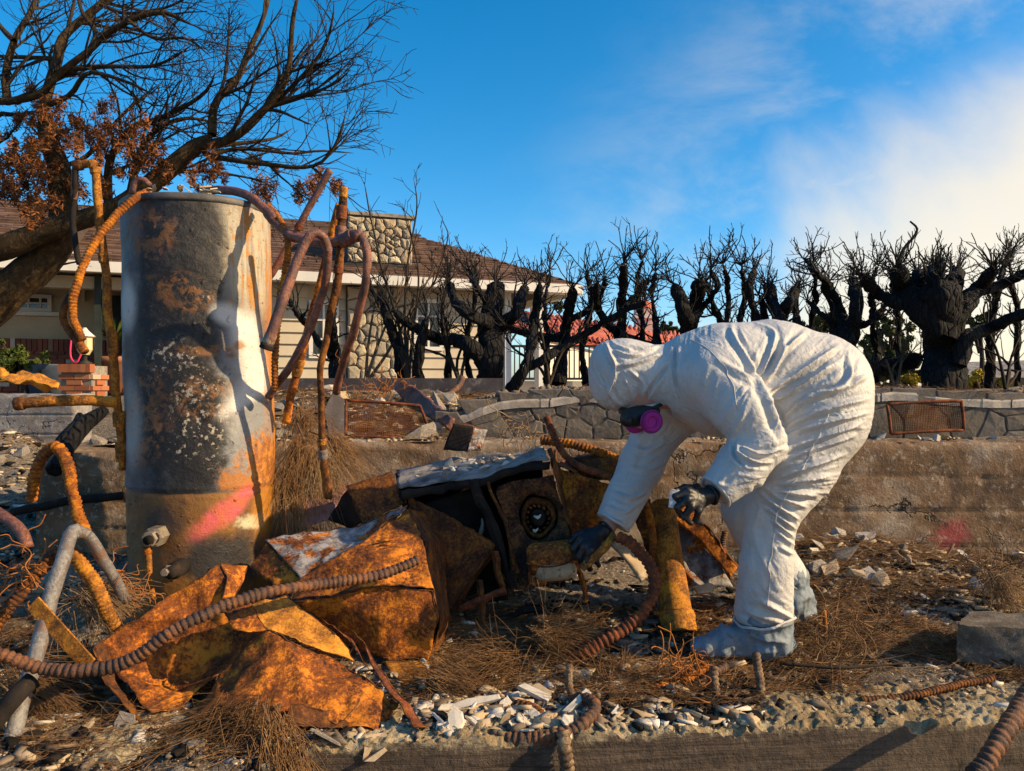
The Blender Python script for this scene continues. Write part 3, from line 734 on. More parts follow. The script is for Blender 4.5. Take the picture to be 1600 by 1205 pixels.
# lap siding boards, in the bays left free by stone and windows
def siding(u0, u1, z0, z1):
    z = z0
    while z < z1 - .03:
        h = min(.2, z1 - z)
        v = np.array([(u0, -.05, z), (u1, -.05, z), (u1, .035, z), (u0, .035, z), (u0, -.05, z+h), (u1, -.05, z+h), (u1, -.012, z+h+.012), (u0, -.012, z+h+.012)])
        vv, f = box8(v[[3, 2, 1, 0, 7, 6, 5, 4]]); obj('board', HF(vv), f, M['siding'], house, False)
        z += .2
us0, us1 = hu(541), hu(641)                 # stone stack
siding(hu(196), hu(481), GZ, EZ-.1); siding(hu(530), us0-.01, GZ, EZ-.1); siding(hu(694), uR, GZ, EZ-.1)
siding(hu(481), hu(530), GZ, hz(500, 560)); siding(hu(645), hu(694), GZ, hz(670, 548))
def window(p0, y0, p1, y1, cols, rows):
    u0, u1 = hu(p0), hu(p1); z1, z0 = hz((p0+p1)/2, y0), hz((p0+p1)/2, y1)
    w = hbox('window', u0, u1, -.10, -.045, z0, z1, M['dark_paint'], house)
    fr = MB(); b = .07
    for (a, c, e, f) in ((u0, u1, z0, z0+b), (u0, u1, z1-b, z1), (u0, u0+b, z0+b, z1-b), (u1-b, u1, z0+b, z1-b)):
        v, q = boxv((a, -.045, e), (c, .06, f)); fr.add(HF(v), q)
    for i in range(1, cols):
        c = u0 + (u1-u0)*i/cols; v, q = boxv((c-.018, -.04, z0+b), (c+.018, .035, z1-b)); fr.add(HF(v), q)
    for i in range(1, rows):
        c = z0 + (z1-z0)*i/rows; v, q = boxv((u0+b, -.035, c-.016), (u1-b, .03, c+.016)); fr.add(HF(v), q)
    fr.build('frame', M['trim'], w)
    for i in range(cols):
        for j in range(rows):
            v, q = boxv((u0+(u1-u0)*i/cols+.02, -.02, z0+(z1-z0)*j/rows+.02), (u0+(u1-u0)*(i+1)/cols-.02, -.012, z0+(z1-z0)*(j+1)/rows-.02))
            obj('pane', HF(v), q, M['glass'], w, False)
window(482, 470, 529, 560, 2, 3); window(646, 468, 692, 548, 2, 3)
# stone cladding below the eave and the chimney above the roof
def stones(u0, u1, z0, z1, out, n, seed, parent, name='stone', side=None):
    for i, c in enumerate(vor_cells(u1-u0, z1-z0, n, seed, 1)):
        pl = inset_poly(c, .013, seed+i, .02)
        def fr(V): return HF(np.stack([u0+V[:, 0], out+V[:, 2], z0+V[:, 1]], -1))
        stone_piece(name, pl, fr, .045, .03, M['house_stone'], parent, seed+i, .25)
hbox('stone_backing', us0, us1, -.05, .10, GZ-.2, EZ-.12, M['stone_joint'], house)
stones(us0, us1, GZ, EZ-.12, .10, 46, 201, house)
ch = hbox('chimney', us0, us1-.02, -.75, .10, EZ-.10, hz(590, 341), M['stone_joint'], house)
ct = hz(590, 341)
stones(us0, us1-.02, EZ+.30, ct-.02, .10, 44, 202, ch)
for i, c in enumerate(vor_cells(.8, ct-EZ-.3, 14, 203, 1)):     # right flank of the stack
    pl = inset_poly(c, .013, 203+i, .02)
    def fr(V): return HF(np.stack([us1-.02+V[:, 2], .08-V[:, 0], EZ+.3+V[:, 1]], -1))
    stone_piece('stone', pl, fr, .04, .03, M['house_stone'], ch, 260+i, .2)
hbox('flashing', us0-.06, us1+.06, .02, .16, EZ+.02, EZ+.27, M['iron'], ch)
hbox('chimney_cap', us0-.05, us1+.05, -.8, .16, ct, ct+.06, M['mortar'], ch)
# roof: front slope and hip, shingles as stepped courses
def shingles(poly, eu, ev, origin, expo=.15, wd=.32, seed=1):
    """poly in slope coords (a along eave, b up slope)"""
    r = np.random.default_rng(seed); V = []; F = []
    eu = np.array(eu, float); ev = np.array(ev, float); nn = np.cross(eu, ev); o = np.array(origin, float)
    bmax = max(p[1] for p in poly); b = 0
    def span(b):
        xs = []
        for (x0, y0), (x1, y1) in zip(poly, poly[1:]+poly[:1]):
            if (y0-b)*(y1-b) <= 0 and y0 != y1: xs.append(x0+(x1-x0)*(b-y0)/(y1-y0))
        return (min(xs), max(xs)) if len(xs) >= 2 else None
    while b < bmax - .02:
        s = span(b + 1e-4)
        if s:
            a = s[0] - r.random()*wd
            while a < s[1]:
                w = wd*(.55+.9*r.random()); a0, a1 = max(a, s[0]), min(a+w-.012, s[1])
                if a1 - a0 > .02:
                    t = .018+.03*r.random(); e = expo*(1+.5*r.random()); lo = b - .05*r.random(); k = len(V)
                    for (aa, bb, hh) in ((a0, lo, 0), (a1, lo, 0), (a1, lo, t), (a0, lo, t*(.8+.4*r.random())), (a0, b+e, 0), (a1, b+e, 0)):
                        V.append(o + eu*aa + ev*bb + nn*(hh+.012))
                    F += [(k, k+1, k+2, k+3), (k+3, k+2, k+5, k+4), (k, k+3, k+4), (k+1, k+5, k+2)]
                a += w
        b += expo
    return np.array(V), F
t3 = np.array([*ht, 0]); n3 = np.array([*hn, 0]); up = np.array([0, 0, 1.])
pit = math.radians(25); ev = -n3*math.cos(pit) + up*math.sin(pit)
def roof_at(u, o, z): return np.array([*(HO + u*ht + o*hn), z])
u_end = hu(886) - .0
roof = obj('roof', np.array([roof_at(uL, .55, EZ+.0), roof_at(u_end, .55, EZ), roof_at(u_end-3.0, -2.6, EZ+1.42), roof_at(uL, -2.6, EZ+1.42), roof_at(u_end, -5.8, EZ), roof_at(uL, -5.8, EZ)]),
           [(0, 1, 2, 3), (1, 4, 2), (3, 2, 4, 5), (0, 3, 5), (0, 5, 4, 1)], M['roof_under'], house, False)
Ls = 3.15/math.cos(pit)
V, F = shingles([(uL, 0), (u_end, 0), (u_end-3.0, Ls), (uL, Ls)], t3, ev, roof_at(0, .57, EZ), .15, .34, 4)
obj('shingles', V, F, M['shingle'], roof, False, kind='stuff')
hv = roof_at(u_end-3.0, -2.6, EZ+1.42) - roof_at(u_end, -2.6, EZ); Lh = np.linalg.norm(hv)
V, F = shingles([(0, 0), (6.3, 0), (3.15, Lh)], -n3, hv/Lh, roof_at(u_end, .55, EZ), .15, .34, 5)
obj('shingles', V, F, M['shingle'], roof, False, kind='stuff')
# upper roof step by the chimney
V, F = shingles([(hu(430), 0), (hu(700), 0), (hu(690)-.4, .55), (hu(430), .55)], t3, ev, roof_at(0, -2.1, EZ+1.25), .15, .34, 6)
v = np.array([roof_at(hu(300), -2.1, EZ+1.22), roof_at(hu(702), -2.1, EZ+1.22), roof_at(hu(690)-.5, -2.9, EZ+1.60), roof_at(hu(300), -2.9, EZ+1.60), roof_at(hu(702), -3.7, EZ+1.22), roof_at(hu(300), -3.7, EZ+1.22)])
rs = obj('roof_ridge', v, [(0, 1, 2, 3), (1, 4, 2), (3, 2, 4, 5), (0, 3, 5), (0, 5, 4, 1)], M['roof_under'], house, False)
obj('shingles', V, F, M['shingle'], rs, False, kind='stuff')
hbox('gutter', uL, u_end+.02, .50, .64, EZ-.14, EZ+.02, M['trim'], house)
hbox('soffit', uL, u_end, -.05, .50, EZ-.10, EZ-.06, M['trim'], house)
hbox('end_gutter', u_end-.02, u_end+.10, -5.8, .50, EZ-.14, EZ+.02, M['trim'], house)
hbox('post', hu(829), hu(836), .20, .42, GZ-.2, EZ-.10, M['trim'], house)
hbox('corner_trim', uR-.06, uR+.06, -.05, .08, GZ, EZ-.1, M['trim'], house)
# recessed porch wing at left: stucco above a brick wainscot, dark post, small gable
pw = hu(196)
hbox('wall', uL, pw-.02, -1.6, -1.35, GZ+1.25, EZ-.02, M['wall_cream'], house)
bz1 = GZ + 1.22
hbox('brick_backing', uL, pw-.02, -1.6, -1.32, GZ-.2, bz1, M['mortar'], house)
bm = mesh_np('brick', *boxv((-.105, -.04, -.034), (.105, .05, .034))); bm.materials.append(M['brick'])
bm2 = mesh_np('brick', *boxv((-.034, -.04, -.105), (.034, .05, .105))); bm2.materials.append(M['brick'])
def px_of(p): return 800 + p[0]/p[1]*FPX
nb = 0
for r in range(17):
    z = GZ + .04 + r*.078
    if z > bz1 - .16: break
    u = pw - .15 - (.115 if r % 2 else 0)
    while True:
        q = roof_at(u, -1.31, z)
        if px_of(q) < -15: break
        if nb < 290: place('brick', bm, q, house, rot=(0, 0, HA)); nb += 1
        u -= .23
u = pw - .1
while px_of(roof_at(u, -1.3, bz1)) > -15:
    place('brick', bm2, roof_at(u, -1.295, bz1-.05), house, rot=(0, 0, HA)); u -= .079
def porch_window(p0, y0, p1, y1):
    def uo(px):  # on the recessed plane
        k = (px-800)/FPX; b = HO + hn*(-1.35); return (k*b[1]-b[0])/(ht[0]-k*ht[1])
    u0, u1 = uo(p0), uo(p1); dd = (HO + ht*u0 + hn*-1.35)[1]
    z1, z0 = CH-(y0-602.5)/FPX*dd, CH-(y1-602.5)/FPX*dd
    w = hbox('window', u0, u1, -1.40, -1.345, z0, z1, M['dark_paint'], house); fr = MB(); b = .06
    for (a, c, e, f) in ((u0, u1, z0, z0+b), (u0, u1, z1-b, z1), (u0, u0+b, z0+b, z1-b), (u1-b, u1, z0+b, z1-b)):
        v, q = boxv((a, -1.345, e), (c, -1.27, f)); fr.add(HF(v), q)
    for i in (1, 2, 3):
        c = u0+(u1-u0)*i/4; v, q = boxv((c-.014, -1.34, z0+b), (c+.014, -1.30, z1-b)); fr.add(HF(v), q)
    c = (z0+z1)/2; v, q = boxv((u0+b, -1.338, c-.014), (u1-b, -1.31, c+.014)); fr.add(HF(v), q)
    fr.build('frame', M['trim'], w)
    for i in range(4):
        v, q = boxv((u0+(u1-u0)*i/4+.02, -1.338, z0+.02), (u0+(u1-u0)*(i+1)/4-.02, -1.33, z1-.02)); obj('pane', HF(v), q, M['glass'], w, False)
    v, q = boxv((u0-.08, -1.34, z0-.07), (u1+.12, -1.24, z0-.005)); obj('sill', HF(v), q, M['trim'], w, False)
    return uo, dd
uo, dd = porch_window(8, 459, 82, 486)
hbox('post', hu(150), hu(160), .02, .16, GZ-.2, EZ-.10, M['dark_paint'], house)
hbox('beam', uL, pw, -.1, .12, EZ-.34, EZ-.15, M['wall_cream'], house)
# front door dark recess and wall lamp
hbox('door', uo(176), uo(189), -1.36, -1.28, GZ+.1, GZ+2.05, M['dark_paint'], house)
hbox('wall_lamp', uo(129), uo(134), -1.34, -1.22, CH+.125*dd*.9, CH+.125*dd*.9+.38, M['lantern_glass'], house)
# little dormer gable over the porch roof
gz0 = EZ+.16; ug0, ug1 = hu(94), hu(124); um = (ug0+ug1)/2
v = HF([(ug0, .50, gz0), (ug1, .50, gz0), (um, .50, gz0+.62), (ug0, -1.2, gz0+.75), (ug1, -1.2, gz0+.75), (um, -1.4, gz0+.75)])
gb = obj('gable', v, [(0, 1, 2), (0, 2, 5, 3), (1, 4, 5, 2)], M['roof_under'], house, False)
tr = MB()
for a in (ug0, ug1):
    d = .06 if a == ug0 else -.06
    q = HF([(a-d, .53, gz0-.03), (a+d*.6, .53, gz0-.03), (um+d*.4, .53, gz0+.60), (um, .53, gz0+.72), (a-d, .50, gz0-.03), (a+d*.6, .50, gz0-.03), (um+d*.4, .50, gz0+.60), (um, .50, gz0+.72)])
    tr.add(*box8(q))
tr.build('gable_trim', M['trim'], gb)

# brick pillar with a lantern, ribbon tied to it
pc = P(118, 600, 10.2); pz = CH-(569-602.5)/FPX*10.2
pil = thing('brick_pillar', (pc[0], 10.2, pz-1.0), 'small orange brick pillar in front of the brick porch', 'pillar')
hw = 26/FPX*10.2
obj('core', *boxv((pc[0]-hw+.02, 10.2+.02, pz-1.0), (pc[0]+hw-.02, 10.2+2*hw-.02, pz-.02)), M['mortar'], pil, False)
bo = mesh_np('brick', *boxv((-.1, -.045, -.03), (.1, .045, .03))); bo.materials.append(M['brick_orange'])
bo2 = mesh_np('brick', *boxv((-.03, -.05, -.055), (.03, .05, .055))); bo2.materials.append(M['brick_orange'])
for r in range(12):
    z = pz - .17 - r*.075; off = .105 if r % 2 else 0
    for face in (0, 1):
        n = int(2*hw/.21)+1
        for i in range(n+1):
            s = -hw + .1 + i*.21 - off
            if s < -hw+.03 or s > hw-.03: continue
            if face == 0: place('brick', bo, (pc[0]+s, 10.2+.035, z), pil, scale=(min(1, (hw-abs(s))/.1), 1, 1))
            else: place('brick', bo, (pc[0]+hw-.035, 10.2+hw+s, z), pil, rot=(0, 0, math.pi/2), scale=(min(1, (hw-abs(s))/.1), 1, 1))
for i in range(7): place('brick', bo2, (pc[0]-hw+.04+i*(2*hw-.08)/6, 10.2+.02, pz-.055), pil, scale=(1.05, 1.2, 1))
lan = thing('lantern', (pc[0], 10.2+hw, pz), 'black and glass lantern standing on the orange brick pillar', 'lantern')
lx, ly = pc[0], 10.2+hw
def lathe(prof, c, n=16, z0=0):
    a = np.arange(n)*2*np.pi/n; V = np.concatenate([np.stack([c[0]+r*np.cos(a), c[1]+r*np.sin(a), a*0+z0+z], -1) for r, z in prof])
    F = [(k*n+i, k*n+(i+1) % n, (k+1)*n+(i+1) % n, (k+1)*n+i) for k in range(len(prof)-1) for i in range(n)]
    F += [tuple(reversed(range(n))), tuple(range((len(prof)-1)*n, len(prof)*n))]
    return V, F
obj('base', *lathe([(.10, 0), (.10, .02), (.03, .06), (.03, .13)], (lx, ly), 12, pz), M['iron'], lan)
obj('glass_body', *lathe([(.06, .13), (.10, .20), (.10, .36), (.08, .38)], (lx, ly), 8, pz), M['lantern_glass'], lan, False)
obj('cage', *lathe([(.115, .365), (.14, .38), (.05, .46), (.02, .50)], (lx, ly), 8, pz), M['trim'], lan, False)
for i in range(4):
    a = i*math.pi/2+.4; obj('bar', *tube([(lx+.10*math.cos(a), ly+.10*math.sin(a), pz+.14), (lx+.115*math.cos(a), ly+.115*math.sin(a), pz+.37)], .008, 6, .1), M['iron'], lan)
tag(obj('ribbon', *tube([(lx-.11, ly-.12, pz+.42), (lx-.12, ly-.13, pz+.12), (lx-.04, ly-.14, pz+.02), (lx+.03, ly-.14, pz+.14), (lx+.05, ly-.12, pz+.22)], .014, 6, .03), M['pink']), 'pink ribbon tied round the lantern', 'ribbon')
# porch things
q = P(180, 560, 12.3); tag(obj('flower_pot', *lathe([(.17, 0), (.26, .48), (.30, .50), (.30, .58), (.25, .58), (.24, .5)], (q[0], 12.3), 18, .82), M['terracotta']), 'terracotta pot on the porch behind the golden pipe', 'pot')
q = P(78, 580, 11.0); tag(obj('tub', *lathe([(.25, 0), (.32, .52), (.34, .54), (.30, .54), (.28, .4)], (q[0], 11.0), 18, .70), M['bin_blue']), 'blue-grey tub left of the orange brick pillar', 'tub')

# red tiled house further right
rh = thing('tiled_house', (P(930, 600, 26)[0], 27, .2), 'white house with red clay tile roof in the centre background', 'house')
A = np.array([P(806, 489, 25), P(1075, 524, 32), P(1075, 572, 26.5), P(842, 517, 20)])
n_ = np.cross(A[1]-A[0], A[3]-A[0]); n_ /= np.linalg.norm(n_); n_ *= 1 if n_[2] > 0 else -1
def tiles(A, rows, cols):
    Vv = []; nu, nv = cols*6, rows*3
    u = np.linspace(0, 1, nu+1); v = np.linspace(0, 1, nv+1); U, Q = np.meshgrid(u, v, indexing='ij')
    g = (A[0]*((1-U)*(1-Q))[..., None] + A[1]*(U*(1-Q))[..., None] + A[2]*(U*Q)[..., None] + A[3]*((1-U)*Q)[..., None])
    hgt = .11*np.abs(np.sin(U*cols*np.pi)) + .07*((Q*rows) % 1) + .03*fbm(g, 3, 2, 4)
    g = g + n_*hgt[..., None]; I = np.arange(g[..., 0].size).reshape(U.shape)
    return g.reshape(-1, 3), np.stack([I[:-1, :-1], I[1:, :-1], I[1:, 1:], I[:-1, 1:]], -1).reshape(-1, 4)
rf = obj('roof', np.concatenate([A, A - n_*.15]), [(3, 2, 1, 0), (4, 5, 6, 7), (0, 1, 5, 4), (1, 2, 6, 5), (2, 3, 7, 6), (3, 0, 4, 7)], M['tile'], rh, False)
obj('tiles', *tiles(A, 14, 34), M['tile'], rf, False, kind='stuff')
A2 = np.array([P(806, 489, 25), P(842, 517, 20), P(797, 506, 20.2), P(800, 492, 25)])
obj('roof_end', np.concatenate([A2, A2 - np.array([0, 0, .15])]), [(3, 2, 1, 0), (4, 5, 6, 7), (0, 1, 5, 4), (1, 2, 6, 5), (2, 3, 7, 6), (3, 0, 4, 7)], M['tile'], rf, False)
w0 = np.array([A[3] + (.2, .5, -.2), A[2] + (0, .5, -.2), A[2] + (0, 3, -.6), A[3] + (.4, 3, -.2)]); w1 = w0.copy(); w1[:, 2] = .2
obj('wall', np.concatenate([w1, w0]), box8(w0)[1] if False else [(3, 2, 1, 0), (4, 5, 6, 7), (0, 1, 5, 4), (1, 2, 6, 5), (2, 3, 7, 6), (3, 0, 4, 7)], M['white_wall'], rh, False)
c = P(1008, 510, 29); hw = .24
tw = obj('chimney', *boxv((c[0]-hw*1.4, 29, c[2]-.8), (c[0]+hw*1.2, 29.6, c[2]+.72)), M['pink_wall'], rh, False)
obj('chimney_shoulder', *boxv((c[0]-hw*1.7, 28.9, c[2]+.30), (c[0]+hw*1.5, 29.7, c[2]+.42)), M['white_wall'], tw, False)
obj('chimney_cap', *lathe([(.50, 0), (.52, .08), (.25, .26), (.04, .30)], (c[0]-.03, 29.3), 4, c[2]+.72), M['tile'], tw, False)
q = P(838, 485, 23); tag(obj('chimney_stack', *boxv((q[0]-.18, 23, q[2]-1.2), (q[0]+.14, 23.3, q[2]+.16)), M['brick_orange'] if False else M['terracotta'], None, False), 'small orange chimney seen between the porch post and red tile roof', 'chimney')
# iron fence before the tiled house, each baluster its own bar
fe = thing('iron_fence', (P(860, 590, 17)[0], 17, .5), 'slender iron baluster fence in front of the red tiled house', 'fence')
fx0, fx1 = P(785, 0, 17)[0], P(960, 0, 17.)[0]
fz0, fz1 = CH-(592-602.5)/FPX*17, CH-(541-602.5)/FPX*17
for z in (fz0, fz1): obj('rail', *boxv((fx0, 16.97, z-.025), (fx1, 17.03, z+.025)), M['iron'], fe, False)
bmesh_ = mesh_np('baluster', *boxv((-.014, -.014, 0), (.014, .014, fz1-fz0))); bmesh_.materials.append(M['iron'])
for i in range(int((fx1-fx0)/.11)): place('baluster', bmesh_, (fx0+.05+i*.11, 17, fz0), fe)
tag(obj('yard_wall', *boxv((fx0-.5, 17.2, .3), (fx1+1.5, 17.5, fz0-.05)), M['white_wall'], None, False), 'low white yard wall under the iron baluster fence', 'wall')
# distant roofs at far right and far left edge
q = P(1555, 585, 40); v = np.array([P(1488, 590, 40), P(1640, 590, 40), P(1640, 562, 43), P(1500, 566, 43)])
fh = thing('distant_house', (q[0], 42, 0.), 'distant low house with grey roof at the far right edge', 'house')
obj('roof', np.concatenate([v, v+(0, 3, -1.2)]), box8(v.repeat(2, 0)[:8])[1], M['block'], fh, False)
v0, f0 = boxv((P(1492, 0, 41)[0], 41, -.5), (P(1640, 0, 41)[0], 44, CH+.4)); obj('wall', v0, f0, M['white_wall'], fh, False)
q = P(8, 358, 22); nh = thing('neighbour_house', (q[0], 23, .3), 'sliver of a pale house roof at the upper left edge', 'house')
v = np.array([P(-60, 352, 22), P(12, 357, 22), P(-5, 340, 25), P(-60, 336, 25)])
obj('roof', np.concatenate([v, v - np.array([0, 0, .12])]), [(3, 2, 1, 0), (4, 5, 6, 7), (0, 1, 5, 4), (1, 2, 6, 5), (2, 3, 7, 6), (3, 0, 4, 7)], M['trim'], nh, False)
v0, f0 = boxv((P(-60, 0, 22)[0], 22.3, .2), (P(8, 0, 22)[0]-.25, 25, CH+4.4)); obj('wall', v0, f0, M['block'], nh, False)
# charred kerb of the hedge bed
kb = np.array([P(430, 598, 6.3), P(786, 592, 6.3)]); zt = CH-(591-602.5)/FPX*6.3
tag(obj('bed_kerb', *boxv((P(415, 0, 6.3)[0], 6.3, .6), (P(786, 0, 6.3)[0], 6.42, zt)), M['planter'], None, False), 'long charred kerb beam in front of the burnt hedge trunks', 'kerb')
# ------------------------------------------------------------------ burnt trees
def norm(v): return v / (np.linalg.norm(v) + 1e-12)
def rot_about(v, ax, a):
    ax = norm(ax); return v*math.cos(a) + np.cross(ax, v)*math.sin(a) + ax*(ax @ v)*(1-math.cos(a))
def curve_twig(rg, p0, d, L, n, wig, lift):
    pts = [p0]; d = norm(d); st = L/(n-1)
    for i in range(n-1):
        d = norm(d + wig*rg.normal(size=3) + np.array([0, 0, lift])); pts.append(pts[-1] + d*st)
    return np.array(pts)
def sprout(rg, polys, pts, rad, depth, spec):
    """side branches along pts; spec[depth] = (per_metre, len_lo, len_hi, ang_lo, ang_hi, rad_ratio, wig, lift, flat, t0)"""
    if depth >= len(spec): return
    pm, l0, l1, a0, a1, rr, wig, lift, flat, t0 = spec[depth]
    L = np.linalg.norm(np.diff(pts, axis=0), axis=1); tot = L.sum(); n = rg.poisson(pm*tot)
    cum = np.r_[0, np.cumsum(L)]
    for s in rg.random(n):
        s = t0 + (1-t0)*s; x = s*tot; i = min(len(L)-1, int(np.searchsorted(cum, x)-1)); i = max(i, 0); f = (x-cum[i])/max(L[i], 1e-9)
        p = pts[i]*(1-f)+pts[i+1]*f; T = norm(pts[i+1]-pts[i])
        ax = norm(np.cross(T, rg.normal(size=3)*np.array([1, flat, 1])))
        d = rot_about(T, ax, rg.uniform(a0, a1)); d[1] *= flat
        ln = rg.uniform(l0, l1)*(1-.45*s); r0 = min(np.interp(s, np.linspace(0, 1, len(rad)), rad)*rr, ln*.045)
        r0 = max(r0, .0035)
        q = curve_twig(rg, p, d, ln, 5 if depth else 7, wig, lift); ra = np.linspace(r0, max(.0022, r0*.35), len(q))
        polys.append((q, ra, 6 if r0 > .02 else (4 if r0 > .008 else 3)))
        sprout(rg, polys, q, ra, depth+1, spec)
def limb(path, r0, r1, jit=.012, step=.10, rg=None):
    p = catmull(PP(path), step); n = len(p); rr = np.linspace(r0, r1, n)
    p = p + jit*np.stack([vn(p, 2.5, 41), vn(p, 2.5, 42), vn(p, 2.5, 43)], 1)
    rr = rr*(1+.10*vn(p, 5, 44))
    if n > 3: rr[-1] *= .25; rr[-2] *= .75
    return p, rr

def leaf_cloud(rg, centers, sizes, per, leaf, aspect=.5, squash=(1, 1, 1), shell=.0):
    n = per*len(centers); c = np.repeat(centers, per, 0); s = np.repeat(sizes, per)
    d = rg.normal(size=(n, 3)); d /= np.linalg.norm(d, axis=1, keepdims=True); r = (shell + (1-shell)*rg.random(n))**(1/2.2)
    c = c + d*(r*s)[:, None]*np.array(squash)
    a = rg.normal(size=(n, 3)); a /= np.linalg.norm(a, axis=1, keepdims=True); b = np.cross(a, rg.normal(size=(n, 3))); b /= np.linalg.norm(b, axis=1, keepdims=True)
    L = (leaf*(.6+.8*rg.random(n)))[:, None]
    V = np.stack([c - a*L, c + b*L*aspect, c + a*L, c - b*L*aspect], 1).reshape(-1, 3)
    return V, np.arange(4*n).reshape(n, 4)

# big leaning tree at upper left
rg = np.random.default_rng(77)
D = 7.6
def tp(l, d0=D, dd=0.): 
    n = len(l); return [(x, y, d0 + dd*i/max(1, n-1)) for i, (x, y) in enumerate(l)]
main = [   # (path, r0 px, r1 px, depth start, depth drift)
 ([(-150, 640), (-60, 520), (20, 450), (78, 398), (100, 340), (92, 262), (77, 222), (68, 170)], 42, 12, D, .2),
 ([(-70, 505), (-62, 440), (-40, 400), (10, 386), (67, 362), (124, 344), (187, 322), (247, 278), (292, 240), (330, 212)], 22, 12, D-.1, -.2),
 ([(68, 170), (78, 130), (90, 94), (94, 68), (112, 45), (157, 8), (200, -30)], 11, 6, D+.2, .4),
 ([(-118, 590), (-125, 430), (-95, 270), (-40, 168), (20, 157), (64, 146), (86, 124), (109, 105), (142, 79), (165, 56), (202, 34), (255, 20), (300, 40)], 13, 4, D+.2, -.5),
 ([(330, 212), (337, 161), (371, 124), (390, 75), (412, 22), (424, -30)], 9, 3.5, D-.3, .5),
 ([(311, 228), (360, 218), (405, 180), (446, 127), (457, 37), (470, -20)], 10, 3.5, D-.3, -.4),
 ([(360, 218), (430, 160), (480, 110), (508, 70), (520, 30), (522, 0)], 6, 2, D-.4, -.2),
 ([(416, 168), (487, 146), (525, 127), (547, 108)], 5, 1.6, D-.4, -.5),
 ([(296, 232), (360, 225), (424, 217), (457, 199)], 6, 2, D-.3, .6),
 ([(320, 238), (337, 247), (405, 255), (487, 259), (525, 225), (540, 176)], 6.5, 2, D-.2, -.5),
 ([(322, 244), (375, 232), (450, 240), (499, 236), (553, 240)], 5, 1.5, D-.2, .3),
 ([(169, 325), (169, 262), (184, 225), (210, 199), (262, 180), (300, 161), (326, 139), (337, 112)], 9, 2.5, D+.3, -.3),
 ([(202, 310), (217, 240), (244, 202), (289, 184), (340, 190)], 8, 2.5, D+.2, .3),
 ([(98, 118), (124, 109), (180, 105), (232, 105), (270, 90), (300, 71)], 6, 2, D, -.5),
 ([(142, 79), (150, 50), (128, 20), (120, -20)], 6, 3, D, .4),
 ([(11, 160), (8, 120), (22, 65), (45, 25), (60, -20)], 9, 4, D+.3, .5),
 ([(22, 65), (0, 40), (-20, 0)], 6, 3, D+.5, .3),
 ([(90, 94), (40, 90), (0, 88), (-40, 80)], 5, 2.5, D+.3, .5),
 ([(75, 165), (110, 150), (140, 115), (200, 130), (240, 150)], 6, 2, D+.1, -.6),
 ([(92, 262), (140, 240), (190, 180), (250, 130)], 5, 2, D+.2, .5),
 ([(-55, 195), (-20, 190), (0, 178), (30, 180), (65, 172)], 5, 4, D+.3, 0),
 ([(202, 34), (240, 60), (290, 60), (330, 90)], 4, 1.5, D-.3, -.4),
 ([(157, 8), (200, 20), (260, 10), (300, -10)], 4, 2, D+.4, -.5),
 ([(247, 278), (260, 270), (330, 268), (400, 280), (440, 300)], 4, 1.5, D-.1, .4),
]
spec = [(4.8, .45, 1.25, .35, .95, .55, .13, .05, .75, .12), (7.6, .2, .62, .4, 1.1, .5, .12, .03, .8, .1), (7.0, .08, .3, .4, 1.1, .55, .1, 0, .9, .15)]
trunk_p, twig_p = [], []
for (pth, r0, r1, d0, dd) in main:
    k_ = 1 if r0 > 15 else .78; p, rr = limb(tp(pth, d0, dd), k_*r0/FPX*d0, k_*r1/FPX*d0)
    trunk_p.append((p, rr, 10)); sprout(rg, twig_p, p, rr, 0, spec if r0 < 20 else [(1.2, .4, .9, .5, 1.1, .2, .13, .05, .7, .45)] + spec[1:])
lt = thing('burnt_tree', (*(P(-150, 640, D)[:2]), .35), 'large scorched tree with bare branches leaning in from the left', 'tree')
obj('trunk', *batch_tubes(trunk_p), M['bark_brown'], lt)
obj('crown', *batch_tubes(twig_p), M['twig_dark'], lt)
cs = []
for (x, y, s, n) in ((50, 235, 60, 34), (25, 290, 45, 28), (110, 215, 55, 30), (160, 200, 45, 18), (140, 290, 28, 12), (230, 235, 40, 14), (55, 175, 40, 14), (420, 300, 16, 6), (475, 300, 14, 5), (60, 320, 30, 12), (190, 250, 35, 12), (400, 255, 20, 4), (495, 285, 14, 5), (330, 265, 30, 8), (525, 290, 8, 3), (10, 240, 40, 14), (280, 290, 30, 6)):
    for _ in range(n): cs.append((P(x + rg.normal()*s*.55, y + rg.normal()*s*.5, D + rg.normal()*.4), rg.uniform(5, 13)/FPX*D))
V, F = leaf_cloud(rg, np.array([c for c, _ in cs]), np.array([s for _, s in cs]), 75, .032, .20, (1, 1, 1.7))
obj('dead_foliage', V, F, M['dead_leaf'], lt, False)

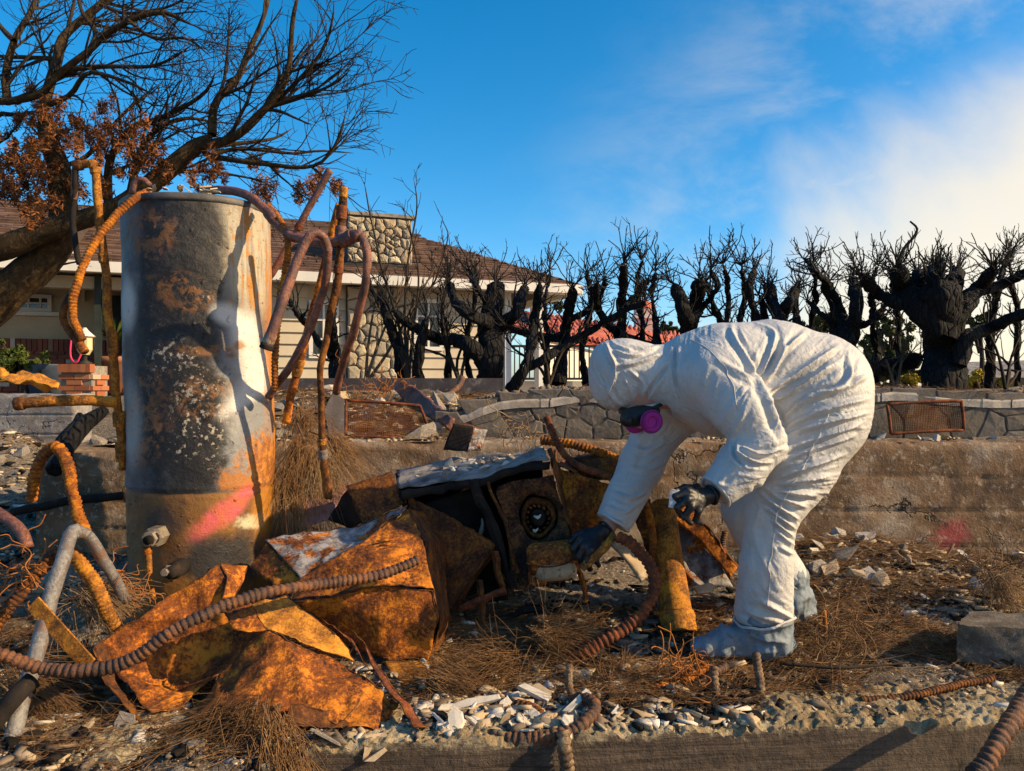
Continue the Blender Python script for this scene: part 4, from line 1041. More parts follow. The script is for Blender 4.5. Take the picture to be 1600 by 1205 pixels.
# pollarded hedge stumps, burnt black
def hedge_tree(name, label, trunks, seed, top=None, dens=1.0, cat='tree', spec2=None):
    rg = np.random.default_rng(seed); tr, tw = [], []
    b = trunks[0][0][0]
    for (pth, r0, r1, d) in trunks:
        p, rr = limb([(x, y, d + .25*math.sin(i*1.7+seed)) if i else (x, y, d) for i, (x, y) in enumerate(pth)], r0/FPX*d, r1/FPX*d, .02, .03)
        tr.append((p, rr, 22 if r0 > 9 else 12))
        # twigs crowd the upper end of each limb
        sp = spec2 or [(14*dens, .12, .40, .3, 1.1, .42, .22, .10, .8, .25), (9*dens, .06, .2, .3, 1.1, .62, .22, .08, .9, .12), (7, .03, .1, .3, 1.1, .62, .18, .05, .9, .2)]
        sprout(rg, tw, p, rr, 0, sp)
        e = p[-1]; T = norm(p[-1]-p[-2])
        for _ in range(int(7*dens)):      # crown of shoots at the cut
            dr = norm(T + .9*rg.normal(size=3) + np.array([0, 0, .5])); q = curve_twig(rg, e, dr, rg.uniform(.14, .42), 7, .2, .12)
            ra = np.linspace(max(.006, rr[-1]*.28), .004, 7); tw.append((q, ra, 5)); sprout(rg, tw, q, ra, 1, sp)
    th = thing(name, (*P(b[0], b[1], trunks[0][3])[:2], .75), label, cat, 'burnt hedge trees behind the walls')
    Vt, Ft = batch_tubes(tr); q_ = Vt*np.array([1, 1, .28]); Vt = Vt + .016*np.stack([1-2*np.abs(vn(q_, 26, 1)), 1-2*np.abs(vn(q_, 26, 2)), .3*vn(Vt, 20, 3)], 1) + .012*np.stack([vn(Vt, 9, 4), vn(Vt, 9, 5), vn(Vt, 9, 6)], 1)
    obj('trunk', Vt, Ft, M['bark_black'], th); obj('crown', *batch_tubes(tw), M['twig_black'], th)
    return th
HD = 7.2
hedge_tree('hedge_tree', 'slim burnt stump seen between the bent copper pipes', [([(528, 612), (522, 560), (516, 500), (525, 465)], 12, 5, HD), ([(516, 560), (480, 510), (455, 480), (448, 462)], 6, 3, HD)], 1, dens=.7)
hedge_tree('hedge_tree', 'pair of thin burnt stems left of the widest-limbed hedge tree', [([(632, 612), (622, 550), (605, 500), (596, 455)], 10, 5, HD), ([(652, 612), (655, 560), (663, 495)], 10, 6, HD-.2), ([(605, 500), (590, 470), (575, 440)], 4, 2, HD)], 2, dens=.8)
hedge_tree('hedge_tree', 'burnt hedge tree with a long limb sweeping left across the stone wall', [([(766, 612), (765, 560), (768, 500), (776, 440)], 21, 14, HD), ([(757, 570), (735, 540), (705, 530), (680, 528), (645, 510), (608, 486)], 13, 6, HD-.1), ([(765, 505), (735, 495), (712, 472), (702, 440)], 10, 6, HD-.2), ([(785, 510), (808, 485), (820, 445)], 11, 8, HD+.1), ([(766, 470), (745, 450), (735, 425)], 6, 3, HD+.1)], 3)
hedge_tree('hedge_tree', 'slanting burnt stem just right of the widest-limbed hedge tree', [([(798, 615), (822, 560), (835, 500), (842, 440)], 10, 6, HD-.3), ([(815, 575), (850, 560), (900, 530), (960, 495), (1010, 470)], 8, 4, HD-.3)], 4, dens=.9)
hedge_tree('hedge_tree', 'upright burnt stump before the red tile roof', [([(872, 600), (877, 560), (884, 510), (895, 450)], 11, 7, HD), ([(876, 530), (850, 528), (815, 520), (790, 508)], 6, 4, HD), ([(884, 505), (910, 490), (935, 465), (945, 435)], 6, 3, HD+.1)], 5)
hedge_tree('hedge_tree', 'tall burnt stem above the hooded head', [([(970, 600), (970, 500), (972, 445), (975, 410)], 10, 6, HD), ([(972, 520), (945, 505), (930, 470), (935, 440)], 7, 4, HD), ([(975, 480), (1000, 455), (1010, 435)], 6, 4, HD), ([(965, 520), (1000, 535), (1040, 545)], 8, 6, HD-.1)], 6, dens=1.2)
hedge_tree('hedge_tree', 'forked burnt stump above the bent shoulder', [([(1078, 620), (1076, 530), (1068, 490), (1050, 445)], 16, 9, HD), ([(1074, 510), (1084, 475), (1092, 440)], 13, 9, HD), ([(1082, 500), (1100, 475), (1120, 450), (1112, 420)], 6, 3, HD)], 7)
hedge_tree('hedge_tree', 'thin burnt stem above the middle of the back', [([(1182, 620), (1180, 510), (1172, 450), (1176, 420)], 8, 4, HD), ([(1195, 610), (1195, 500), (1185, 460)], 8, 5, HD+.2), ([(1150, 600), (1130, 520), (1112, 470), (1105, 440)], 6, 3, HD+.3)], 8, dens=1.1)
hedge_tree('hedge_tree', 'burnt stump with two blunt arms above the hips', [([(1222, 620), (1218, 510), (1205, 470), (1196, 443)], 12, 8, HD), ([(1218, 500), (1232, 475), (1243, 448)], 9, 7, HD), ([(1250, 600), (1245, 510), (1240, 470)], 6, 4, HD+.1)], 9, dens=1.1)
hedge_tree('hedge_tree', 'burnt stump with a curved low limb right of the hips', [([(1328, 640), (1322, 540), (1308, 490), (1286, 438)], 17, 9, HD), ([(1325, 530), (1335, 480), (1332, 432)], 11, 8, HD), ([(1330, 545), (1350, 568), (1385, 575), (1440, 558)], 11, 13, HD-.1), ([(1335, 510), (1360, 500), (1385, 475)], 6, 4, HD), ([(1290, 440), (1270, 425), (1255, 405)], 5, 3, HD), ([(1318, 520), (1290, 500), (1262, 470)], 5, 3, HD+.2)], 10, dens=1.1)
big = [([(1478, 640), (1474, 590), (1472, 540), (1468, 480), (1466, 445)], 31, 29, HD-.4), ([(1470, 520), (1430, 480), (1412, 450), (1400, 420)], 22, 12, HD-.5), ([(1440, 480), (1400, 474), (1370, 458), (1345, 432)], 11, 8, HD-.4),
       ([(1478, 530), (1505, 480), (1530, 450), (1555, 425)], 20, 9, HD-.4), ([(1490, 470), (1520, 462), (1570, 440), (1610, 420)], 11, 6, HD-.3), ([(1495, 570), (1508, 530), (1545, 515), (1590, 495), (1640, 478)], 12, 8, HD-.5),
       ([(1470, 470), (1462, 440), (1460, 425)], 16, 12, HD-.6), ([(1480, 470), (1490, 440), (1492, 422)], 15, 11, HD-.2), ([(1450, 470), (1438, 440), (1434, 425)], 13, 9, HD-.3)]
ht_ = hedge_tree('hedge_tree', 'thickest burnt trunk with a crown of black stubs, rightmost of the hedge', big, 11, dens=2.4,
    spec2=[(13, .14, .42, .25, .9, .3, .18, .12, .85, .5), (9, .06, .2, .3, 1.0, .6, .16, .08, .9, .15), (5, .03, .09, .3, 1.0, .6, .14, .05, .9, .2)])
obj('shoot', *tube(PP([(1398, 425, 6.7), (1412, 390, 6.7), (1428, 370, 6.7), (1433, 357, 6.7), (1422, 346, 6.7)]), [.022, .018, .014, .012, .008], 8, .03), M['twig_black'], ht_)

for lab, tr_, sd_ in (
    ('slender burnt stems filling the gap left of the sweeping limb', [([(700, 612), (698, 540), (690, 480), (696, 435)], 5, 2.5, HD+.3), ([(735, 612), (730, 540), (742, 470), (738, 420)], 5, 2.5, HD+.4)], 21),
    ('slender burnt stems right of the slanting stem', [([(852, 612), (856, 540), (850, 470), (858, 420)], 5, 2.5, HD+.3), ([(915, 612), (912, 540), (922, 470), (915, 425)], 6, 3, HD+.3)], 22),
    ('slender burnt stems left of the forked stump', [([(1030, 612), (1028, 540), (1018, 470), (1024, 425)], 6, 3, HD+.3), ([(1000, 612), (1004, 520), (996, 450), (1002, 405)], 5, 2.5, HD+.2)], 23),
    ('slender burnt stems right of the forked stump', [([(1125, 612), (1128, 530), (1138, 460), (1132, 410)], 6, 3, HD+.2), ([(1148, 612), (1150, 520), (1160, 460), (1158, 415)], 5, 2.5, HD+.4)], 24),
    ('slender burnt stems left of the low-limbed stump', [([(1268, 612), (1266, 520), (1274, 460), (1268, 420)], 6, 3, HD+.3), ([(1295, 612), (1300, 500), (1296, 440)], 5, 2.5, HD+.4)], 25),
    ('slender burnt stems between the two right-hand stumps', [([(1372, 612), (1368, 520), (1362, 460), (1370, 415)], 6, 3, HD+.3), ([(1400, 600), (1402, 500), (1392, 440)], 5, 2.5, HD+.4)], 26),
    ('slender burnt stems at the right end of the hedge', [([(1545, 612), (1548, 520), (1560, 450), (1572, 405)], 7, 3, HD+.2), ([(1590, 612), (1588, 500), (1580, 420)], 6, 3, HD+.4)], 27)):
    hedge_tree('hedge_tree', lab, tr_, sd_, dens=1.15)
# slim wispy shrubs with dry upright shoots in front of the stone wall
def wisp(label, base, shoots, seed, mat='twig_dark', d=6.9):
    rg = np.random.default_rng(seed); tw = []
    for s in shoots:
        p, rr = limb([(x, y, d + .1*i) for i, (x, y) in enumerate([base] + s)], .016, .006, .02, .08); tw.append((p, rr, 6))
        sprout(rg, tw, p, rr, 0, [(5, .15, .5, .2, .6, .6, .08, .05, .9, .3), (6, .06, .2, .3, .8, .6, .08, .03, .9, .3)])
    th = thing('bare_shrub', (*P(base[0], base[1], d)[:2], .85), label, 'shrub', 'bare shrubs among the burnt hedge')
    obj('crown', *batch_tubes(tw), M[mat], th); return th
wisp('leggy bare shrub with thin shoots reaching above the stone chimney', (640, 600), [[(625, 520), (600, 420), (580, 340), (568, 285)], [(632, 500), (640, 400), (650, 330), (645, 280)], [(645, 520), (655, 420), (630, 330)], [(640, 500), (680, 440), (700, 370), (690, 345)], [(620, 540), (590, 470), (578, 420)]], 31)
wisp('bare shrub with dry tan stems leaning right before the stone wall', (570, 600), [[(590, 540), (620, 470), (650, 420)], [(600, 560), (640, 490), (680, 420), (705, 380)], [(575, 540), (585, 480), (600, 430)]], 32, 'twig_tan')
wisp('bare shrub with tangled low stems right of the stone wall', (720, 600), [[(700, 540), (690, 470), (700, 430)], [(730, 550), (770, 480), (775, 400)], [(715, 560), (740, 500), (745, 430)], [(700, 560), (660, 545), (640, 540)]], 33)
wisp('bare shrub with arching stems between the slanting stem and tile roof', (860, 600), [[(850, 540), (840, 480), (860, 420)], [(880, 550), (920, 500), (930, 450)], [(840, 570), (800, 540), (790, 510)]], 34)
wisp('tangle of bare dry stems at the far right edge', (1570, 610), [[(1560, 560), (1540, 500), (1545, 460)], [(1580, 560), (1600, 510)], [(1575, 570), (1530, 545), (1510, 535)], [(1590, 580), (1560, 580), (1540, 560)]], 35)
wisp('tangle of bare dry stems between the two right-hand hedge trunks', (1400, 610), [[(1385, 560), (1370, 520)], [(1410, 560), (1420, 520), (1405, 490)], [(1395, 575), (1430, 545)], [(1400, 580), (1360, 560), (1350, 530)]], 36, 'twig_tan')

# living greenery
def leafy(name, label, cat, blobs, d, mat, seed, leaf=.06, per=420, trunk=None, group=None):
    rg = np.random.default_rng(seed); cs, ss = [], []
    for (x, y, s) in blobs:
        for _ in range(16): cs.append(P(x + rg.normal()*s*.5, y + rg.normal()*s*.45, d + rg.normal()*s/FPX*d*.6)); ss.append(s*rg.uniform(.12, .32)/FPX*d)
    th = thing(name, (*P(blobs[0][0], 0, d)[:2], .3), label, cat, group)
    obj('crown', *leaf_cloud(rg, np.array(cs), np.array(ss), per//3, leaf*.7, .5), M[mat], th, False)
    b = P(blobs[0][0], blobs[0][1], d)
    tr = [(catmull(np.array([(b[0], d, .3), (b[0]+.1, d, (b[2]+.3)/2), b]), .3), None, 7)]
    tr = [(p, np.linspace(.12, .04, len(p))*min(1, d/14), s) for p, _, s in tr]
    for c in cs[::4]: q = catmull(np.array([(b[0], d, b[2]*.6+.2), (c+b)/2 - (0, 0, .1), c]), .3); tr.append((q, np.linspace(.05, .012, len(q))*min(1, d/14), 5))
    obj('trunk', *batch_tubes(tr), M['twig_dark'], th); return th
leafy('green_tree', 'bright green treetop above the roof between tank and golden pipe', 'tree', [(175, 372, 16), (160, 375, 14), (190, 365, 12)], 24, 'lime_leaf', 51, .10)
leafy('green_tree', 'green treetop above the porch roof behind the leaning trunk', 'tree', [(58, 362, 12), (45, 370, 12), (110, 370, 14), (135, 372, 10)], 25, 'green_leaf', 52, .10)
leafy('flowering_bush', 'dark green bush before the brick porch at the left edge', 'bush', [(30, 565, 22), (10, 560, 22), (50, 575, 16), (-15, 570, 22)], 10.8, 'green_leaf', 53, .035)
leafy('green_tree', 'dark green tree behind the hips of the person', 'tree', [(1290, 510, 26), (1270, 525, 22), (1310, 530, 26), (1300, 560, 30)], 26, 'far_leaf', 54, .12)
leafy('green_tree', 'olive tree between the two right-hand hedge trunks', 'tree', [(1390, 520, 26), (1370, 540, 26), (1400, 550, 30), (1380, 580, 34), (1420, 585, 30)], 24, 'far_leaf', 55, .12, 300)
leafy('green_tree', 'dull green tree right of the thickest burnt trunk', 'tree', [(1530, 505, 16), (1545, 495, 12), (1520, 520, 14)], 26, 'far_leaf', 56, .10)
leafy('yellow_bush', 'yellow flowering bush left of the thickest burnt trunk', 'bush', [(1425, 592, 16), (1410, 598, 12)], 12, 'yellow_leaf', 57, .04)
leafy('yellow_bush', 'yellow-leaved bush right of the thickest burnt trunk', 'bush', [(1530, 590, 18), (1515, 600, 14), (1575, 600, 12)], 12.5, 'yellow_leaf', 58, .04, 200)
leafy('green_tree', 'small far tree in the gap right of the pink chimney', 'tree', [(1040, 512, 9), (1056, 518, 8), (1030, 520, 8)], 38, 'far_leaf', 59, .14, 160)
leafy('green_tree', 'far tree glimpsed between porch post and red roof', 'tree', [(790, 500, 12), (870, 478, 9)], 40, 'far_leaf', 60, .14, 160)
# spiky porch plant
rg = np.random.default_rng(8); V = []; F = []
c0 = P(180, 520, 12.3)
for i in range(40):
    a = rg.uniform(0, 6.28); el = rg.uniform(.3, 1.4); L = rg.uniform(.3, .75); d = np.array([math.cos(a)*math.cos(el), math.sin(a)*math.cos(el), math.sin(el)])
    p = c0 + (0, 0, -.15); s = np.cross(d, (0, 0, 1)); s = norm(s)*.025; k = len(V)
    V += [p - s, p + s, p + d*L*.6 + s, p + d*L*.6 - s, p + d*L - (0, 0, .12*L)]; F += [(k, k+1, k+2, k+3), (k+3, k+2, k+4)]
tag(obj('spiky_plant', np.array(V), F, M['green_leaf'], None, False), 'spiky green plant growing in the terracotta porch pot', 'plant')
M['ledge_grey'] = concrete('weathered_block', (.22, .20, .17), (.14, .115, .09), (.06, .05, .042), 5)
# ------------------------------------------------------------------ water heater
TX, TY, TR, TB = P(322, 0, 3.0)[0], 3.0, .270, .02
TCX = TX - .022*.8
def tpt(px, py=600):
    """angle round the tank (0 facing -Y, + to the right) and height of the jacket point seen at a photo pixel"""
    k = (px-800)/FPX; A_ = k*k+1; B_ = -2*(k*TCX+TY); C_ = TCX**2+TY**2-TR**2; D_ = max(0., B_*B_-4*A_*C_); t = (-B_-math.sqrt(D_))/(2*A_)
    return math.atan2(k*t-TCX, TY-t), CH-(py-602.5)/FPX*t-TB
def tZ(py): return tpt(310, py)[1]
def tank_mat():
    g = G('scorched_tank_paint'); x, y, z = g.xyz(); wob = g.noise(7, 7, .68, .3); fine = g.noise(34, 6, .7); mid = g.noise(15, 6, .7, .2)
    th = g.ma('ARCTAN2', x, g.ma('MULTIPLY', y, -1))
    def blob(px, py, rx, ry, ang=0., soft=(.55, 1.05), amp=1.0, nz=None):
        cx, cz = tpt(px, py); rx = abs(tpt(min(px+rx, 432), py)[0]-tpt(max(px-rx, 186), py)[0])/(min(px+rx, 432)-max(px-rx, 186))*rx*TR; ry = ry/FPX*2.75; ca, sa = math.cos(ang), math.sin(ang)
        dx = g.ma('MULTIPLY', g.ma('SUBTRACT', th, cx), TR); dz = g.ma('SUBTRACT', z, cz)
        u = g.ma('DIVIDE', g.ma('ADD', g.ma('MULTIPLY', dx, ca), g.ma('MULTIPLY', dz, sa)), rx)
        v = g.ma('DIVIDE', g.ma('SUBTRACT', g.ma('MULTIPLY', dz, ca), g.ma('MULTIPLY', dx, sa)), ry)
        r = g.ma('SQRT', g.ma('ADD', g.ma('MULTIPLY', u, u), g.ma('MULTIPLY', v, v)))
        r = g.ma('ADD', r, g.ma('MULTIPLY', g.ma('SUBTRACT', nz or wob, .5), 1.6*amp))
        return g.ma('SUBTRACT', 1, g.step(r, *soft))
    streak = g.noise(5, 6, .65, .2, g.mapv((6, 6, .5)))
    grime = g.noise(20, 7, .75, .4)
    c = g.ramp(wob, (.3, (.045, .045, .05)), (.55, (.085, .085, .09)), (.75, (.15, .148, .148)))
    # pale scorched enamel on the right flank, silver below it, dull mauve grey at the left edge
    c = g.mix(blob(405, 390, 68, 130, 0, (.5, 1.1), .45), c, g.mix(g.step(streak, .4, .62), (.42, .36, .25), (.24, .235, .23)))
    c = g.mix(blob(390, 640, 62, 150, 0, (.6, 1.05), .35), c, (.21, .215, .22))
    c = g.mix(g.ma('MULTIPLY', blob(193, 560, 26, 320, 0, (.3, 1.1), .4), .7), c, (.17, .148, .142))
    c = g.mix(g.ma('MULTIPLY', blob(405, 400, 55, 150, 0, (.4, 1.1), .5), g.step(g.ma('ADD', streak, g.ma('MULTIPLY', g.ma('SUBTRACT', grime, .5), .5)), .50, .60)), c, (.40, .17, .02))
    # char in the middle
    ch = g.mix(g.step(fine, .45, .62), (.010, .010, .011), (.032, .029, .029))
    c = g.mix(blob(270, 520, 66, 300, -.02, (.75, 1.15), .55), c, ch)
    c = g.mix(blob(288, 385, 70, 110, .15, (.7, 1.1), .6), c, ch)
    c = g.mix(blob(298, 655, 72, 130, 0, (.75, 1.0), .6), c, (.009, .009, .011))
    for (px, py, rx, ry, a) in ((235, 370, 36, 50, .3), (275, 445, 55, 30, -.2), (330, 548, 75, 12, 0), (320, 620, 55, 45, 0), (222, 650, 28, 90, 0), (300, 470, 40, 25, 0), (205, 330, 20, 60, 0)):
        c = g.mix(g.ma('MULTIPLY', blob(px, py, rx, ry, a, (.5, 1.1), 1), g.step(grime, .47, .56)), c, (.17, .075, .025))
    for (px, py, rx, ry) in ((300, 650, 44, 60), (330, 690, 26, 50), (285, 700, 30, 25), (345, 660, 14, 50), (310, 600, 50, 40), (270, 560, 50, 40), (330, 465, 14, 10)):
        c = g.mix(g.ma('MULTIPLY', blob(px, py, rx, ry, 0, (.4, 1.1), 1), g.step(g.noise(48, 5, .7), .55, .61)), c, (.36, .31, .25))
    # sprayed white paint
    wh = (.66, .64, .60)
    for (px, py, rx, ry, a, k) in ((358, 492, 30, 20, -.3, .85), (388, 522, 26, 46, .25, .95), (405, 580, 22, 40, -.35, .9), (385, 620, 40, 15, .6, .75), (402, 600, 26, 26, .5, .85), (201, 475, 11, 50, 0, .75), (204, 660, 12, 80, .0, .35), (362, 640, 20, 50, 0, .25)):
        c = g.mix(g.ma('MULTIPLY', blob(px, py, rx, ry, a, (.4, 1.25), .25), k), c, wh)
    # rust creeping up the right edge
    c = g.mix(g.ma('MULTIPLY', blob(428, 600, 20, 300, 0, (.4, 1.1), .9, streak), .95), c, (.46, .165, .012))
    c = g.mix(g.ma('MULTIPLY', blob(410, 725, 30, 75, -.35, (.5, .9), 1.5, grime), .95), c, g.mix(g.step(fine, .42, .6), (.24, .075, .012), (.48, .18, .014)))
    c = g.mix(g.ma('MULTIPLY', blob(375, 755, 40, 24, -.3, (.5, .9), 1.5, grime), .9), c, (.36, .125, .014))
    c = g.mix(g.ma('MULTIPLY', blob(375, 540, 11, 10, 0, (.4, 1.2), 1.2, grime), .8), c, (.35, .16, .04))
    c = g.mix(g.ma('MULTIPLY', g.step(g.noise(44, 5, .75, .3), .60, .66), .6), c, (.10, .055, .028))
    # rusted bottom ring
    zb = g.ma('SUBTRACT', 1, g.step(g.ma('ADD', z, g.ma('MULTIPLY', g.ma('SUBTRACT', fine, .5), .012)), tZ(772)-.002, tZ(772)+.002))
    low = g.ramp(g.noise(6, 7, .65, .3), (.32, (.06, .03, .014)), (.5, (.19, .085, .018)), (.68, (.33, .145, .018)))
    low = g.mix(blob(345, 880, 75, 55, 0, (.5, 1.1), .6), low, (.022, .018, .018))  # low on the right: char, with a cast shadow painted into the colour
    low = g.mix(blob(250, 820, 34, 30, 0, (.5, 1.1), .6), low, (.05, .028, .016))
    low = g.mix(blob(395, 815, 26, 16, 0, (.4, 1.0), 1, mid), low, (.55, .49, .32))
    low = g.mix(g.ma('MULTIPLY', blob(420, 790, 22, 60, 0, (.5, 1.1), .8), .8), low, (.42, .16, .012))
    c = g.mix(zb, c, low)
    pk = g.mix(g.step(mid, .42, .6), (.62, .10, .12), (.50, .11, .05))
    c = g.mix(g.ma('MULTIPLY', blob(352, 800, 62, 22, .62, (.4, 1.1), .5), .9), c, pk)
    c = g.mix(g.ma('MULTIPLY', blob(330, 815, 36, 14, .7, (.4, 1.1), .5), .7), c, pk)
    c = g.mix(g.ma('MULTIPLY', g.step(g.noise(70, 3, .6), .66, .72), .5), c, (.04, .03, .025))
    bl = g.ma('SUBTRACT', 1, g.step(g.vor(30), .0, .28)); hb = g.ma('ADD', g.ma('MULTIPLY', fine, .8), g.ma('MULTIPLY', g.ma('MULTIPLY', bl, g.step(mid, .5, .62)), 1.2))
    hb = g.ma('ADD', hb, g.ma('MULTIPLY', mid, .7))
    g.bump(hb, .8, .008)
    return g.done(c, g.ma('ADD', .38, g.ma('MULTIPLY', fine, .45)), 0, .45)
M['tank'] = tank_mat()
wh = thing('water_heater', (TX, TY, TB), 'tall scorched water heater tank with white and pink spray paint', 'water heater')
ZT = 1.612
n, mz = 120, 150
a = np.arange(n)*2*np.pi/n; zs = np.linspace(TB, ZT, mz); A_, Z_ = np.meshgrid(a, zs, indexing='ij')
pc_ = np.stack([np.cos(A_)*TR, np.sin(A_)*TR, Z_], -1)
rr = TR + .006*fbm(pc_, 3.5, 4, 3) + .0012*fbm(pc_, 24, 3, 13) - .005*np.exp(-((Z_-(tZ(772)+TB))/.005)**2) - .003*np.exp(-((Z_-(tZ(545)+TB))/.006)**2) + .003*np.exp(-((Z_-(tZ(765)+TB))/.008)**2)
rr -= .010*np.exp(-(((A_-5.0)/.18)**2 + ((Z_-(tZ(650)+TB))/.09)**2))*(1+vn(pc_, 25, 7))
lean = -.022*(Z_-TB)
V = np.stack([TX+lean+np.cos(A_)*rr, TY+np.sin(A_)*rr, Z_], -1).reshape(-1, 3); I = np.arange(n*mz).reshape(n, mz); In = np.roll(I, -1, 0)
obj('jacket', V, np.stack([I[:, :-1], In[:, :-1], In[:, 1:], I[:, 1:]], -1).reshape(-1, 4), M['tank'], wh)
M['lid'] = plain('scorched_lid', (.03, .03, .032), (.13, .125, .12), 8, .6, .5, .004, .4, c3=(.18, .085, .03))
tcx = TX - .022*(ZT-TB)
V, F = lathe([(TR+.003, -.008), (TR+.005, 0), (TR+.005, .012), (TR+.001, .018), (TR-.02, .022), (.15, .034), (.02, .040)], (tcx, TY), 72, ZT)
V[:, 2] += .004*fbm(V, 6, 3, 9); obj('lid', V, F, M['lid'], wh)
def fit(px, py, r, L, mat, name, parent, hexa=False, d=2.70):
    c = P(px, py, d); y0 = d+.10
    p = [(r*.55, 0), (r*.55, L*.35), (r, L*.38), (r, L*.8), (r*.72, L*.82), (r*.72, L)]
    nn = 6 if hexa else 14; V, F = lathe(p, (0, 0), nn, 0); V = np.stack([c[0]+V[:, 0], y0 - V[:, 2], c[2]+V[:, 1]], -1)
    return obj(name, V, F, mat, parent, not hexa)
M['valve'] = plain('burnt_brass', (.10, .075, .05), (.30, .25, .19), 20, .5, .3, .002, .5, c3=(.02, .018, .018))
v1 = fit(244, 838, .036, .16, M['valve'], 'element_fitting', wh, True); fit(246, 838, .022, .175, M['char_in'], 'socket', v1)
v2 = fit(279, 888, .030, .17, M['char_metal'], 'drain_valve', wh); fit(273, 886, .018, .185, M['valve'], 'handle', v2, True)
v3 = obj('drain_pipe', *tube(PP([(229, 850, 2.68), (231, 862, 2.68), (234, 900, 2.67), (240, 935, 2.66)]), [.012, .012, .008, .008], 10), M['rust_gold'], wh)
obj('collar', *tube(PP([(229, 853, 2.68), (230.5, 866, 2.68)]), .016, 10), M['rust_orange_fine'], v3)

# ------------------------------------------------------------------ pipes and hoses
def pipe(name, label, cat, pts, r, mat, collars=(), hollow=None, sides=14, group=None, wob=.0):
    """pipe with couplings: collars = (t0, t1, radius factor, material)"""
    r = [q*.9 for q in r] if isinstance(r, (list, tuple)) else r*.9
    p = PP(pts); V, F = tube(p, r, sides, .014, wob=wob or .006, hollow=hollow); V = V + .0016*np.stack([vn(V, 45, 1), vn(V, 45, 2), vn(V, 45, 3)], 1)
    base = p[np.argmin(p[:, 2])]
    if not collars: return tag(obj(name, V, F, M[mat]), label, cat, group)
    th = thing(name, base, label, cat, group); obj('pipe', V, F, M[mat], th)
    c = catmull(p, .006); n = len(c)
    r0 = r if not isinstance(r, (list, tuple)) else None
    for (t0, t1, f, m2) in collars:
        s = c[int(t0*(n-1)):max(int(t0*(n-1))+2, int(t1*(n-1))+1)]
        rc = (r0 or np.interp(t0, np.linspace(0, 1, len(r)), r))*f
        V, F = tube(s, [rc*.92, rc, rc*.95, rc, rc*.9], sides, .004); obj('coupling', V, F, M[m2], th)
    return th
def hose(name, label, pts, r, mat, group=None, pitch=None, depth=.2):
    return tag(obj(name, *conduit(PP(pts), r*.92, pitch, depth=depth), M[mat]), label, 'conduit', group)
D3 = 2.9
# --- around the tank top and right
pipe('copper_pipe', 'dark pipe arching off the tank lid to a cross joint on the right', 'pipe',
     [(318, 300, 3.0), (352, 298, 2.93), (385, 306, 2.88), (412, 325, 2.84), (435, 352, 2.80), (455, 372, 2.76), (480, 376, 2.72), (510, 380, 2.70), (538, 376, 2.68), (552, 367, 2.66)], .0185, 'copper',
     [(.47, .53, 1.35, 'copper'), (.94, 1, 1.6, 'copper')])
pipe('copper_pipe', 'hooked pipe from the cross joint bending down to the rubble', 'pipe',
     [(548, 368, 2.67), (563, 372, 2.65), (573, 398, 2.65), (574, 430, 2.66), (566, 470, 2.70), (550, 520, 2.78), (536, 570, 2.9), (525, 612, 3.0)], .0165, 'copper', [(.0, .06, 1.5, 'copper')])
pipe('copper_pipe', 'thick arched pipe with an open threaded end beside the tank', 'pipe',
     [(512, 392, 2.62), (504, 372, 2.60), (488, 366, 2.58), (475, 382, 2.57), (458, 425, 2.55), (440, 475, 2.53), (424, 522, 2.52), (415, 546, 2.52)], [.017, .018, .018, .019, .0195, .02], 'copper',
     [(.90, .97, 1.15, 'valve'), (.965, 1.0, 1.3, 'char_metal')], hollow=.75)
pipe('copper_pipe', 'long brown pipe sweeping from the arch down to the tank side', 'pipe',
     [(512, 388, 2.63), (510, 420, 2.66), (503, 462, 2.70), (485, 510, 2.74), (462, 555, 2.78), (440, 592, 2.82), (420, 622, 2.86)], .0165, 'copper')
pipe('steel_pipe', 'upright jointed pipe with a yellow top standing right of the tank', 'pipe',
     [(537, 293, 2.72), (533, 345, 2.72), (530, 400, 2.72), (526, 450, 2.73), (513, 510, 2.75), (503, 570, 2.77), (500, 620, 2.79), (503, 690, 2.82), (512, 778, 2.86)], [.0175, .0175, .0165, .016, .0135, .0135, .014, .015, .017], 'rust_dark',
     [(0, .035, 1.05, 'tan_sheet'), (.06, .10, 1.3, 'rust_red'), (.125, .175, 1.35, 'copper'), (.245, .27, 1.25, 'rust_red'), (.29, .34, 1.1, 'rust_dark'), (.80, .825, 1.35, 'rust_gold'), (.84, .87, 1.4, 'grey_pipe'), (.88, 1, 1.15, 'rust_gold')])
pipe('steel_pipe', 'orange-brown straight pipe behind the upright jointed pipe', 'pipe',
     [(531, 318, 2.80), (512, 395, 2.84), (487, 500, 2.9), (462, 590, 2.96), (446, 660, 3.0)], [.014, .015, .016, .018, .018], 'rust', [(.70, .78, 1.25, 'rust_gold')])
pipe('steel_pipe', 'slanting straight pipe rising behind the tank to a dark tip', 'pipe', [(515, 266, 3.1), (478, 335, 3.12), (430, 418, 3.15), (400, 470, 3.18)], .0155, 'copper', [(0, .09, 1.12, 'char_metal'), (.41, .45, 1.2, 'rust_red')])
hose('flexible_conduit', 'orange corrugated hose hanging down the right side of the tank', [(418, 322, 2.88), (438, 345, 2.80), (449, 378, 2.76), (446, 430, 2.75), (436, 480, 2.76), (430, 540, 2.78), (430, 610, 2.80)], .0145, 'rust_orange_fine', pitch=.013)
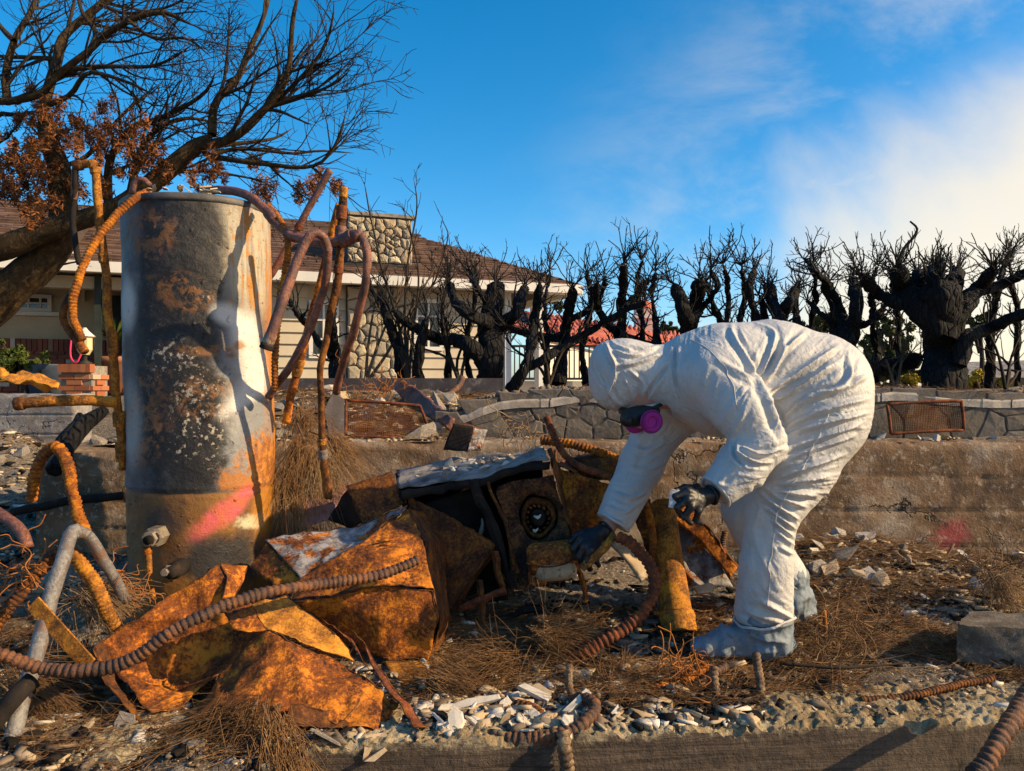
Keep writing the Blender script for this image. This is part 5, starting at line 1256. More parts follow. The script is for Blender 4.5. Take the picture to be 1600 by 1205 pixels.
# --- left of the tank
pipe('steel_pipe', 'tall golden jointed pipe standing left of the tank', 'pipe',
     [(149, 262, 2.78), (153, 310, 2.78), (159, 380, 2.79), (167, 450, 2.80), (175, 530, 2.81), (182, 600, 2.83), (187, 660, 2.85), (191, 735, 2.88)], .0165, 'rust_gold',
     [(0, .025, 1.35, 'rust_gold'), (.28, .31, 1.2, 'rust_gold'), (.53, .62, 1.3, 'rust_gold'), (.80, .85, 1.6, 'rust_gold'), (.905, .97, 1.45, 'rust_gold')])
pipe('steel_pipe', 'short elbow joining the golden pipe to the thin dark hose', 'pipe', [(148, 259, 2.78), (140, 256, 2.78), (127, 258, 2.78), (117, 259, 2.78)], .0165, 'rust_gold', [(0, .3, 1.3, 'rust_gold'), (.7, 1, 1.35, 'rust_dark')])
pipe('rubber_hose', 'thin dark hose dropping from the elbow left of the tank', 'hose', [(117, 258, 2.78), (117, 300, 2.78), (115, 345, 2.77), (118, 385, 2.75), (124, 412, 2.74)], .0115, 'char_metal', [(.05, .35, 1.2, 'conduit_brown')])
hose('flexible_conduit', 'brown corrugated hose curving from the tank lid down to the left', [(232, 300, 2.88), (215, 308, 2.74), (188, 328, 2.70), (160, 362, 2.66), (135, 405, 2.62), (118, 450, 2.60), (114, 485, 2.60), (122, 515, 2.60), (131, 532, 2.60)], .0155, 'rust_orange_fine', pitch=.012, depth=.12)
pipe('steel_pipe', 'bent brown pipe end crossing the corrugated hose left of the tank', 'pipe', [(112, 462, 2.63), (100, 490, 2.62), (104, 510, 2.62), (118, 530, 2.61), (133, 550, 2.60)], .0145, 'rust_dark', [(.85, 1, 1.15, 'rust')])
pipe('steel_pipe', 'horizontal golden pipe with a flared open end at far left', 'pipe', [(24, 631, 2.75), (60, 629, 2.76), (120, 627, 2.79), (186, 627, 2.83)], .0225, 'rust_gold', [(0, .1, 1.25, 'rust_dark')], hollow=.78)
pipe('copper_pipe', 'small bent pipe stub on the left of the tank lid', 'pipe', [(206, 302, 3.0), (212, 285, 3.0), (224, 280, 3.0), (235, 290, 3.0)], .013, 'copper')
hose('flexible_conduit', 'orange corrugated hose arched over the concrete block at left', [(48, 782, 2.85), (55, 740, 2.84), (70, 705, 2.83), (88, 698, 2.82), (104, 725, 2.80), (113, 765, 2.76), (124, 810, 2.72), (134, 832, 2.70)], .024, 'rust_orange_fine', pitch=.018)
pipe('steel_pipe', 'thick grey pipe slanting down to the lower left corner', 'pipe', [(124, 830, 2.30), (112, 838, 2.28), (95, 890, 2.22), (72, 965, 2.15), (45, 1065, 2.05), (5, 1205, 1.93)], .0235, 'grey_pipe', [(.0, .05, 1.05, 'grey_pipe'), (.70, .72, 1.12, 'char_metal')])
pipe('steel_pipe', 'grey pipe slanting right from the elbow beside the tank foot', 'pipe', [(121, 832, 2.32), (138, 838, 2.34), (160, 875, 2.38), (196, 938, 2.45)], .019, 'grey_pipe', [(.0, .12, 1.1, 'grey_pipe')])
pipe('steel_pipe', 'dark grey pipe stub behind the slanting grey pipe at the left edge', 'pipe', [(52, 1062, 2.02), (25, 1090, 1.98), (-12, 1135, 1.95)], .026, 'char_metal')
hose('flexible_conduit', 'brown corrugated hose under the grey elbow, running down right', [(104, 862, 2.36), (120, 868, 2.36), (140, 895, 2.36), (158, 935, 2.36), (180, 985, 2.38)], .024, 'rust_gold', pitch=.012, depth=.12)
hose('flexible_conduit', 'brown corrugated hose slanting down to the left edge', [(112, 850, 2.40), (90, 865, 2.38), (55, 900, 2.34), (25, 935, 2.30), (-15, 985, 2.26)], .022, 'rust_dark', pitch=.014)
pipe('steel_pipe', 'short dark red pipe behind the corrugated hose at left', 'pipe', [(122, 880, 2.45), (132, 915, 2.45), (148, 952, 2.45)], .014, 'copper')
pipe('steel_pipe', 'purple-brown curved pipe at the left edge', 'pipe', [(-12, 798, 2.7), (15, 815, 2.68), (35, 835, 2.66), (45, 855, 2.64)], .022, 'copper')
pipe('steel_pipe', 'dark horizontal pipe below the concrete block at left', 'pipe', [(20, 800, 3.3), (100, 785, 3.3), (190, 775, 3.3)], .02, 'char_metal')
V, F = boxv((-.16, -.003, -.022), (.16, .003, .022)); b0, b1 = P(52, 942, 2.14), P(140, 1040, 2.10)
ax = norm(b1-b0); sd = norm(np.cross(ax, (0, -1, 0))); nn = np.cross(ax, sd); L = np.linalg.norm(b1-b0)
V = (b0+b1)/2 + V[:, :1]/.16*L/2*ax + V[:, 2:3]*sd*1.0 + V[:, 1:2]*nn
tag(obj('flat_bar', V, F, M['rust_gold'], None, False), 'rusty yellow flat bar leaning across the grey pipe', 'bar')
# --- foreground conduits
hose('flexible_conduit', 'longest dark corrugated hose draped across the front sheet metal', [(-20, 1020, 1.98), (20, 1030, 1.99), (60, 1046, 2.0), (110, 1052, 2.0), (165, 1046, 2.02), (215, 1025, 2.04), (265, 990, 2.06), (320, 962, 2.10), (380, 938, 2.16), (440, 922, 2.22), (510, 912, 2.32), (580, 900, 2.38), (620, 888, 2.42), (655, 874, 2.46)], .0195, 'conduit_brown', pitch=.0165)
hose('flexible_conduit', 'thick red-brown corrugated hose curving down from the reaching hand', [(962, 838, 2.66), (985, 850, 2.64), (1006, 872, 2.62), (1018, 900, 2.60), (1016, 930, 2.58), (1000, 958, 2.56), (970, 985, 2.54), (930, 1010, 2.52), (893, 1030, 2.52)], .0235, 'rust_red', pitch=.0175)
hose('flexible_conduit', 'dark corrugated hose looped round the white plaster chips on the ledge', [(726, 1122, 2.14), (735, 1138, 2.08), (765, 1152, 2.04), (810, 1158, 2.02), (860, 1150, 2.02), (900, 1138, 2.04), (925, 1118, 2.08), (930, 1100, 2.12), (915, 1090, 2.16), (895, 1093, 2.2)], .020, 'conduit_brown', pitch=.0175)
hose('flexible_conduit', 'short corrugated hose inside the loop of plaster chips', [(790, 1104, 2.2), (815, 1104, 2.18), (838, 1110, 2.15), (852, 1122, 2.12)], .0185, 'rust_dark', pitch=.016)
hose('flexible_conduit', 'corrugated hose stub hanging down the ledge face', [(880, 1140, 2.0), (882, 1165, 1.985), (886, 1192, 1.98), (892, 1230, 1.975)], .0205, 'conduit_zebra', pitch=.018)
hose('flexible_conduit', 'brown corrugated hose lying along the back of the ledge', [(950, 1112, 2.22), (990, 1092, 2.26), (1030, 1076, 2.30), (1070, 1064, 2.34), (1105, 1046, 2.40)], .017, 'rust_orange_fine', pitch=.0165)
hose('flexible_conduit', 'dark corrugated hose crossing under the striped stub', [(1075, 1082, 2.31), (1095, 1070, 2.34), (1118, 1052, 2.38), (1133, 1040, 2.42)], .016, 'conduit_brown', pitch=.016)
hose('flexible_conduit', 'short corrugated stub standing up left of the plaster chips', [(889, 1038, 2.28), (889, 1058, 2.26), (891, 1076, 2.24), (897, 1092, 2.22)], .0125, 'conduit_zebra', pitch=.013)
hose('flexible_conduit', 'striped corrugated stub before the toe of the shoe cover', [(1116, 1042, 2.30), (1117, 1062, 2.28), (1119, 1082, 2.26), (1124, 1098, 2.24)], .0155, 'conduit_zebra', pitch=.0145, depth=.28)
hose('flexible_conduit', 'corrugated stub standing in front of the shoe cover sole', [(1183, 1020, 2.33), (1187, 1045, 2.30), (1189, 1070, 2.27), (1187, 1092, 2.25)], .0150, 'conduit_zebra', pitch=.0145)
hose('flexible_conduit', 'thick dark corrugated hose at the lower right corner', [(1625, 1055, 2.05), (1603, 1085, 2.0), (1585, 1122, 1.93), (1560, 1165, 1.86), (1530, 1215, 1.80)], .0250, 'conduit_brown', pitch=.021)
hose('flexible_conduit', 'thin brown corrugated hose lying along the ledge at right', [(1345, 1092, 2.22), (1400, 1090, 2.24), (1450, 1080, 2.27), (1500, 1068, 2.32), (1550, 1060, 2.36)], .0125, 'rust_dark', pitch=.013)
# --- beyond the furnace
hose('flexible_conduit', 'thin corrugated hose rising above the furnace and bending to the sleeve', [(853, 650, 3.02), (862, 672, 2.99), (873, 697, 2.96), (888, 717, 2.93), (915, 732, 2.90), (962, 747, 2.90)], .0155, 'rust_red', pitch=.0125, depth=.14)
hose('flexible_conduit', 'orange corrugated hose lying behind the furnace top', [(845, 688, 3.12), (870, 690, 3.1), (900, 697, 3.08), (935, 707, 3.06), (965, 720, 3.06)], .0215, 'rust_orange_fine', pitch=.0155)
hose('flexible_conduit', 'orange corrugated hose beside the upright rusty pipe', [(1003, 778, 2.98), (1012, 800, 2.95), (1018, 830, 2.93), (1020, 860, 2.92), (1016, 890, 2.92)], .0165, 'rust_orange_fine', pitch=.0135, depth=.14)
hose('flexible_conduit', 'dark corrugated hose by the wall behind the far leg', [(1133, 830, 3.3), (1130, 850, 3.3), (1134, 880, 3.28), (1142, 905, 3.25)], .015, 'conduit_brown')
hose('flexible_conduit', 'short charred spring hose hooked on the kerb behind', [(722, 590, 5.6), (716, 605, 5.5), (704, 618, 5.4), (690, 632, 5.3)], .026, 'conduit_brown', pitch=.03)

# upright rusty vent pipe
vp = thing('vent_pipe', P(1060, 985, 2.78), 'wide rusty yellow vent pipe leaning beside the reaching arm', 'pipe')
c = PP([(1036, 788, 3.05), (1042, 850, 2.95), (1050, 910, 2.87), (1060, 985, 2.78)])
obj('tube', *tube(c, [.048, .052, .056, .060], 28, .012, hollow=.94), M['rust_gold'], vp)
obj('crimp', *tube(PP([(1036, 793, 3.04), (1037.5, 812, 3.02)]), [.050, .054, .0505, .0535, .050], 28, .004, hollow=.93), M['rust_gold'], vp)
obj('flared_end', *tube(PP([(1057, 955, 2.805), (1061, 988, 2.775)]), [.061, .066, .063, .0655, .065], 28, .005, hollow=.93), M['tan_sheet'], vp)
# rusty angle bar and plate right of the vent pipe
ab = thing('angle_bar', P(1140, 905, 3.0), 'rusty orange angle bar slanting down to the wall foot', 'bar')
obj('flange', *patch([[(1045, 805, 3.08), (1093, 845, 3.06), (1140, 900, 3.04)], [(1072, 785, 3.09), (1108, 828, 3.06), (1152, 886, 3.04)]], .012, .004, .002, seed=3), M['rust'], ab)
obj('web', *patch([[(1072, 785, 3.092), (1108, 828, 3.062), (1152, 886, 3.042)], [(1076, 788, 3.14), (1112, 830, 3.12), (1156, 888, 3.10)]], .012, .004, .002, seed=4), M['rust_dark'], ab)
tag(obj('metal_plate', *patch([[(1052, 815, 3.14), (1092, 838, 3.14)], [(1060, 870, 3.10), (1120, 870, 3.12)], [(1075, 915, 3.05), (1142, 918, 3.08)]], .014, .003, .008, seed=5), M['rust_grey']), 'grey and orange flaking plate under the angle bar', 'plate')

# ------------------------------------------------------------------ crushed sheet metal
sa = thing('crushed_duct', P(600, 1030, 2.6), 'large crumpled orange metal duct in the centre with ribbed side', 'duct')
panel('top_panel', patch([[(416, 846, 2.710), (486, 831, 2.788), (560, 824, 2.827), (637, 790, 2.788)], [(440, 870, 2.633), (505, 858, 2.691), (570, 838, 2.730), (636, 794, 2.769)], [(470, 906, 2.535), (515, 880, 2.564), (563, 853, 2.613), (636, 797, 2.749)]], .010, .002, .006, dents=[((560, 838, 2.730), .07, -.03)], seed=11), M['rust_grey'], sa)
ribs = panel('side_panel', patch([[(470, 907, 2.533), (515, 881, 2.562), (563, 854, 2.611), (637, 793, 2.759)], [(462, 925, 2.511), (525, 905, 2.525), (590, 880, 2.554), (660, 846, 2.633)], [(457, 938, 2.496), (530, 930, 2.486), (600, 915, 2.506), (674, 922, 2.535)]], .009, .002, .005, seed=12), M['rust'], sa)
panel('front_panel', patch([[(457, 938, 2.497), (530, 930, 2.487), (600, 915, 2.507), (674, 922, 2.536)], [(500, 962, 2.535), (545, 965, 2.520), (615, 965, 2.525), (687, 968, 2.535)], [(515, 985, 2.574), (560, 1005, 2.564), (612, 1030, 2.535), (668, 1031, 2.535)]], .011, .002, .005, seed=13), M['rust'], sa)
panel('end_flap', patch([[(389, 885, 2.652), (430, 915, 2.554)], [(416, 847, 2.712), (470, 906, 2.537)]], .011, .002, .003, seed=14), M['rust'], sa)
panel('right_panel', patch([[(637, 791, 2.771), (662, 800, 2.925)], [(660, 846, 2.634), (690, 850, 2.847)], [(674, 922, 2.537), (700, 920, 2.788)], [(687, 968, 2.537), (705, 960, 2.769)], [(668, 1031, 2.537), (690, 1010, 2.730)]], .012, .002, .003, seed=15), M['rust_dark'], sa)
for i, t in enumerate(np.linspace(.12, .92, 9)):          # pressed ribs on the side panel
    a0 = np.array([560+75*t, 858-30*t+25*t]); a_ = P(585+40*t*.6+8*i*.2, 838+62*t, 2.60-.05*t); b_ = P(632+30*t, 826+66*t, 2.667-.107*t)
    obj('rib', *tube([a_ + (0, -.004, 0), (a_+b_)/2 + (0, -.010, -.004), b_ + (0, -.004, 0)], [.002, .006, .003], 8, .02), M['rust'], sa)
obj('hole_rim', *tube([P(659+4*math.cos(q), 875+4*math.sin(q), 2.585) for q in np.linspace(0, 6.28, 9)], .002, 6, .006), M['rust_dark'], sa)

sb = thing('crushed_duct', P(400, 1140, 2.2), 'torn open orange metal duct lying front left under the long hose', 'duct')
panel('back_panel', patch([[(160, 1000, 2.287), (215, 965, 2.344), (280, 925, 2.400), (343, 884, 2.457)], [(175, 1040, 2.268), (240, 1000, 2.362), (310, 975, 2.419), (362, 938, 2.438)], [(205, 1085, 2.192), (270, 1065, 2.325), (340, 1030, 2.381), (400, 960, 2.381)], [(236, 1126, 2.079), (290, 1108, 2.173), (350, 1060, 2.268), (418, 990, 2.268)]], .013, .002, .007, seed=21), M['rust'], sb)
panel('curled_edge', patch([[(343, 884, 2.457), (383, 889, 2.514)], [(352, 905, 2.443), (378, 905, 2.476)], [(346, 938, 2.410), (366, 935, 2.429)]], .01, .002, .004, seed=22), M['rust'], sb)
panel('left_rim', patch([[(160, 1000, 2.287), (150, 1012, 2.230)], [(178, 1042, 2.268), (166, 1055, 2.202)], [(205, 1090, 2.192), (192, 1098, 2.126)], [(236, 1128, 2.079), (228, 1134, 2.051)]], .011, .002, .003, seed=23), M['rust_dark'], sb)
panel('lit_panel', patch([[(388, 946, 2.325), (448, 932, 2.362)], [(402, 965, 2.287), (490, 965, 2.325)], [(418, 988, 2.249), (542, 1019, 2.268)], [(450, 1010, 2.202), (546, 1042, 2.230)]], .010, .002, .006, dents=[((475, 1000, 2.268), .03, .008)], seed=24), M['tan_sheet'], sb)
panel('small_flap', patch([[(350, 958, 2.287), (392, 944, 2.315)], [(365, 985, 2.230), (418, 985, 2.249)], [(385, 990, 2.211), (412, 990, 2.230)]], .010, .002, .003, seed=25), M['rust'], sb)
panel('front_panel', patch([[(295, 1112, 2.173), (355, 1052, 2.211), (420, 988, 2.245), (452, 1010, 2.198), (536, 1043, 2.230), (621, 1097, 2.117)], [(262, 1138, 2.079), (350, 1090, 2.117), (420, 1050, 2.136), (470, 1055, 2.117), (545, 1085, 2.126), (612, 1115, 2.098)], [(240, 1160, 2.003), (320, 1135, 2.022), (400, 1122, 2.032), (456, 1112, 2.051), (530, 1140, 2.051), (592, 1144, 2.060)]], .012, .002, .008, seed=26, jag=.006), M['rust'], sb)
panel('lower_lip', patch([[(456, 1104, 2.046), (530, 1118, 2.070), (575, 1118, 2.079)], [(440, 1138, 2.003), (491, 1142, 2.022), (588, 1146, 2.055)]], .01, .002, .006, seed=27, jag=.005), M['rust_dark'], sb)
panel('torn_strip', patch([[(546, 990, 2.325), (600, 1058, 2.211), (668, 1139, 2.022)], [(556, 998, 2.306), (594, 1066, 2.183), (648, 1136, 2.003)]], .01, .0025, .004, seed=28, jag=.003), M['rust_red'], sb)
panel('torn_flap', patch([[(505, 968, 2.362), (532, 992, 2.334)], [(545, 1000, 2.334), (556, 1022, 2.287)], [(560, 1030, 2.287), (578, 1045, 2.249)]], .01, .002, .004, seed=29, jag=.004), M['rust_red'], sb)
sc_ = thing('sheet_panel', P(690, 970, 2.8), 'dark brown bent panel between the crumpled duct and the black furnace', 'sheet metal')
panel('panel', patch([[(634, 772, 2.96), (700, 805, 2.92), (774, 851, 2.86)], [(655, 850, 2.92), (700, 870, 2.88), (735, 905, 2.84)], [(680, 975, 2.88), (686, 975, 2.86), (692, 972, 2.84)]], .012, .002, .004, seed=31), M['rust_dark'], sc_)
panel('folded_edge', patch([[(774, 851, 2.86), (778, 857, 2.90)], [(735, 905, 2.84), (740, 912, 2.88)], [(692, 972, 2.84), (698, 976, 2.88)]], .012, .002, .002, seed=32), M['rust_dark'], sc_)
sd_ = thing('sheet_panel', P(560, 820, 2.95), 'grey-brown square box panel propped behind the crumpled duct', 'sheet metal')
panel('panel', patch([[(542, 762, 3.02), (611, 738, 3.06)], [(567, 816, 2.92), (636, 788, 2.95)]], .012, .003, .003, seed=33), M['rust_dark'], sd_)
panel('side', patch([[(542, 762, 3.022), (512, 812, 3.06)], [(567, 816, 2.922), (548, 828, 3.0)]], .012, .003, .003, seed=34), M['char_metal'], sd_)
panel('inside', patch([[(569, 819, 2.93), (625, 797, 2.96)], [(585, 826, 3.0), (618, 808, 3.02)]], .012, .003, .003, seed=35), M['rust_red'], sd_)
tag(obj('sheet_panel', *patch([[(474, 780, 3.12), (550, 756, 3.2)], [(468, 828, 3.02), (512, 814, 3.05)]], .012, .003, .006, seed=36), plain('pink_scorched_sheet', (.20, .07, .06), (.36, .20, .18), 9, .7, .4, c3=(.10, .06, .05))), 'pinkish flaking sheet behind the crumpled duct', 'sheet metal')
tag(obj('wood_strip', *patch([[(598, 1037, 2.50), (660, 1036, 2.50), (716, 1038, 2.50)], [(628, 1072, 2.36), (665, 1066, 2.38), (700, 1058, 2.41)]], .012, .006, .003, seed=37), M['rust_gold']), 'narrow flat brown strip lying right of the crumpled duct', 'strip')

warp(sa, .006, 6, 5); warp(sb, .007, 6, 6)
# orange ducts behind the furnace, near the sleeve
oc = thing('crushed_duct', P(905, 850, 3.0), 'orange battered duct box between furnace and reaching sleeve', 'duct')
panel('front_panel', patch([[(868, 732, 3.02), (905, 742, 2.98), (962, 760, 2.98)], [(880, 780, 2.98), (912, 790, 2.95), (955, 790, 2.97)], [(890, 845, 2.96), (920, 850, 2.95), (960, 850, 2.97)]], .011, .002, .008, seed=41), M['rust'], oc)
panel('top_panel', patch([[(880, 722, 3.2), (960, 735, 3.2)], [(868, 732, 3.022), (962, 760, 2.982)]], .011, .002, .006, seed=42), M['rust'], oc)
V, F = lathe([(.10, 0), (.115, .03), (.10, .075), (.05, .095), (.01, .10)], (P(935, 0, 3.12)[0], 3.12), 24, CH-(745-602.5)/FPX*3.12)
V[:, :2] += .012*np.stack([fbm(V, 9, 3, 1), fbm(V, 9, 3, 2)], 1); tag(obj('metal_dome', V, F, M['rust_dark']), 'brown rusty dome under the thin corrugated hose', 'cap')
tag(obj('sheet_panel', *patch([[(985, 795, 3.1), (1015, 775, 3.1)], [(1005, 850, 3.0), (1028, 850, 3.0)], [(1020, 905, 2.96), (1040, 900, 2.96)]], .012, .002, .005, seed=43), M['rust']), 'narrow orange sheet behind the corrugated hose and vent pipe', 'sheet metal')
tag(obj('tile_board', *patch([[(955, 850, 2.86), (975, 842, 2.9)], [(1000, 910, 2.80), (1018, 895, 2.84)]], .012, .012, .003, seed=44), M['plaster_tan']), 'tan board leaning below the reaching wrist', 'board')

# ------------------------------------------------------------------ black furnace
fu = thing('burnt_furnace', P(790, 990, 2.86), 'blackened furnace cabinet with ash on top and exposed blower', 'furnace')
obj('top', *patch([[(618, 734, 3.35), (720, 716, 3.3), (845, 704, 3.22)], [(632, 770, 2.93), (762, 747, 2.88), (859, 715, 2.86)]], .014, .006, .004, seed=51), plain('ashy_metal', (.06, .056, .054), (.36, .33, .30), 9, .85, .5, .004, .3, c3=(.10, .05, .025)), fu)
obj('top_edge', *patch([[(632, 771, 2.925), (762, 748, 2.875), (859, 716, 2.855)], [(634, 782, 2.925), (762, 760, 2.875), (860, 730, 2.855)]], .014, .004, .002, seed=52), M['char_metal'], fu)
obj('back', *patch([[(618, 738, 3.34), (845, 708, 3.21)], [(660, 985, 3.25), (900, 960, 3.2)]], .03, .004, .004, seed=53), M['char_in'], fu)
obj('right_side', *patch([[(859, 709, 2.858), (864, 705, 3.2)], [(870, 750, 2.852), (880, 745, 3.2)], [(880, 795, 2.85), (890, 790, 3.2)], [(893, 846, 2.85), (900, 840, 3.2)]], .014, .005, .003, seed=54), M['rust_dark'], fu)
obj('left_side', *patch([[(632, 775, 2.925), (620, 745, 3.3)], [(690, 990, 2.95), (670, 975, 3.25)]], .02, .004, .004, seed=55), M['char_in'], fu)
# front bulkhead with blower opening
def bulkhead():
    c2 = np.array([839, 808]); V = []; F = []; n = 48
    out = []
    quad = np.array([(776, 765), (866, 740), (893, 848), (905, 905), (806, 935)], float)
    for i in range(n):
        an = 2*math.pi*i/n; d = np.array([math.cos(an), math.sin(an)]); best = 1e9
        for a_, b_ in zip(quad, np.roll(quad, -1, 0)):
            e = b_-a_; den = d[0]*e[1]-d[1]*e[0]
            if abs(den) < 1e-9: continue
            t = ((a_-c2)[0]*e[1]-(a_-c2)[1]*e[0])/den; s = ((a_-c2)[0]*d[1]-(a_-c2)[1]*d[0])/den
            if t > 0 and -1e-6 <= s <= 1+1e-6: best = min(best, t)
        out.append(c2 + d*best)
    for i in range(n):
        an = 2*math.pi*i/n; q = c2 + np.array([36*math.cos(an), 38*math.sin(an)])
        V += [P(*out[i], 2.87), P(*q, 2.875), P(*(c2+(q-c2)*.93), 2.90), P(*(c2+(q-c2)*.88), 3.02)]
    for i in range(n):
        k, j = 4*i, 4*((i+1) % n)
        for m in range(3): F.append((k+m, k+m+1, j+m+1, j+m))
    return np.array(V), F
M['furnace_plate'] = rust('furnace_plate', bright=(.17, .07, .025), mid=(.055, .03, .02), dark=(.013, .011, .010), scale=9, char=.5, rough=.9, spec=.12)
bk = obj('bulkhead', *bulkhead(), M['furnace_plate'], fu)
cc = P(839, 808, 2.94)
def ringy(r0, r1, y, name, mat, th=.012, parent=bk, c=cc):
    V, F = lathe([(r0, 0), (r1, 0), (r1, th), (r0, th)], (0, 0), 32, 0); V = np.stack([c[0]+V[:, 0], y - V[:, 2], c[2]+V[:, 1]*1.05], -1); F = F[:-2] + [(3*32+i, 3*32+(i+1) % 32, (i+1) % 32, i) for i in range(32)]
    return obj(name, V, F, mat, parent)
ringy(.056, .074, 2.965, 'blower_ring', M['rust_dark'], .03); ringy(.004, .030, 2.97, 'motor_hub', M['char_metal'], .05)
for i in range(14):
    an = i*2*math.pi/14; p = cc + np.array([.045*math.cos(an), .02, .045*math.sin(an)]); q = cc + np.array([.060*math.cos(an+.3), .02, .060*math.sin(an+.3)])
    obj('blade', *tube([p + (0, -.02, 0), q + (0, .03, 0)], .006, 5, .03), M['rust_dark'], bk)
obj('back_disc', *tube([(cc[0], 3.02, cc[2]), (cc[0], 3.03, cc[2])], .085, 24, .01), M['char_in'], bk)
for (x, y, s) in ((829, 808, .007), (826, 828, .006)):
    obj('ash_flake', *tube([P(x, y, 2.89), P(x+6, y+3, 2.885), P(x+11, y-1, 2.885)], [s*.4, s, s*.5], 7, .008), M['plaster'], bk)
# frame members
for nm, a_, b_, r, m_ in (('strut', (742, 752, 2.87), (800, 925, 2.86), .018, 'char_metal'), ('strut', (765, 755, 2.865), (806, 890, 2.855), .006, 'rust_dark'), ('strut', (768, 860, 2.83), (785, 930, 2.82), .012, 'rust_dark'), ('strut', (750, 905, 2.80), (762, 1000, 2.78), .010, 'rust_dark'), ('cross_rail', (722, 945, 2.78), (785, 922, 2.76), .012, 'rust_red'), ('strut', (745, 990, 2.80), (725, 930, 2.82), .012, 'char_metal'), ('base_rail', (902, 878, 2.80), (917, 940, 2.76), .011, 'rust'), ('base_rail', (700, 985, 2.85), (905, 945, 2.85), .014, 'char_metal')):
    obj(nm, *tube([P(*a_), P(*b_)], r, 4, .03), M[m_], fu, False)
obj('floor_pan', *patch([[(690, 975, 2.92), (905, 935, 2.9)], [(672, 992, 3.2), (900, 955, 3.2)]], .03, .004, .003, seed=57), M['char_in'], fu)
obj('inner_panel', *patch([[(650, 790, 3.0), (745, 765, 3.0)], [(700, 960, 3.0), (800, 940, 3.0)]], .02, .004, .008, seed=58), M['char_in'], fu)
rg = np.random.default_rng(4)
for i in range(10):
    q = P(690+rg.random()*60, 810+rg.random()*60, 2.90+rg.random()*.05); e = rg.normal(size=3)*.03
    obj('scrap', *tube([q-e, q+rg.normal(size=3)*.01, q+e], [.004, .007, .004], 5, .02), M['plaster_grey' if i % 2 else 'char_metal'], fu)
warp(fu, .018, 7, 3); warp(fu, .010, 20, 8)
# blower motor can
mo = thing('blower_motor', P(864, 895, 2.78), 'round rusty motor can below the gloved reaching hand', 'motor')
def can(cx, cy, d, L, r, mat, name, parent, tilt=.12, prof=None):
    c = P(cx, cy, d); prof = prof or [(r*.55, 0), (r*.9, .06), (r, .18), (r, .82), (r*.92, .95), (r*.6, 1)]
    V, F = lathe([(q, z*L) for q, z in prof], (0, 0), 26, 0); ang = math.pi/2; X_ = V[:, 2]-L/2
    V = np.stack([c[0]+X_*math.cos(tilt)-V[:, 1]*math.sin(tilt)*.9, c[1]+V[:, 0], c[2]+V[:, 1]*math.cos(tilt)+X_*math.sin(tilt)], -1)
    return obj(name, V, F, mat, parent)
can(864, 871, 2.79, .19, .058, M['rust'], 'housing', mo, .10); can(868, 884, 2.785, .15, .054, M['plaster_tan'], 'pale_shell', mo, .10)
obj('band', *tube(PP([(822, 880, 2.735), (850, 886, 2.725), (880, 882, 2.725), (902, 872, 2.735)]), .003, 6, .01), M['rust_dark'], mo)
can(840, 903, 2.80, .07, .028, M['rust'], 'end_bell', mo, .10)
# rusty strip held by the reaching hand
tag(obj('bent_strip', *patch([[(957, 828, 2.70), (962, 838, 2.68)], [(940, 852, 2.66), (949, 862, 2.65)], [(905, 884, 2.66), (912, 893, 2.65)]], .008, .006, .002, seed=61), M['rust_gold']), 'bent rusty tan strip held in the reaching glove', 'strip')
# electrical box and ash heap on the furnace
eb = thing('junction_box', P(725, 705, 3.2), 'dark square junction box standing in ash on the furnace', 'box')
obj('face', *patch([[(708, 662, 3.22), (740, 668, 3.20)], [(692, 703, 3.20), (730, 706, 3.18)]], .012, .003, .001, seed=62), M['char_metal'], eb)
obj('side', *patch([[(740, 668, 3.20), (761, 672, 3.26)], [(730, 706, 3.18), (752, 703, 3.24)]], .012, .003, .002, seed=63), M['rust_grey'], eb)
obj('top_lip', *patch([[(708, 662, 3.222), (740, 668, 3.202)], [(728, 660, 3.28), (761, 672, 3.262)]], .012, .003, .001, seed=64), M['rust_dark'], eb)
# rusty lath vents: frame plus fine mesh
def lath(name, label, corners, nx, ny, mat='mesh_wire', fr=.008, wire=.0016):
    c = PP(corners); th = thing(name, c[3], label, 'vent')
    def at(u, v): return c[0]*(1-u)*(1-v)+c[1]*u*(1-v)+c[2]*u*v+c[3]*(1-u)*v
    for a_, b_ in ((c[0], c[1]), (c[1], c[2]), (c[2], c[3]), (c[3], c[0])): obj('frame_bar', *tube([a_, (a_+b_)/2 + (0, -.004, .003), b_], fr, 6, .03), M['rust_red'], th)
    pl = []
    for i in range(1, nx):
        u = i/nx; q = np.array([at(u, v) for v in np.linspace(0, 1, 7)]); q += .006*np.stack([vn(q, 8, 1), 2*vn(q, 6, 2), vn(q, 8, 3)], 1); pl.append((q, np.full(7, wire), 3))
    for j in range(1, ny):
        v = j/ny; q = np.array([at(u, v) for u in np.linspace(0, 1, 9)]); q += .006*np.stack([vn(q, 8, 1), 2*vn(q, 6, 2), vn(q, 8, 3)], 1); pl.append((q, np.full(9, wire), 3))
    obj('mesh', *batch_tubes(pl), M[mat], th, kind='stuff'); return th
lath('vent_screen', 'rusty wire mesh vent screen standing in rubble behind the furnace', [(541, 626, 3.95), (656, 634, 3.95), (678, 690, 3.85), (540, 680, 3.85)], 44, 20)
lath('vent_screen', 'brown mesh vent screen set in the flagstone wall at right', [(1386, 632, 3.86), (1502, 626, 3.86), (1506, 672, 3.86), (1392, 678, 3.86)], 40, 18, wire=.0018)
tag(obj('scorched_beam', *patch([[(628, 600, 4.5), (650, 606, 4.4), (712, 660, 3.9)], [(622, 612, 4.5), (650, 640, 4.3), (700, 668, 3.88)]], .02, .04, .006, seed=71), M['copper']), 'red-brown scorched beam slanting behind the vent screen', 'beam')
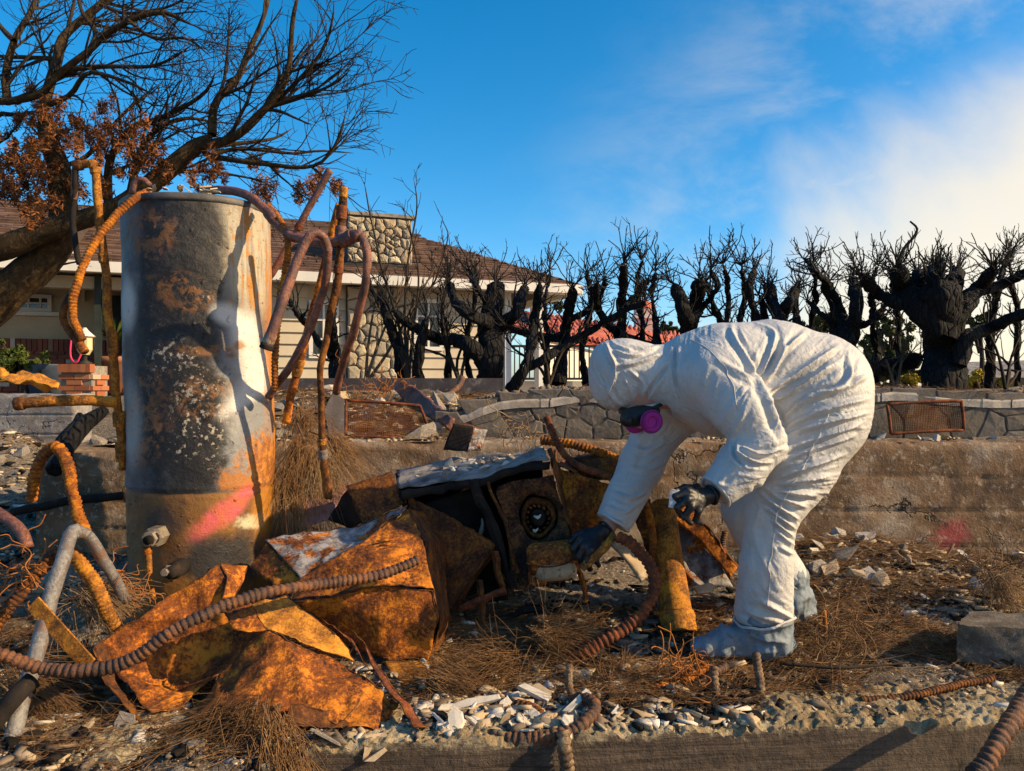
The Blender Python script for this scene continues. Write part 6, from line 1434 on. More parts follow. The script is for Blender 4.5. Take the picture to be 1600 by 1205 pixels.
tag(obj('metal_bracket', *patch([[(0, 582, 5.2), (60, 592, 5.2), (92, 604, 5.2)], [(0, 606, 5.0), (50, 606, 5.0), (88, 612, 5.0)]], .03, .006, .02, seed=72), M['tan_sheet']), 'folded golden sheet lying at far left before the tub', 'sheet metal')
cb = PP([(1493, 1034, 2.50), (1660, 1052, 2.44), (1660, 1010, 2.68), (1516, 1000, 2.74), (1495, 978, 2.50), (1660, 985, 2.44), (1660, 958, 2.68), (1516, 955, 2.74)])
def chunky(c, n=24, amp=.008, seed=3):
    V = []; F = []
    for q in ((0, 1, 5, 4), (3, 0, 4, 7), (4, 5, 6, 7)):
        a_, b_, c_, d_ = c[list(q)]; u = np.linspace(0, 1, n)[:, None, None]; v = np.linspace(0, 1, n)[None, :, None]
        g_ = a_*(1-u)*(1-v)+b_*u*(1-v)+c_*u*v+d_*(1-u)*v; off = np.stack([fbm(g_, 12, 4, seed+k) for k in range(3)], -1)*amp; I = np.arange(n*n).reshape(n, n)+len(V)*0+sum(len(x) for x in V)
        V.append((g_+off).reshape(-1, 3)); F += np.stack([I[:-1, :-1], I[1:, :-1], I[1:, 1:], I[:-1, 1:]], -1).reshape(-1, 4).tolist()
    return np.concatenate(V), [tuple(f) for f in F]
tag(obj('concrete_block', *chunky(cb), M['ledge_grey']), 'grey-brown concrete block corner at the right edge', 'block')
# ------------------------------------------------------------------ person in a white coverall
def R(px, d): return px/FPX*d
def fabric():
    g = G('white_coverall'); n1 = g.noise(26, 5, .65, .8); n2 = g.noise(90, 4, .7)
    r1 = g.ma('ABSOLUTE', g.ma('SUBTRACT', g.noise(15, 3, .5, 1.2), .5)); r2 = g.ma('ABSOLUTE', g.ma('SUBTRACT', g.noise(36, 3, .55, 1.0), .5))
    g.bump(g.ma('ADD', g.ma('MULTIPLY', r1, -1.6), g.ma('ADD', g.ma('MULTIPLY', r2, -.8), g.ma('ADD', g.ma('MULTIPLY', n1, .4), g.ma('MULTIPLY', n2, .15)))), .55, .008)
    c = g.ramp(g.noise(5, 6, .65), (.35, (.43, .425, .42)), (.65, (.52, .51, .495)))
    lo = g.step(g.xyz(g.co())[2], .30, .0); c = g.mix(g.ma('MULTIPLY', g.ma('MULTIPLY', lo, g.step(g.noise(14, 6, .7), .48, .66)), .55), c, (.42, .33, .24))
    c = g.mix(g.ma('MULTIPLY', g.step(g.noise(7, 7, .7, .5), .56, .72), .35), c, (.33, .28, .22))
    c = g.mix(g.ma('MULTIPLY', g.step(g.noise(30, 6, .7), .62, .74), .3), c, (.25, .22, .19))
    return g.done(c, .55, 0, .35)
M['fabric'] = fabric()
M['skin'] = plain('skin', (.42, .20, .14), (.50, .25, .18), 12, .5, .1, .001, .4)
M['glove'] = plain('black_glove', (.006, .006, .008), (.013, .013, .016), 20, .45, .35, .003, .45)
M['mask'] = plain('black_rubber', (.010, .010, .011), (.02, .02, .021), 15, .55, .1, .001, .4)
M['filter'] = plain('magenta_filter', (.30, .012, .20), (.40, .02, .27), 10, .6, .25, .001, .35)
M['bootie'] = plain('blue_grey_bootie', (.13, .165, .20), (.21, .25, .285), 14, .6, .5, .005, .35, c3=(.12, .10, .08))
pn = thing('person', P(1195, 1015, 2.65), 'person in white hooded coverall bending over with respirator and black gloves', 'person')

NB, NF = 2.53, 2.90     # near / far leg depth
def rc(a, b, ra, rb, k=.05, ys=1.0): return (P(*a), P(*b), R(ra, a[2]), R(rb, b[2]), k, ys)
prims = [
 rc((1274, 602, 2.70), (1200, 588, 2.69), 82, 82, .04, 1.0), rc((1200, 588, 2.69), (1132, 594, 2.68), 83, 85, .05, 1.10), rc((1132, 594, 2.68), (1085, 590, 2.68), 84, 66, .05, 1.15),
 rc((1085, 590, 2.68), (1052, 592, 2.68), 64, 52, .04, 1.05),
 # hood
 rc((1016, 588, 2.68), (974, 578, 2.68), 50, 49, .018, .98), rc((974, 578, 2.68), (968, 596, 2.68), 46, 44, .02, .98), rc((955, 566, 2.68), (963, 600, 2.68), 34, 40, .02, .95),
 # far arm
 rc((1085, 622, 2.84), (1030, 668, 2.88), 44, 38, .05), rc((1030, 668, 2.88), (1003, 725, 2.86), 37, 33, .03), rc((1003, 725, 2.86), (962, 808, 2.78), 33, 29, .03),
 # near arm
 rc((1115, 592, 2.52), (1160, 640, 2.46), 48, 45, .05), rc((1160, 640, 2.46), (1188, 690, 2.44), 44, 38, .03), rc((1188, 694, 2.44), (1160, 728, 2.42), 38, 38, .025), rc((1160, 728, 2.42), (1124, 764, 2.40), 38, 30, .025),
 # hips and near leg
 rc((1275, 615, 2.62), (1276, 650, 2.60), 78, 73, .05), rc((1278, 645, 2.60), (1242, 725, 2.57), 72, 59, .05), rc((1242, 725, 2.57), (1206, 803, NB), 59, 41, .04), rc((1206, 803, NB), (1197, 880, NB), 40, 39, .012), rc((1197, 880, NB), (1193, 955, 2.57), 40, 45, .012),
 # far leg
 rc((1275, 630, 2.80), (1225, 720, 2.84), 72, 55, .05), rc((1225, 720, 2.84), (1170, 795, 2.90), 53, 42, .02), rc((1170, 795, 2.90), (1198, 860, NF), 41, 37, .012), rc((1198, 860, NF), (1222, 900, NF), 37, 37, .012),
 # belly between legs and torso
 rc((1235, 620, 2.70), (1180, 620, 2.69), 62, 50, .05, 1.1),
]
# cuts: hood opening, sleeve ends, trouser hems
cuts = [(P(990, 640, 2.68), norm(np.array([.10, -.10, -1.0])), .13),
        (P(1192, 968, 2.56), norm(np.array([.16, 0, -1.0])), .22), (P(1224, 916, NF), norm(np.array([.1, 0, -1.0])), .12),
        (P(957, 818, 2.77), norm(P(957, 818, 2.77)-P(985, 765, 2.80)), .12), (P(1119, 769, 2.40), norm(P(1119, 769, 2.40)-P(1155, 735, 2.42)), .11)]
V, F = sdf_mesh(prims, .0044, cuts=cuts)
V = laplace(V, F, 4, .5)
# fold map: traced creases + streaks that follow them
folds = [
 ([(1142, 508), (1146, 526), (1166, 560), (1180, 584), (1195, 607)], 5, 9), ([(1118, 560), (1160, 586), (1184, 597), (1199, 623), (1211, 655), (1224, 683)], 6, 11), ([(1184, 508), (1209, 520), (1205, 546), (1188, 592)], 5, 9),
 ([(1227, 532), (1219, 556), (1192, 597)], 5, 8), ([(1259, 518), (1227, 548), (1200, 592)], 5, 9), ([(1309, 542), (1269, 568), (1229, 592), (1200, 613)], 6, 10), ([(1303, 568), (1259, 597), (1203, 627)], 6, 10),
 ([(1327, 554), (1327, 588), (1309, 607), (1259, 625), (1223, 655)], 5, 10), ([(1353, 588), (1319, 607), (1279, 617)], 5, 8), ([(1357, 623), (1309, 635), (1259, 651), (1223, 671)], 5, 8), ([(1351, 647), (1289, 661), (1231, 679)], 5, 7),
 ([(1345, 663), (1279, 685), (1223, 705)], 5, 8), ([(1335, 681), (1279, 699), (1239, 715)], 5, 7), ([(1319, 710), (1259, 732), (1192, 756)], 5, 9), ([(1295, 744), (1239, 754), (1186, 760)], 5, 8), ([(1279, 774), (1231, 770), (1186, 762)], 5, 9),
 ([(1259, 792), (1223, 780), (1188, 766)], 4.5, 9), ([(1245, 811), (1215, 792), (1184, 768)], 4.5, 10), ([(1241, 826), (1211, 803), (1195, 790)], 4, 9), ([(1240, 840), (1207, 811)], 4, 8), ([(1240, 852), (1216, 832)], 4, 8), ([(1238, 866), (1220, 856)], 4, 7),
 ([(1187, 937), (1217, 955), (1240, 968)], 5, 9), ([(1158, 948), (1185, 962), (1230, 975)], 6, 7), ([(1170, 800), (1172, 870), (1160, 930)], 8, 5), ([(1190, 790), (1180, 830), (1200, 900)], 8, 5),
 ([(963, 572), (996, 566), (1034, 552)], 4, 7), ([(946, 535), (963, 572)], 4, 6), ([(963, 572), (958, 590), (952, 620)], 5, 4), ([(1045, 569), (1027, 593), (1008, 622)], 4, -9), ([(1054, 538), (1054, 590), (1060, 616)], 3.5, -10), ([(1062, 545), (1062, 590), (1068, 610)], 5, 6),
 ([(975, 590), (985, 610), (992, 632)], 4, 5), ([(990, 585), (1005, 600), (1003, 625)], 4, 4), ([(946, 600), (960, 625), (975, 636)], 4, 5), ([(985, 540), (1010, 545), (1030, 540)], 3, 6), ([(955, 545), (985, 555), (1005, 552)], 3, 5),
 ([(1106, 575), (1094, 625)], 5, 5), ([(1120, 600), (1105, 655)], 5, 5), ([(1085, 560), (1080, 620)], 6, 4), ([(1150, 625), (1120, 670)], 6, 5), ([(1165, 640), (1140, 688)], 5, 5),
 ([(1145, 690), (1147, 712), (1160, 726)], 4, -9), ([(1150, 705), (1180, 722), (1205, 722)], 4, 8), ([(1160, 700), (1190, 710), (1215, 702)], 4, 7), ([(1110, 750), (1135, 760), (1150, 750)], 4, 5), ([(1135, 740), (1120, 765), (1130, 785)], 5, 5),
 ([(1040, 690), (1012, 705), (990, 700)], 5, 6), ([(1045, 720), (1010, 735), (980, 730)], 4, 5), ([(1012, 768), (985, 778), (958, 770)], 4, 7), ([(1000, 785), (975, 800), (945, 790)], 4, 5), ([(1020, 660), (1000, 690), (985, 740)], 6, 5), ([(985, 835), (1000, 800), (1018, 770)], 5, 6),
 ([(1150, 800), (1145, 850), (1160, 880)], 6, 5),
]
x0, y0 = 905, 490; gw, gh = 470, 520
gx_, gy_ = np.meshgrid(np.arange(gw)+x0, np.arange(gh)+y0, indexing='ij')
H = np.zeros((gw, gh)); cxx = np.zeros((gw, gh)); sxx = np.zeros((gw, gh))
for pts, w, amp in folds:
    q = catmull(np.array([(a, b, 0.) for a, b in pts]), 1.5)[:, :2]; n = len(q)
    best = np.full((gw, gh), 1e9); bt = np.zeros((gw, gh)); tdx = np.gradient(q[:, 0]); tdy = np.gradient(q[:, 1]); ang = np.arctan2(tdy, tdx)
    for i in range(0, n, 2):
        d2 = (gx_-q[i, 0])**2+(gy_-q[i, 1])**2; m = d2 < best; best[m] = d2[m]; bt[m] = i
    dist = np.sqrt(best); t = bt/(n-1); tap = np.clip(np.minimum(t, 1-t)*5+.25, 0, 1)
    H += amp*.0019*tap*(np.exp(-(dist/w*1.5)**1.25) - .5*np.exp(-((dist-w*1.5)/(w*.8))**2))
    wgt = 1/(best+60); an = ang[bt.astype(int)]; cxx += wgt*np.cos(2*an); sxx += wgt*np.sin(2*an)
th_ = np.arctan2(sxx, cxx)/2; dx_, dy_ = np.cos(th_), np.sin(th_)
rgp = np.random.default_rng(3)
def blur(a, k):
    ker = np.exp(-np.linspace(-2, 2, 2*k+1)**2); ker /= ker.sum()
    a = np.apply_along_axis(lambda r: np.convolve(np.pad(r, k, mode='edge'), ker, 'valid'), 0, a); return np.apply_along_axis(lambda r: np.convolve(np.pad(r, k, mode='edge'), ker, 'valid'), 1, a)
patchy = sstep(-.35, .5, blur(rgp.normal(size=(gw//8+1, gh//8+1)), 3).repeat(8, 0).repeat(8, 1)[:gw, :gh]*9)
patchy = blur(patchy, 8)
for k_, amp, Ls_ in ((2, .0034, 60), (4, .0055, 110)):
    nz_ = blur(rgp.normal(size=(gw, gh)), k_); acc = np.zeros((gw, gh))
    for sgn in (1, -1):
        X_ = gx_-x0 + 0.; Y_ = gy_-y0 + 0.
        for s in range(Ls_//2):
            xi = np.clip(X_.round().astype(int), 0, gw-1); yi = np.clip(Y_.round().astype(int), 0, gh-1)
            acc += nz_[xi, yi]; vx, vy = dx_[xi, yi], dy_[xi, yi]
            if s:
                fl = np.where(vx*pvx+vy*pvy < 0, -1, 1); vx, vy = vx*fl, vy*fl
            else: vx, vy = vx*sgn, vy*sgn
            pvx, pvy = vx, vy; X_ += vx; Y_ += vy
    acc /= acc.std(); H += amp*(.25+.9*patchy)*(np.exp(-(np.abs(acc-.6)/.45)**1.3) - .30)          # sharp ridges, broad valleys
H = blur(H, 1)
N = vnormals(V, F)
vx = 800 + V[:, 0]/V[:, 1]*FPX; vy = 602.5 - (V[:, 2]-CH)/V[:, 1]*FPX
xi = np.clip(vx-x0, 0, gw-1.01); yi = np.clip(vy-y0, 0, gh-1.01); i0 = xi.astype(int); j0 = yi.astype(int); fx, fy = xi-i0, yi-j0
hv_ = H[i0, j0]*(1-fx)*(1-fy)+H[i0+1, j0]*fx*(1-fy)+H[i0, j0+1]*(1-fx)*fy+H[i0+1, j0+1]*fx*fy
# smoother regions: chest side, shins, cuffs
calm = np.ones(len(V)); 
for (cx_, cy_, rx_, ry_, v_) in ((1100, 610, 62, 70, .38), (1192, 890, 48, 62, .45), (1150, 850, 20, 60, .4), (1125, 755, 34, 34, .4), (985, 590, 66, 60, .95), (1000, 730, 60, 100, .6)):
    calm = np.minimum(calm, 1-(1-v_)*np.exp(-((vx-cx_)/rx_)**4-((vy-cy_)/ry_)**4))
side = np.abs(N[:, 1])*.75+.25
V2 = V + N*(hv_*side*calm*1.05 + .003*fbm(V, 11, 3, 81)*(1-.5*np.abs(N[:, 1])))[:, None]
V2 = laplace(V2, F, 1, .12)
suit = obj('coverall', V2, F, M['fabric'], pn)
# stitched seams laid on the cloth
vx2 = 800 + V2[:, 0]/V2[:, 1]*FPX; vy2 = 602.5 - (V2[:, 2]-CH)/V2[:, 1]*FPX
def seam(path, r=.0019):
    q = catmull(np.array([(a, b, 0.) for a, b in path]), 3.0)[:, :2]; out = []
    for (a, b) in q:
        m = np.where((np.abs(vx2-a) < 3) & (np.abs(vy2-b) < 3))[0]
        if len(m): i = m[np.argmin(V2[m, 1])]; out.append(V2[i] + N[i]*.0005)
    out = np.array(out); ker = np.array([.25, .5, .25])
    for _ in range(2): out[1:-1] = ker[0]*out[:-2]+ker[1]*out[1:-1]+ker[2]*out[2:]
    V, F = tube_arrays(out[None], np.full((1, len(out)), r), 6); obj('seam', V, F, M['fabric'], suit)
seam([(945, 534), (955, 552), (964, 574), (958, 598), (950, 625)]); seam([(1052, 541), (1050, 570), (1052, 600), (1058, 625)]); seam([(1292, 650), (1262, 715), (1225, 780), (1208, 830), (1202, 890), (1198, 950)], .0015); seam([(1078, 528), (1110, 548), (1140, 590), (1150, 640)], .0015)
# elastic rims at hood, cuffs and hems
def ring(c, nrm_, rx, ry, r, name, mat, parent, axis=None, n=40, wob=.003):
    nrm_ = norm(np.asarray(nrm_, float)); a = norm(np.cross(nrm_, axis if axis is not None else (0, 1, 0))); b = np.cross(nrm_, a)
    t = np.linspace(0, 2*np.pi, n+1); p = c + np.outer(np.cos(t)*rx, a) + np.outer(np.sin(t)*ry, b); p += wob*np.stack([vn(p, 30, 1), vn(p, 30, 2), vn(p, 30, 3)], 1); p[-1] = p[0]
    V, F = tube_arrays(p[None], np.full((1, n+1), r), 8, np.broadcast_to(nrm_, (1, 1, 3))); return obj(name, V, F, mat, parent)
ring(P(1193, 966, 2.56), (.16, 0, -1), R(44, 2.56), R(45, 2.56), .0045, 'hem', M['fabric'], suit, wob=.012)
ring(P(958, 816, 2.77), P(958, 816, 2.77)-P(985, 765, 2.80), R(27, 2.77), R(27, 2.77), .006, 'cuff', M['fabric'], suit, wob=.005)
ring(P(1119, 768, 2.40), P(1119, 768, 2.40)-P(1155, 735, 2.42), R(27, 2.4), R(27, 2.4), .006, 'cuff', M['fabric'], suit, wob=.005)
ring(P(1004, 636, 2.67), (.10, -.10, -1), R(30, 2.68), R(30, 2.68), .006, 'hood_rim', M['fabric'], suit, wob=.004)
# body inside the suit: one continuous figure, bare at face and wrists
bp = [rc((1010, 596, 2.68), (998, 615, 2.68), 34, 33, .03), rc((998, 615, 2.68), (1002, 646, 2.68), 32, 24, .03), rc((992, 640, 2.66), (985, 650, 2.66), 10, 8, .01), rc((1005, 600, 2.68), (1080, 592, 2.68), 24, 30, .05), rc((1080, 595, 2.68), (1270, 605, 2.70), 55, 60, .05),
      rc((1100, 600, 2.55), (1180, 688, 2.46), 28, 22, .03), rc((1180, 688, 2.46), (1112, 773, 2.40), 20, 13, .02), rc((1085, 625, 2.82), (1015, 700, 2.87), 26, 20, .03), rc((1015, 700, 2.87), (948, 828, 2.75), 19, 13, .02),
      rc((1272, 615, 2.62), (1203, 803, NB), 48, 28, .04), rc((1203, 803, NB), (1195, 985, 2.6), 26, 18, .03), rc((1272, 615, 2.80), (1176, 800, 2.87), 46, 28, .04), rc((1176, 800, 2.87), (1228, 945, NF), 25, 18, .03)]
Vb, Fb = sdf_mesh(bp, .009); Vb = laplace(Vb, Fb, 2, .4); obj('body', Vb, Fb, M['skin'], pn)
# respirator
mk = [rc((1006, 648, 2.60), (990, 653, 2.59), 15, 13, .02), rc((990, 651, 2.60), (980, 655, 2.60), 15, 12, .02), rc((980, 652, 2.62), (983, 664, 2.62), 8, 5, .01), rc((1012, 645, 2.60), (1026, 642, 2.61), 8, 6, .01), rc((972, 642, 2.63), (985, 648, 2.60), 6, 8, .01)]
Vm, Fm = sdf_mesh(mk, .0035); Vm = laplace(Vm, Fm, 2, .4); rp = obj('respirator', Vm, Fm, M['mask'], pn)
def disc(c, nrm_, r, th, name, mat, parent):
    nrm_ = norm(np.asarray(nrm_, float)); a = norm(np.cross(nrm_, (0, 0, 1))); b = np.cross(nrm_, a)
    V, F = lathe([(r*.3, -th/2), (r*.86, -th/2), (r, -th*.25), (r, th*.2), (r*.94, th*.42), (r*.6, th*.5), (r*.55, th*.42), (r*.2, th*.45)], (0, 0), 36, 0); return obj(name, c + V[:, :1]*a + V[:, 1:2]*b + V[:, 2:3]*nrm_, F, mat, parent)
f1 = disc(P(1018, 659, 2.54), (.25, -1, -.05), R(17.5, 2.54), .03, 'filter', M['filter'], rp)
disc(P(992, 662, 2.80), (-.2, 1, -.1), R(16, 2.7), .03, 'filter', M['filter'], rp)
ring(P(1018, 659, 2.527), (.25, -1, -.05), R(17.2, 2.54), R(17.2, 2.54), .0035, 'filter_rim', plain('filter_rim', (.16, .01, .11), (.2, .012, .14), 10, .5, 0), f1, axis=(0, 0, 1), wob=0)
ring(P(1018, 659, 2.522), (.25, -1, -.05), R(10, 2.54), R(10, 2.54), .002, 'filter_ridge', M['filter'], f1, axis=(0, 0, 1), wob=0)
obj('facepiece_edge', *tube(PP([(970, 641, 2.63), (978, 648, 2.595), (990, 640, 2.585), (1008, 636, 2.59), (1024, 638, 2.60)]), .0045, 8, .006), M['mask'], rp)
obj('exhale_port', *tube(PP([(984, 655, 2.575), (982, 660, 2.55)]), [.013, .015, .012], 14, .006), M['mask'], rp)
obj('strap', *tube(PP([(996, 636, 2.61), (998, 648, 2.58), (1003, 660, 2.575)]), .008, 8, .006), M['mask'], rp)
obj('strap', *tube(PP([(1010, 642, 2.60), (1030, 634, 2.61), (1034, 630, 2.63)]), .007, 8, .006), M['mask'], rp)
obj('valve', *tube(PP([(1006, 662, 2.56), (1010, 664, 2.535)]), .014, 10, .006), M['mask'], rp)
# gloves: palm, four fingers, thumb
def glove(wrist, palm, tips, thumb, name):
    pr = [rc(wrist, palm, 13, 15, .02, 1.0)]
    for (k1, k2, tip, r) in tips:
        pr += [rc(palm, k1, 12, r+.6, .008), rc(k1, k2, r+.4, r*.92, .002), rc(k2, tip, r*.92, r*.74, .002)]
    pr += [rc(palm, thumb[0], 11, 8, .012), rc(thumb[0], thumb[1], 7.5, 6.0, .004), rc(thumb[1], thumb[2], 6.0, 5.2, .004)]
    V, F = sdf_mesh(pr, .0024, margin=.03); V = laplace(V, F, 1, .4); N = vnormals(V, F); V = V + N*(.0016*fbm(V, 55, 3, 5))[:, None]
    return obj(name, V, F, M['glove'], pn)
g1 = glove((1112, 773, 2.39), (1094, 778, 2.385),
      [((1074, 768, 2.35), (1056, 776, 2.345), (1055, 791, 2.355), 6.2), ((1074, 781, 2.335), (1058, 793, 2.335), (1064, 806, 2.35), 6.4), ((1080, 792, 2.335), (1070, 808, 2.34), (1079, 817, 2.355), 6.2), ((1091, 799, 2.35), (1087, 813, 2.36), (1096, 818, 2.375), 5.4)],
      [(1088, 764, 2.42), (1070, 762, 2.41), (1056, 768, 2.385)], 'glove')
ring(P(1111, 774, 2.39), P(1092, 778, 2.38)-P(1119, 768, 2.40), R(15, 2.39), R(15, 2.39), .004, 'glove_cuff', M['glove'], g1)
g2 = glove((948, 828, 2.75), (928, 840, 2.73),
      [((908, 842, 2.70), (897, 857, 2.695), (899, 872, 2.70), 6.4), ((914, 853, 2.675), (905, 870, 2.675), (910, 884, 2.685), 6.6), ((923, 860, 2.665), (917, 876, 2.665), (922, 889, 2.675), 6.3), ((934, 861, 2.67), (931, 876, 2.67), (936, 884, 2.675), 5.5)],
      [(918, 832, 2.75), (903, 836, 2.755), (893, 846, 2.75)], 'glove')
ring(P(947, 829, 2.748), P(927, 842, 2.72)-P(957, 818, 2.77), R(15, 2.75), R(15, 2.75), .004, 'glove_cuff', M['glove'], g2)
# shoe covers
def bootie(pr, name, seed, ztop=None):
    V, F = sdf_mesh(pr, .004); V = laplace(V, F, 2, .4); N = vnormals(V, F)
    h = .009*(1-2.4*np.abs(vn(V*np.array([1, 1, 1.8]), 12, seed))) + .006*(1-2*np.abs(vn(V*np.array([1.5, 1, 1]), 27, seed+3))) + .003*fbm(V, 40, 3, seed+1); low = sstep(.03, .06, V[:, 2]-V[:, 2].min()); V = V + N*(h*low)[:, None]
    return obj(name, V, F, M['bootie'], pn)
b1 = bootie([rc((1192, 962, 2.575), (1192, 992, 2.59), 40, 40, .03), rc((1192, 995, 2.60), (1212, 1004, 2.60), 34, 24, .03), rc((1185, 1000, 2.59), (1140, 1005, 2.57), 30, 21, .035), rc((1140, 1005, 2.57), (1102, 1012, 2.55), 21, 16, .03), rc((1105, 1014, 2.57), (1100, 1012, 2.545), 14, 14, .02), rc((1212, 1015, 2.60), (1120, 1018, 2.565), 15, 11, .02)], 'shoe_cover', 5)
b2 = bootie([rc((1224, 905, NF), (1232, 945, NF), 34, 34, .03), rc((1232, 945, NF), (1246, 980, NF), 32, 22, .03), rc((1240, 968, NF), (1175, 975, 2.87), 26, 20, .03), rc((1175, 975, 2.87), (1142, 968, 2.87), 20, 15, .03), rc((1246, 988, NF), (1150, 982, 2.87), 14, 10, .02)], 'shoe_cover', 9)
# clear sample pouch held in the near hand
g = G('clear_plastic'); M['clear'] = g.done((.85, .88, .9), .12, 0, .5, Transmission_Weight=.55, Alpha=.75)
tag(obj('sample_pouch', *patch([[(1049, 763, 2.352), (1072, 768, 2.352)], [(1044, 792, 2.338), (1066, 796, 2.338)]], .005, .004, .001, seed=3), M['clear']), 'small clear plastic sample pouch held in the near glove', 'pouch')
# ------------------------------------------------------------------ debris
def gz(x, y):
    x = np.asarray(x, float); y = np.asarray(y, float)
    z = ground_z(x, y); fl = ledge_front(x)
    on = (y > fl + .02) & (y < fl + .22) & (x > -.62); z = np.where(on, np.maximum(z, .024), z)
    return np.where((y > 3.78) & (x > -2.2), terrace_z(x, y), z)
def rock_template(seed, flat=.6):
    r = np.random.default_rng(seed); t = (1+5**.5)/2
    v = np.array([(-1,t,0),(1,t,0),(-1,-t,0),(1,-t,0),(0,-1,t),(0,1,t),(0,-1,-t),(0,1,-t),(t,0,-1),(t,0,1),(-t,0,-1),(-t,0,1)], float); v /= np.linalg.norm(v[0])
    f = np.array([(0,11,5),(0,5,1),(0,1,7),(0,7,10),(0,10,11),(1,5,9),(5,11,4),(11,10,2),(10,7,6),(7,1,8),(3,9,4),(3,4,2),(3,2,6),(3,6,8),(3,8,9),(4,9,5),(2,4,11),(6,2,10),(8,6,7),(9,8,1)])
    v = v*(.6+.7*r.random((12, 1))); v = v*np.array([1.15, .55+.5*r.random(), flat*(.7+.5*r.random())])
    for _ in range(5):
        n = norm(r.normal(size=3)); h = .42; d = v @ n; v = v - np.maximum(d-h, 0)[:, None]*n
    return v, f
ROCKS = [rock_template(i, (.22, .6, .35, .8)[i % 4]) for i in range(8)]
def shard_template(seed):
    r = np.random.default_rng(seed); n = r.integers(4, 7); a = np.sort(r.uniform(0, 2*np.pi, n)); q = np.stack([np.cos(a)*(.5+.7*r.random(n)), np.sin(a)*(.35+.5*r.random(n))], 1); t = .05+.10*r.random()
    v = np.concatenate([np.c_[q, np.full(n, -t)], np.c_[q*.95, t*(1+.8*(r.random(n)-.5))], [[0, 0, -t]], [[q[:, 0].mean()*.5, q[:, 1].mean()*.5, t*1.1]]]); f = []
    for i in range(n):
        j = (i+1) % n; f += [(i, j, n+j), (i, n+j, n+i), (n+i, n+j, 2*n+1), (j, i, 2*n)]
    return v, np.array(f)
SHARDS = [shard_template(400+i) for i in range(10)]
def rotmats(rg, n, tilt=.5):
    a = rg.uniform(0, 2*np.pi, n); c, s = np.cos(a), np.sin(a); Z = np.zeros(n); O = np.ones(n)
    Rz = np.stack([np.stack([c, -s, Z], -1), np.stack([s, c, Z], -1), np.stack([Z, Z, O], -1)], 1)
    b = rg.normal(size=n)*tilt; c, s = np.cos(b), np.sin(b); Rx = np.stack([np.stack([O, Z, Z], -1), np.stack([Z, c, -s], -1), np.stack([Z, s, c], -1)], 1)
    return Rz @ Rx
def scatter(rg, x, y, size, lift=.25, tilt=.5, zf=gz):
    n = len(x); k = rg.integers(0, len(ROCKS), n); Rm = rotmats(rg, n, tilt); Vs, Fs, o = [], [], 0
    z = zf(x, y) + size*lift
    for t in range(len(ROCKS)):
        m = np.where(k == t)[0]
        if not len(m): continue
        v, f = ROCKS[t]; V = np.einsum('nij,vj->nvi', Rm[m], v)*size[m, None, None] + np.stack([x[m], y[m], z[m]], -1)[:, None]
        Vs.append(V.reshape(-1, 3)); Fs.append((f[None] + (np.arange(len(m))*len(v))[:, None, None]).reshape(-1, 3) + o); o += len(m)*len(v)
    return np.concatenate(Vs), np.concatenate(Fs)
def stuff(name, V, F, mat, label, cat, smooth=False):
    o = obj(name, V, F, mat, None, smooth, origin=(0, 0, 0), kind='stuff'); o['label'] = label; o['category'] = cat; return o
def zone(rg, n, px0, px1, d0, d1):
    d = rg.uniform(d0, d1, n); return (rg.uniform(px0, px1, n)-800)/FPX*d, d
M['ash_brown'] = plain('brown_ash', (.09, .066, .048), (.26, .20, .145), 9, .95, .5, .003, .1, c3=(.05, .038, .03))
rg = np.random.default_rng(101)
def cat_zones(zs):
    xs, ys = zip(*[zone(rg, *z) for z in zs]); return np.concatenate(xs), np.concatenate(ys)
# fine rubble in three colours
def keep_clump(x, y, thr, seed):
    k = fbm(np.stack([x, y, x*0], -1), 2.2, 3, seed) > thr; return x[k], y[k]
for nm, mat, nfull, thr, sd, lab in (('ash_rubble', 'ash_brown', 6000, -.25, 1, 'dark grey ash crumbs and pebbles strewn over the lot'), ('plaster_rubble', 'plaster', 1500, .12, 2, 'pale plaster crumbs strewn over ledge and lot'), ('clay_rubble', 'plaster_tan', 3000, -.15, 3, 'tan clay crumbs strewn over ledge and lot')):
    x, y = cat_zones([(nfull//2, -60, 1660, 1.95, 3.62), (nfull//4, 400, 1250, 1.98, 2.5), (nfull//6, 1180, 1660, 2.9, 3.62), (nfull//8, -60, 500, 1.85, 2.4), (nfull//8, 420, 760, 3.8, 6.0), (nfull//10, -80, 190, 3.2, 5.4)])
    x, y = keep_clump(x, y, thr, 60+sd); s = .003 + .017*rg.random(len(x))**3.5
    stuff(nm, *scatter(rg, x, y, s), M[mat], lab, 'rubble')
# flat ash and plaster flakes, densely layered
for nm, mat, nfull, sd, lab in (('ash_flakes', 'ash_brown', 5200, 11, 'grey ash flakes layered over the lot'), ('plaster_flakes', 'plaster', 1500, 12, 'whitish plaster flakes layered over the lot'), ('tan_flakes', 'plaster_tan', 3800, 13, 'tan plaster flakes layered over the lot'), ('char_flakes', 'char_in', 5200, 14, 'black char flakes layered over the lot')):
    x, y = cat_zones([(nfull//5, -60, 1660, 2.0, 3.62), (nfull//7, 640, 1180, 2.05, 2.3), (nfull//6, 600, 1250, 2.3, 3.0), (nfull//5, 1180, 1680, 2.9, 3.62), (nfull//7, -60, 560, 1.85, 2.5), (nfull//3, 420, 760, 3.8, 6.0), (nfull//8, -80, 190, 2.9, 5.4)])
    x, y = keep_clump(x, y, -.2, 90+sd); s = .005 + .048*rg.random(len(x))**4.2
    k0 = ROCKS; ROCKS = SHARDS; stuff(nm, *scatter(rg, x, y, s, .18, .45), M[mat], lab, 'flakes'); ROCKS = k0
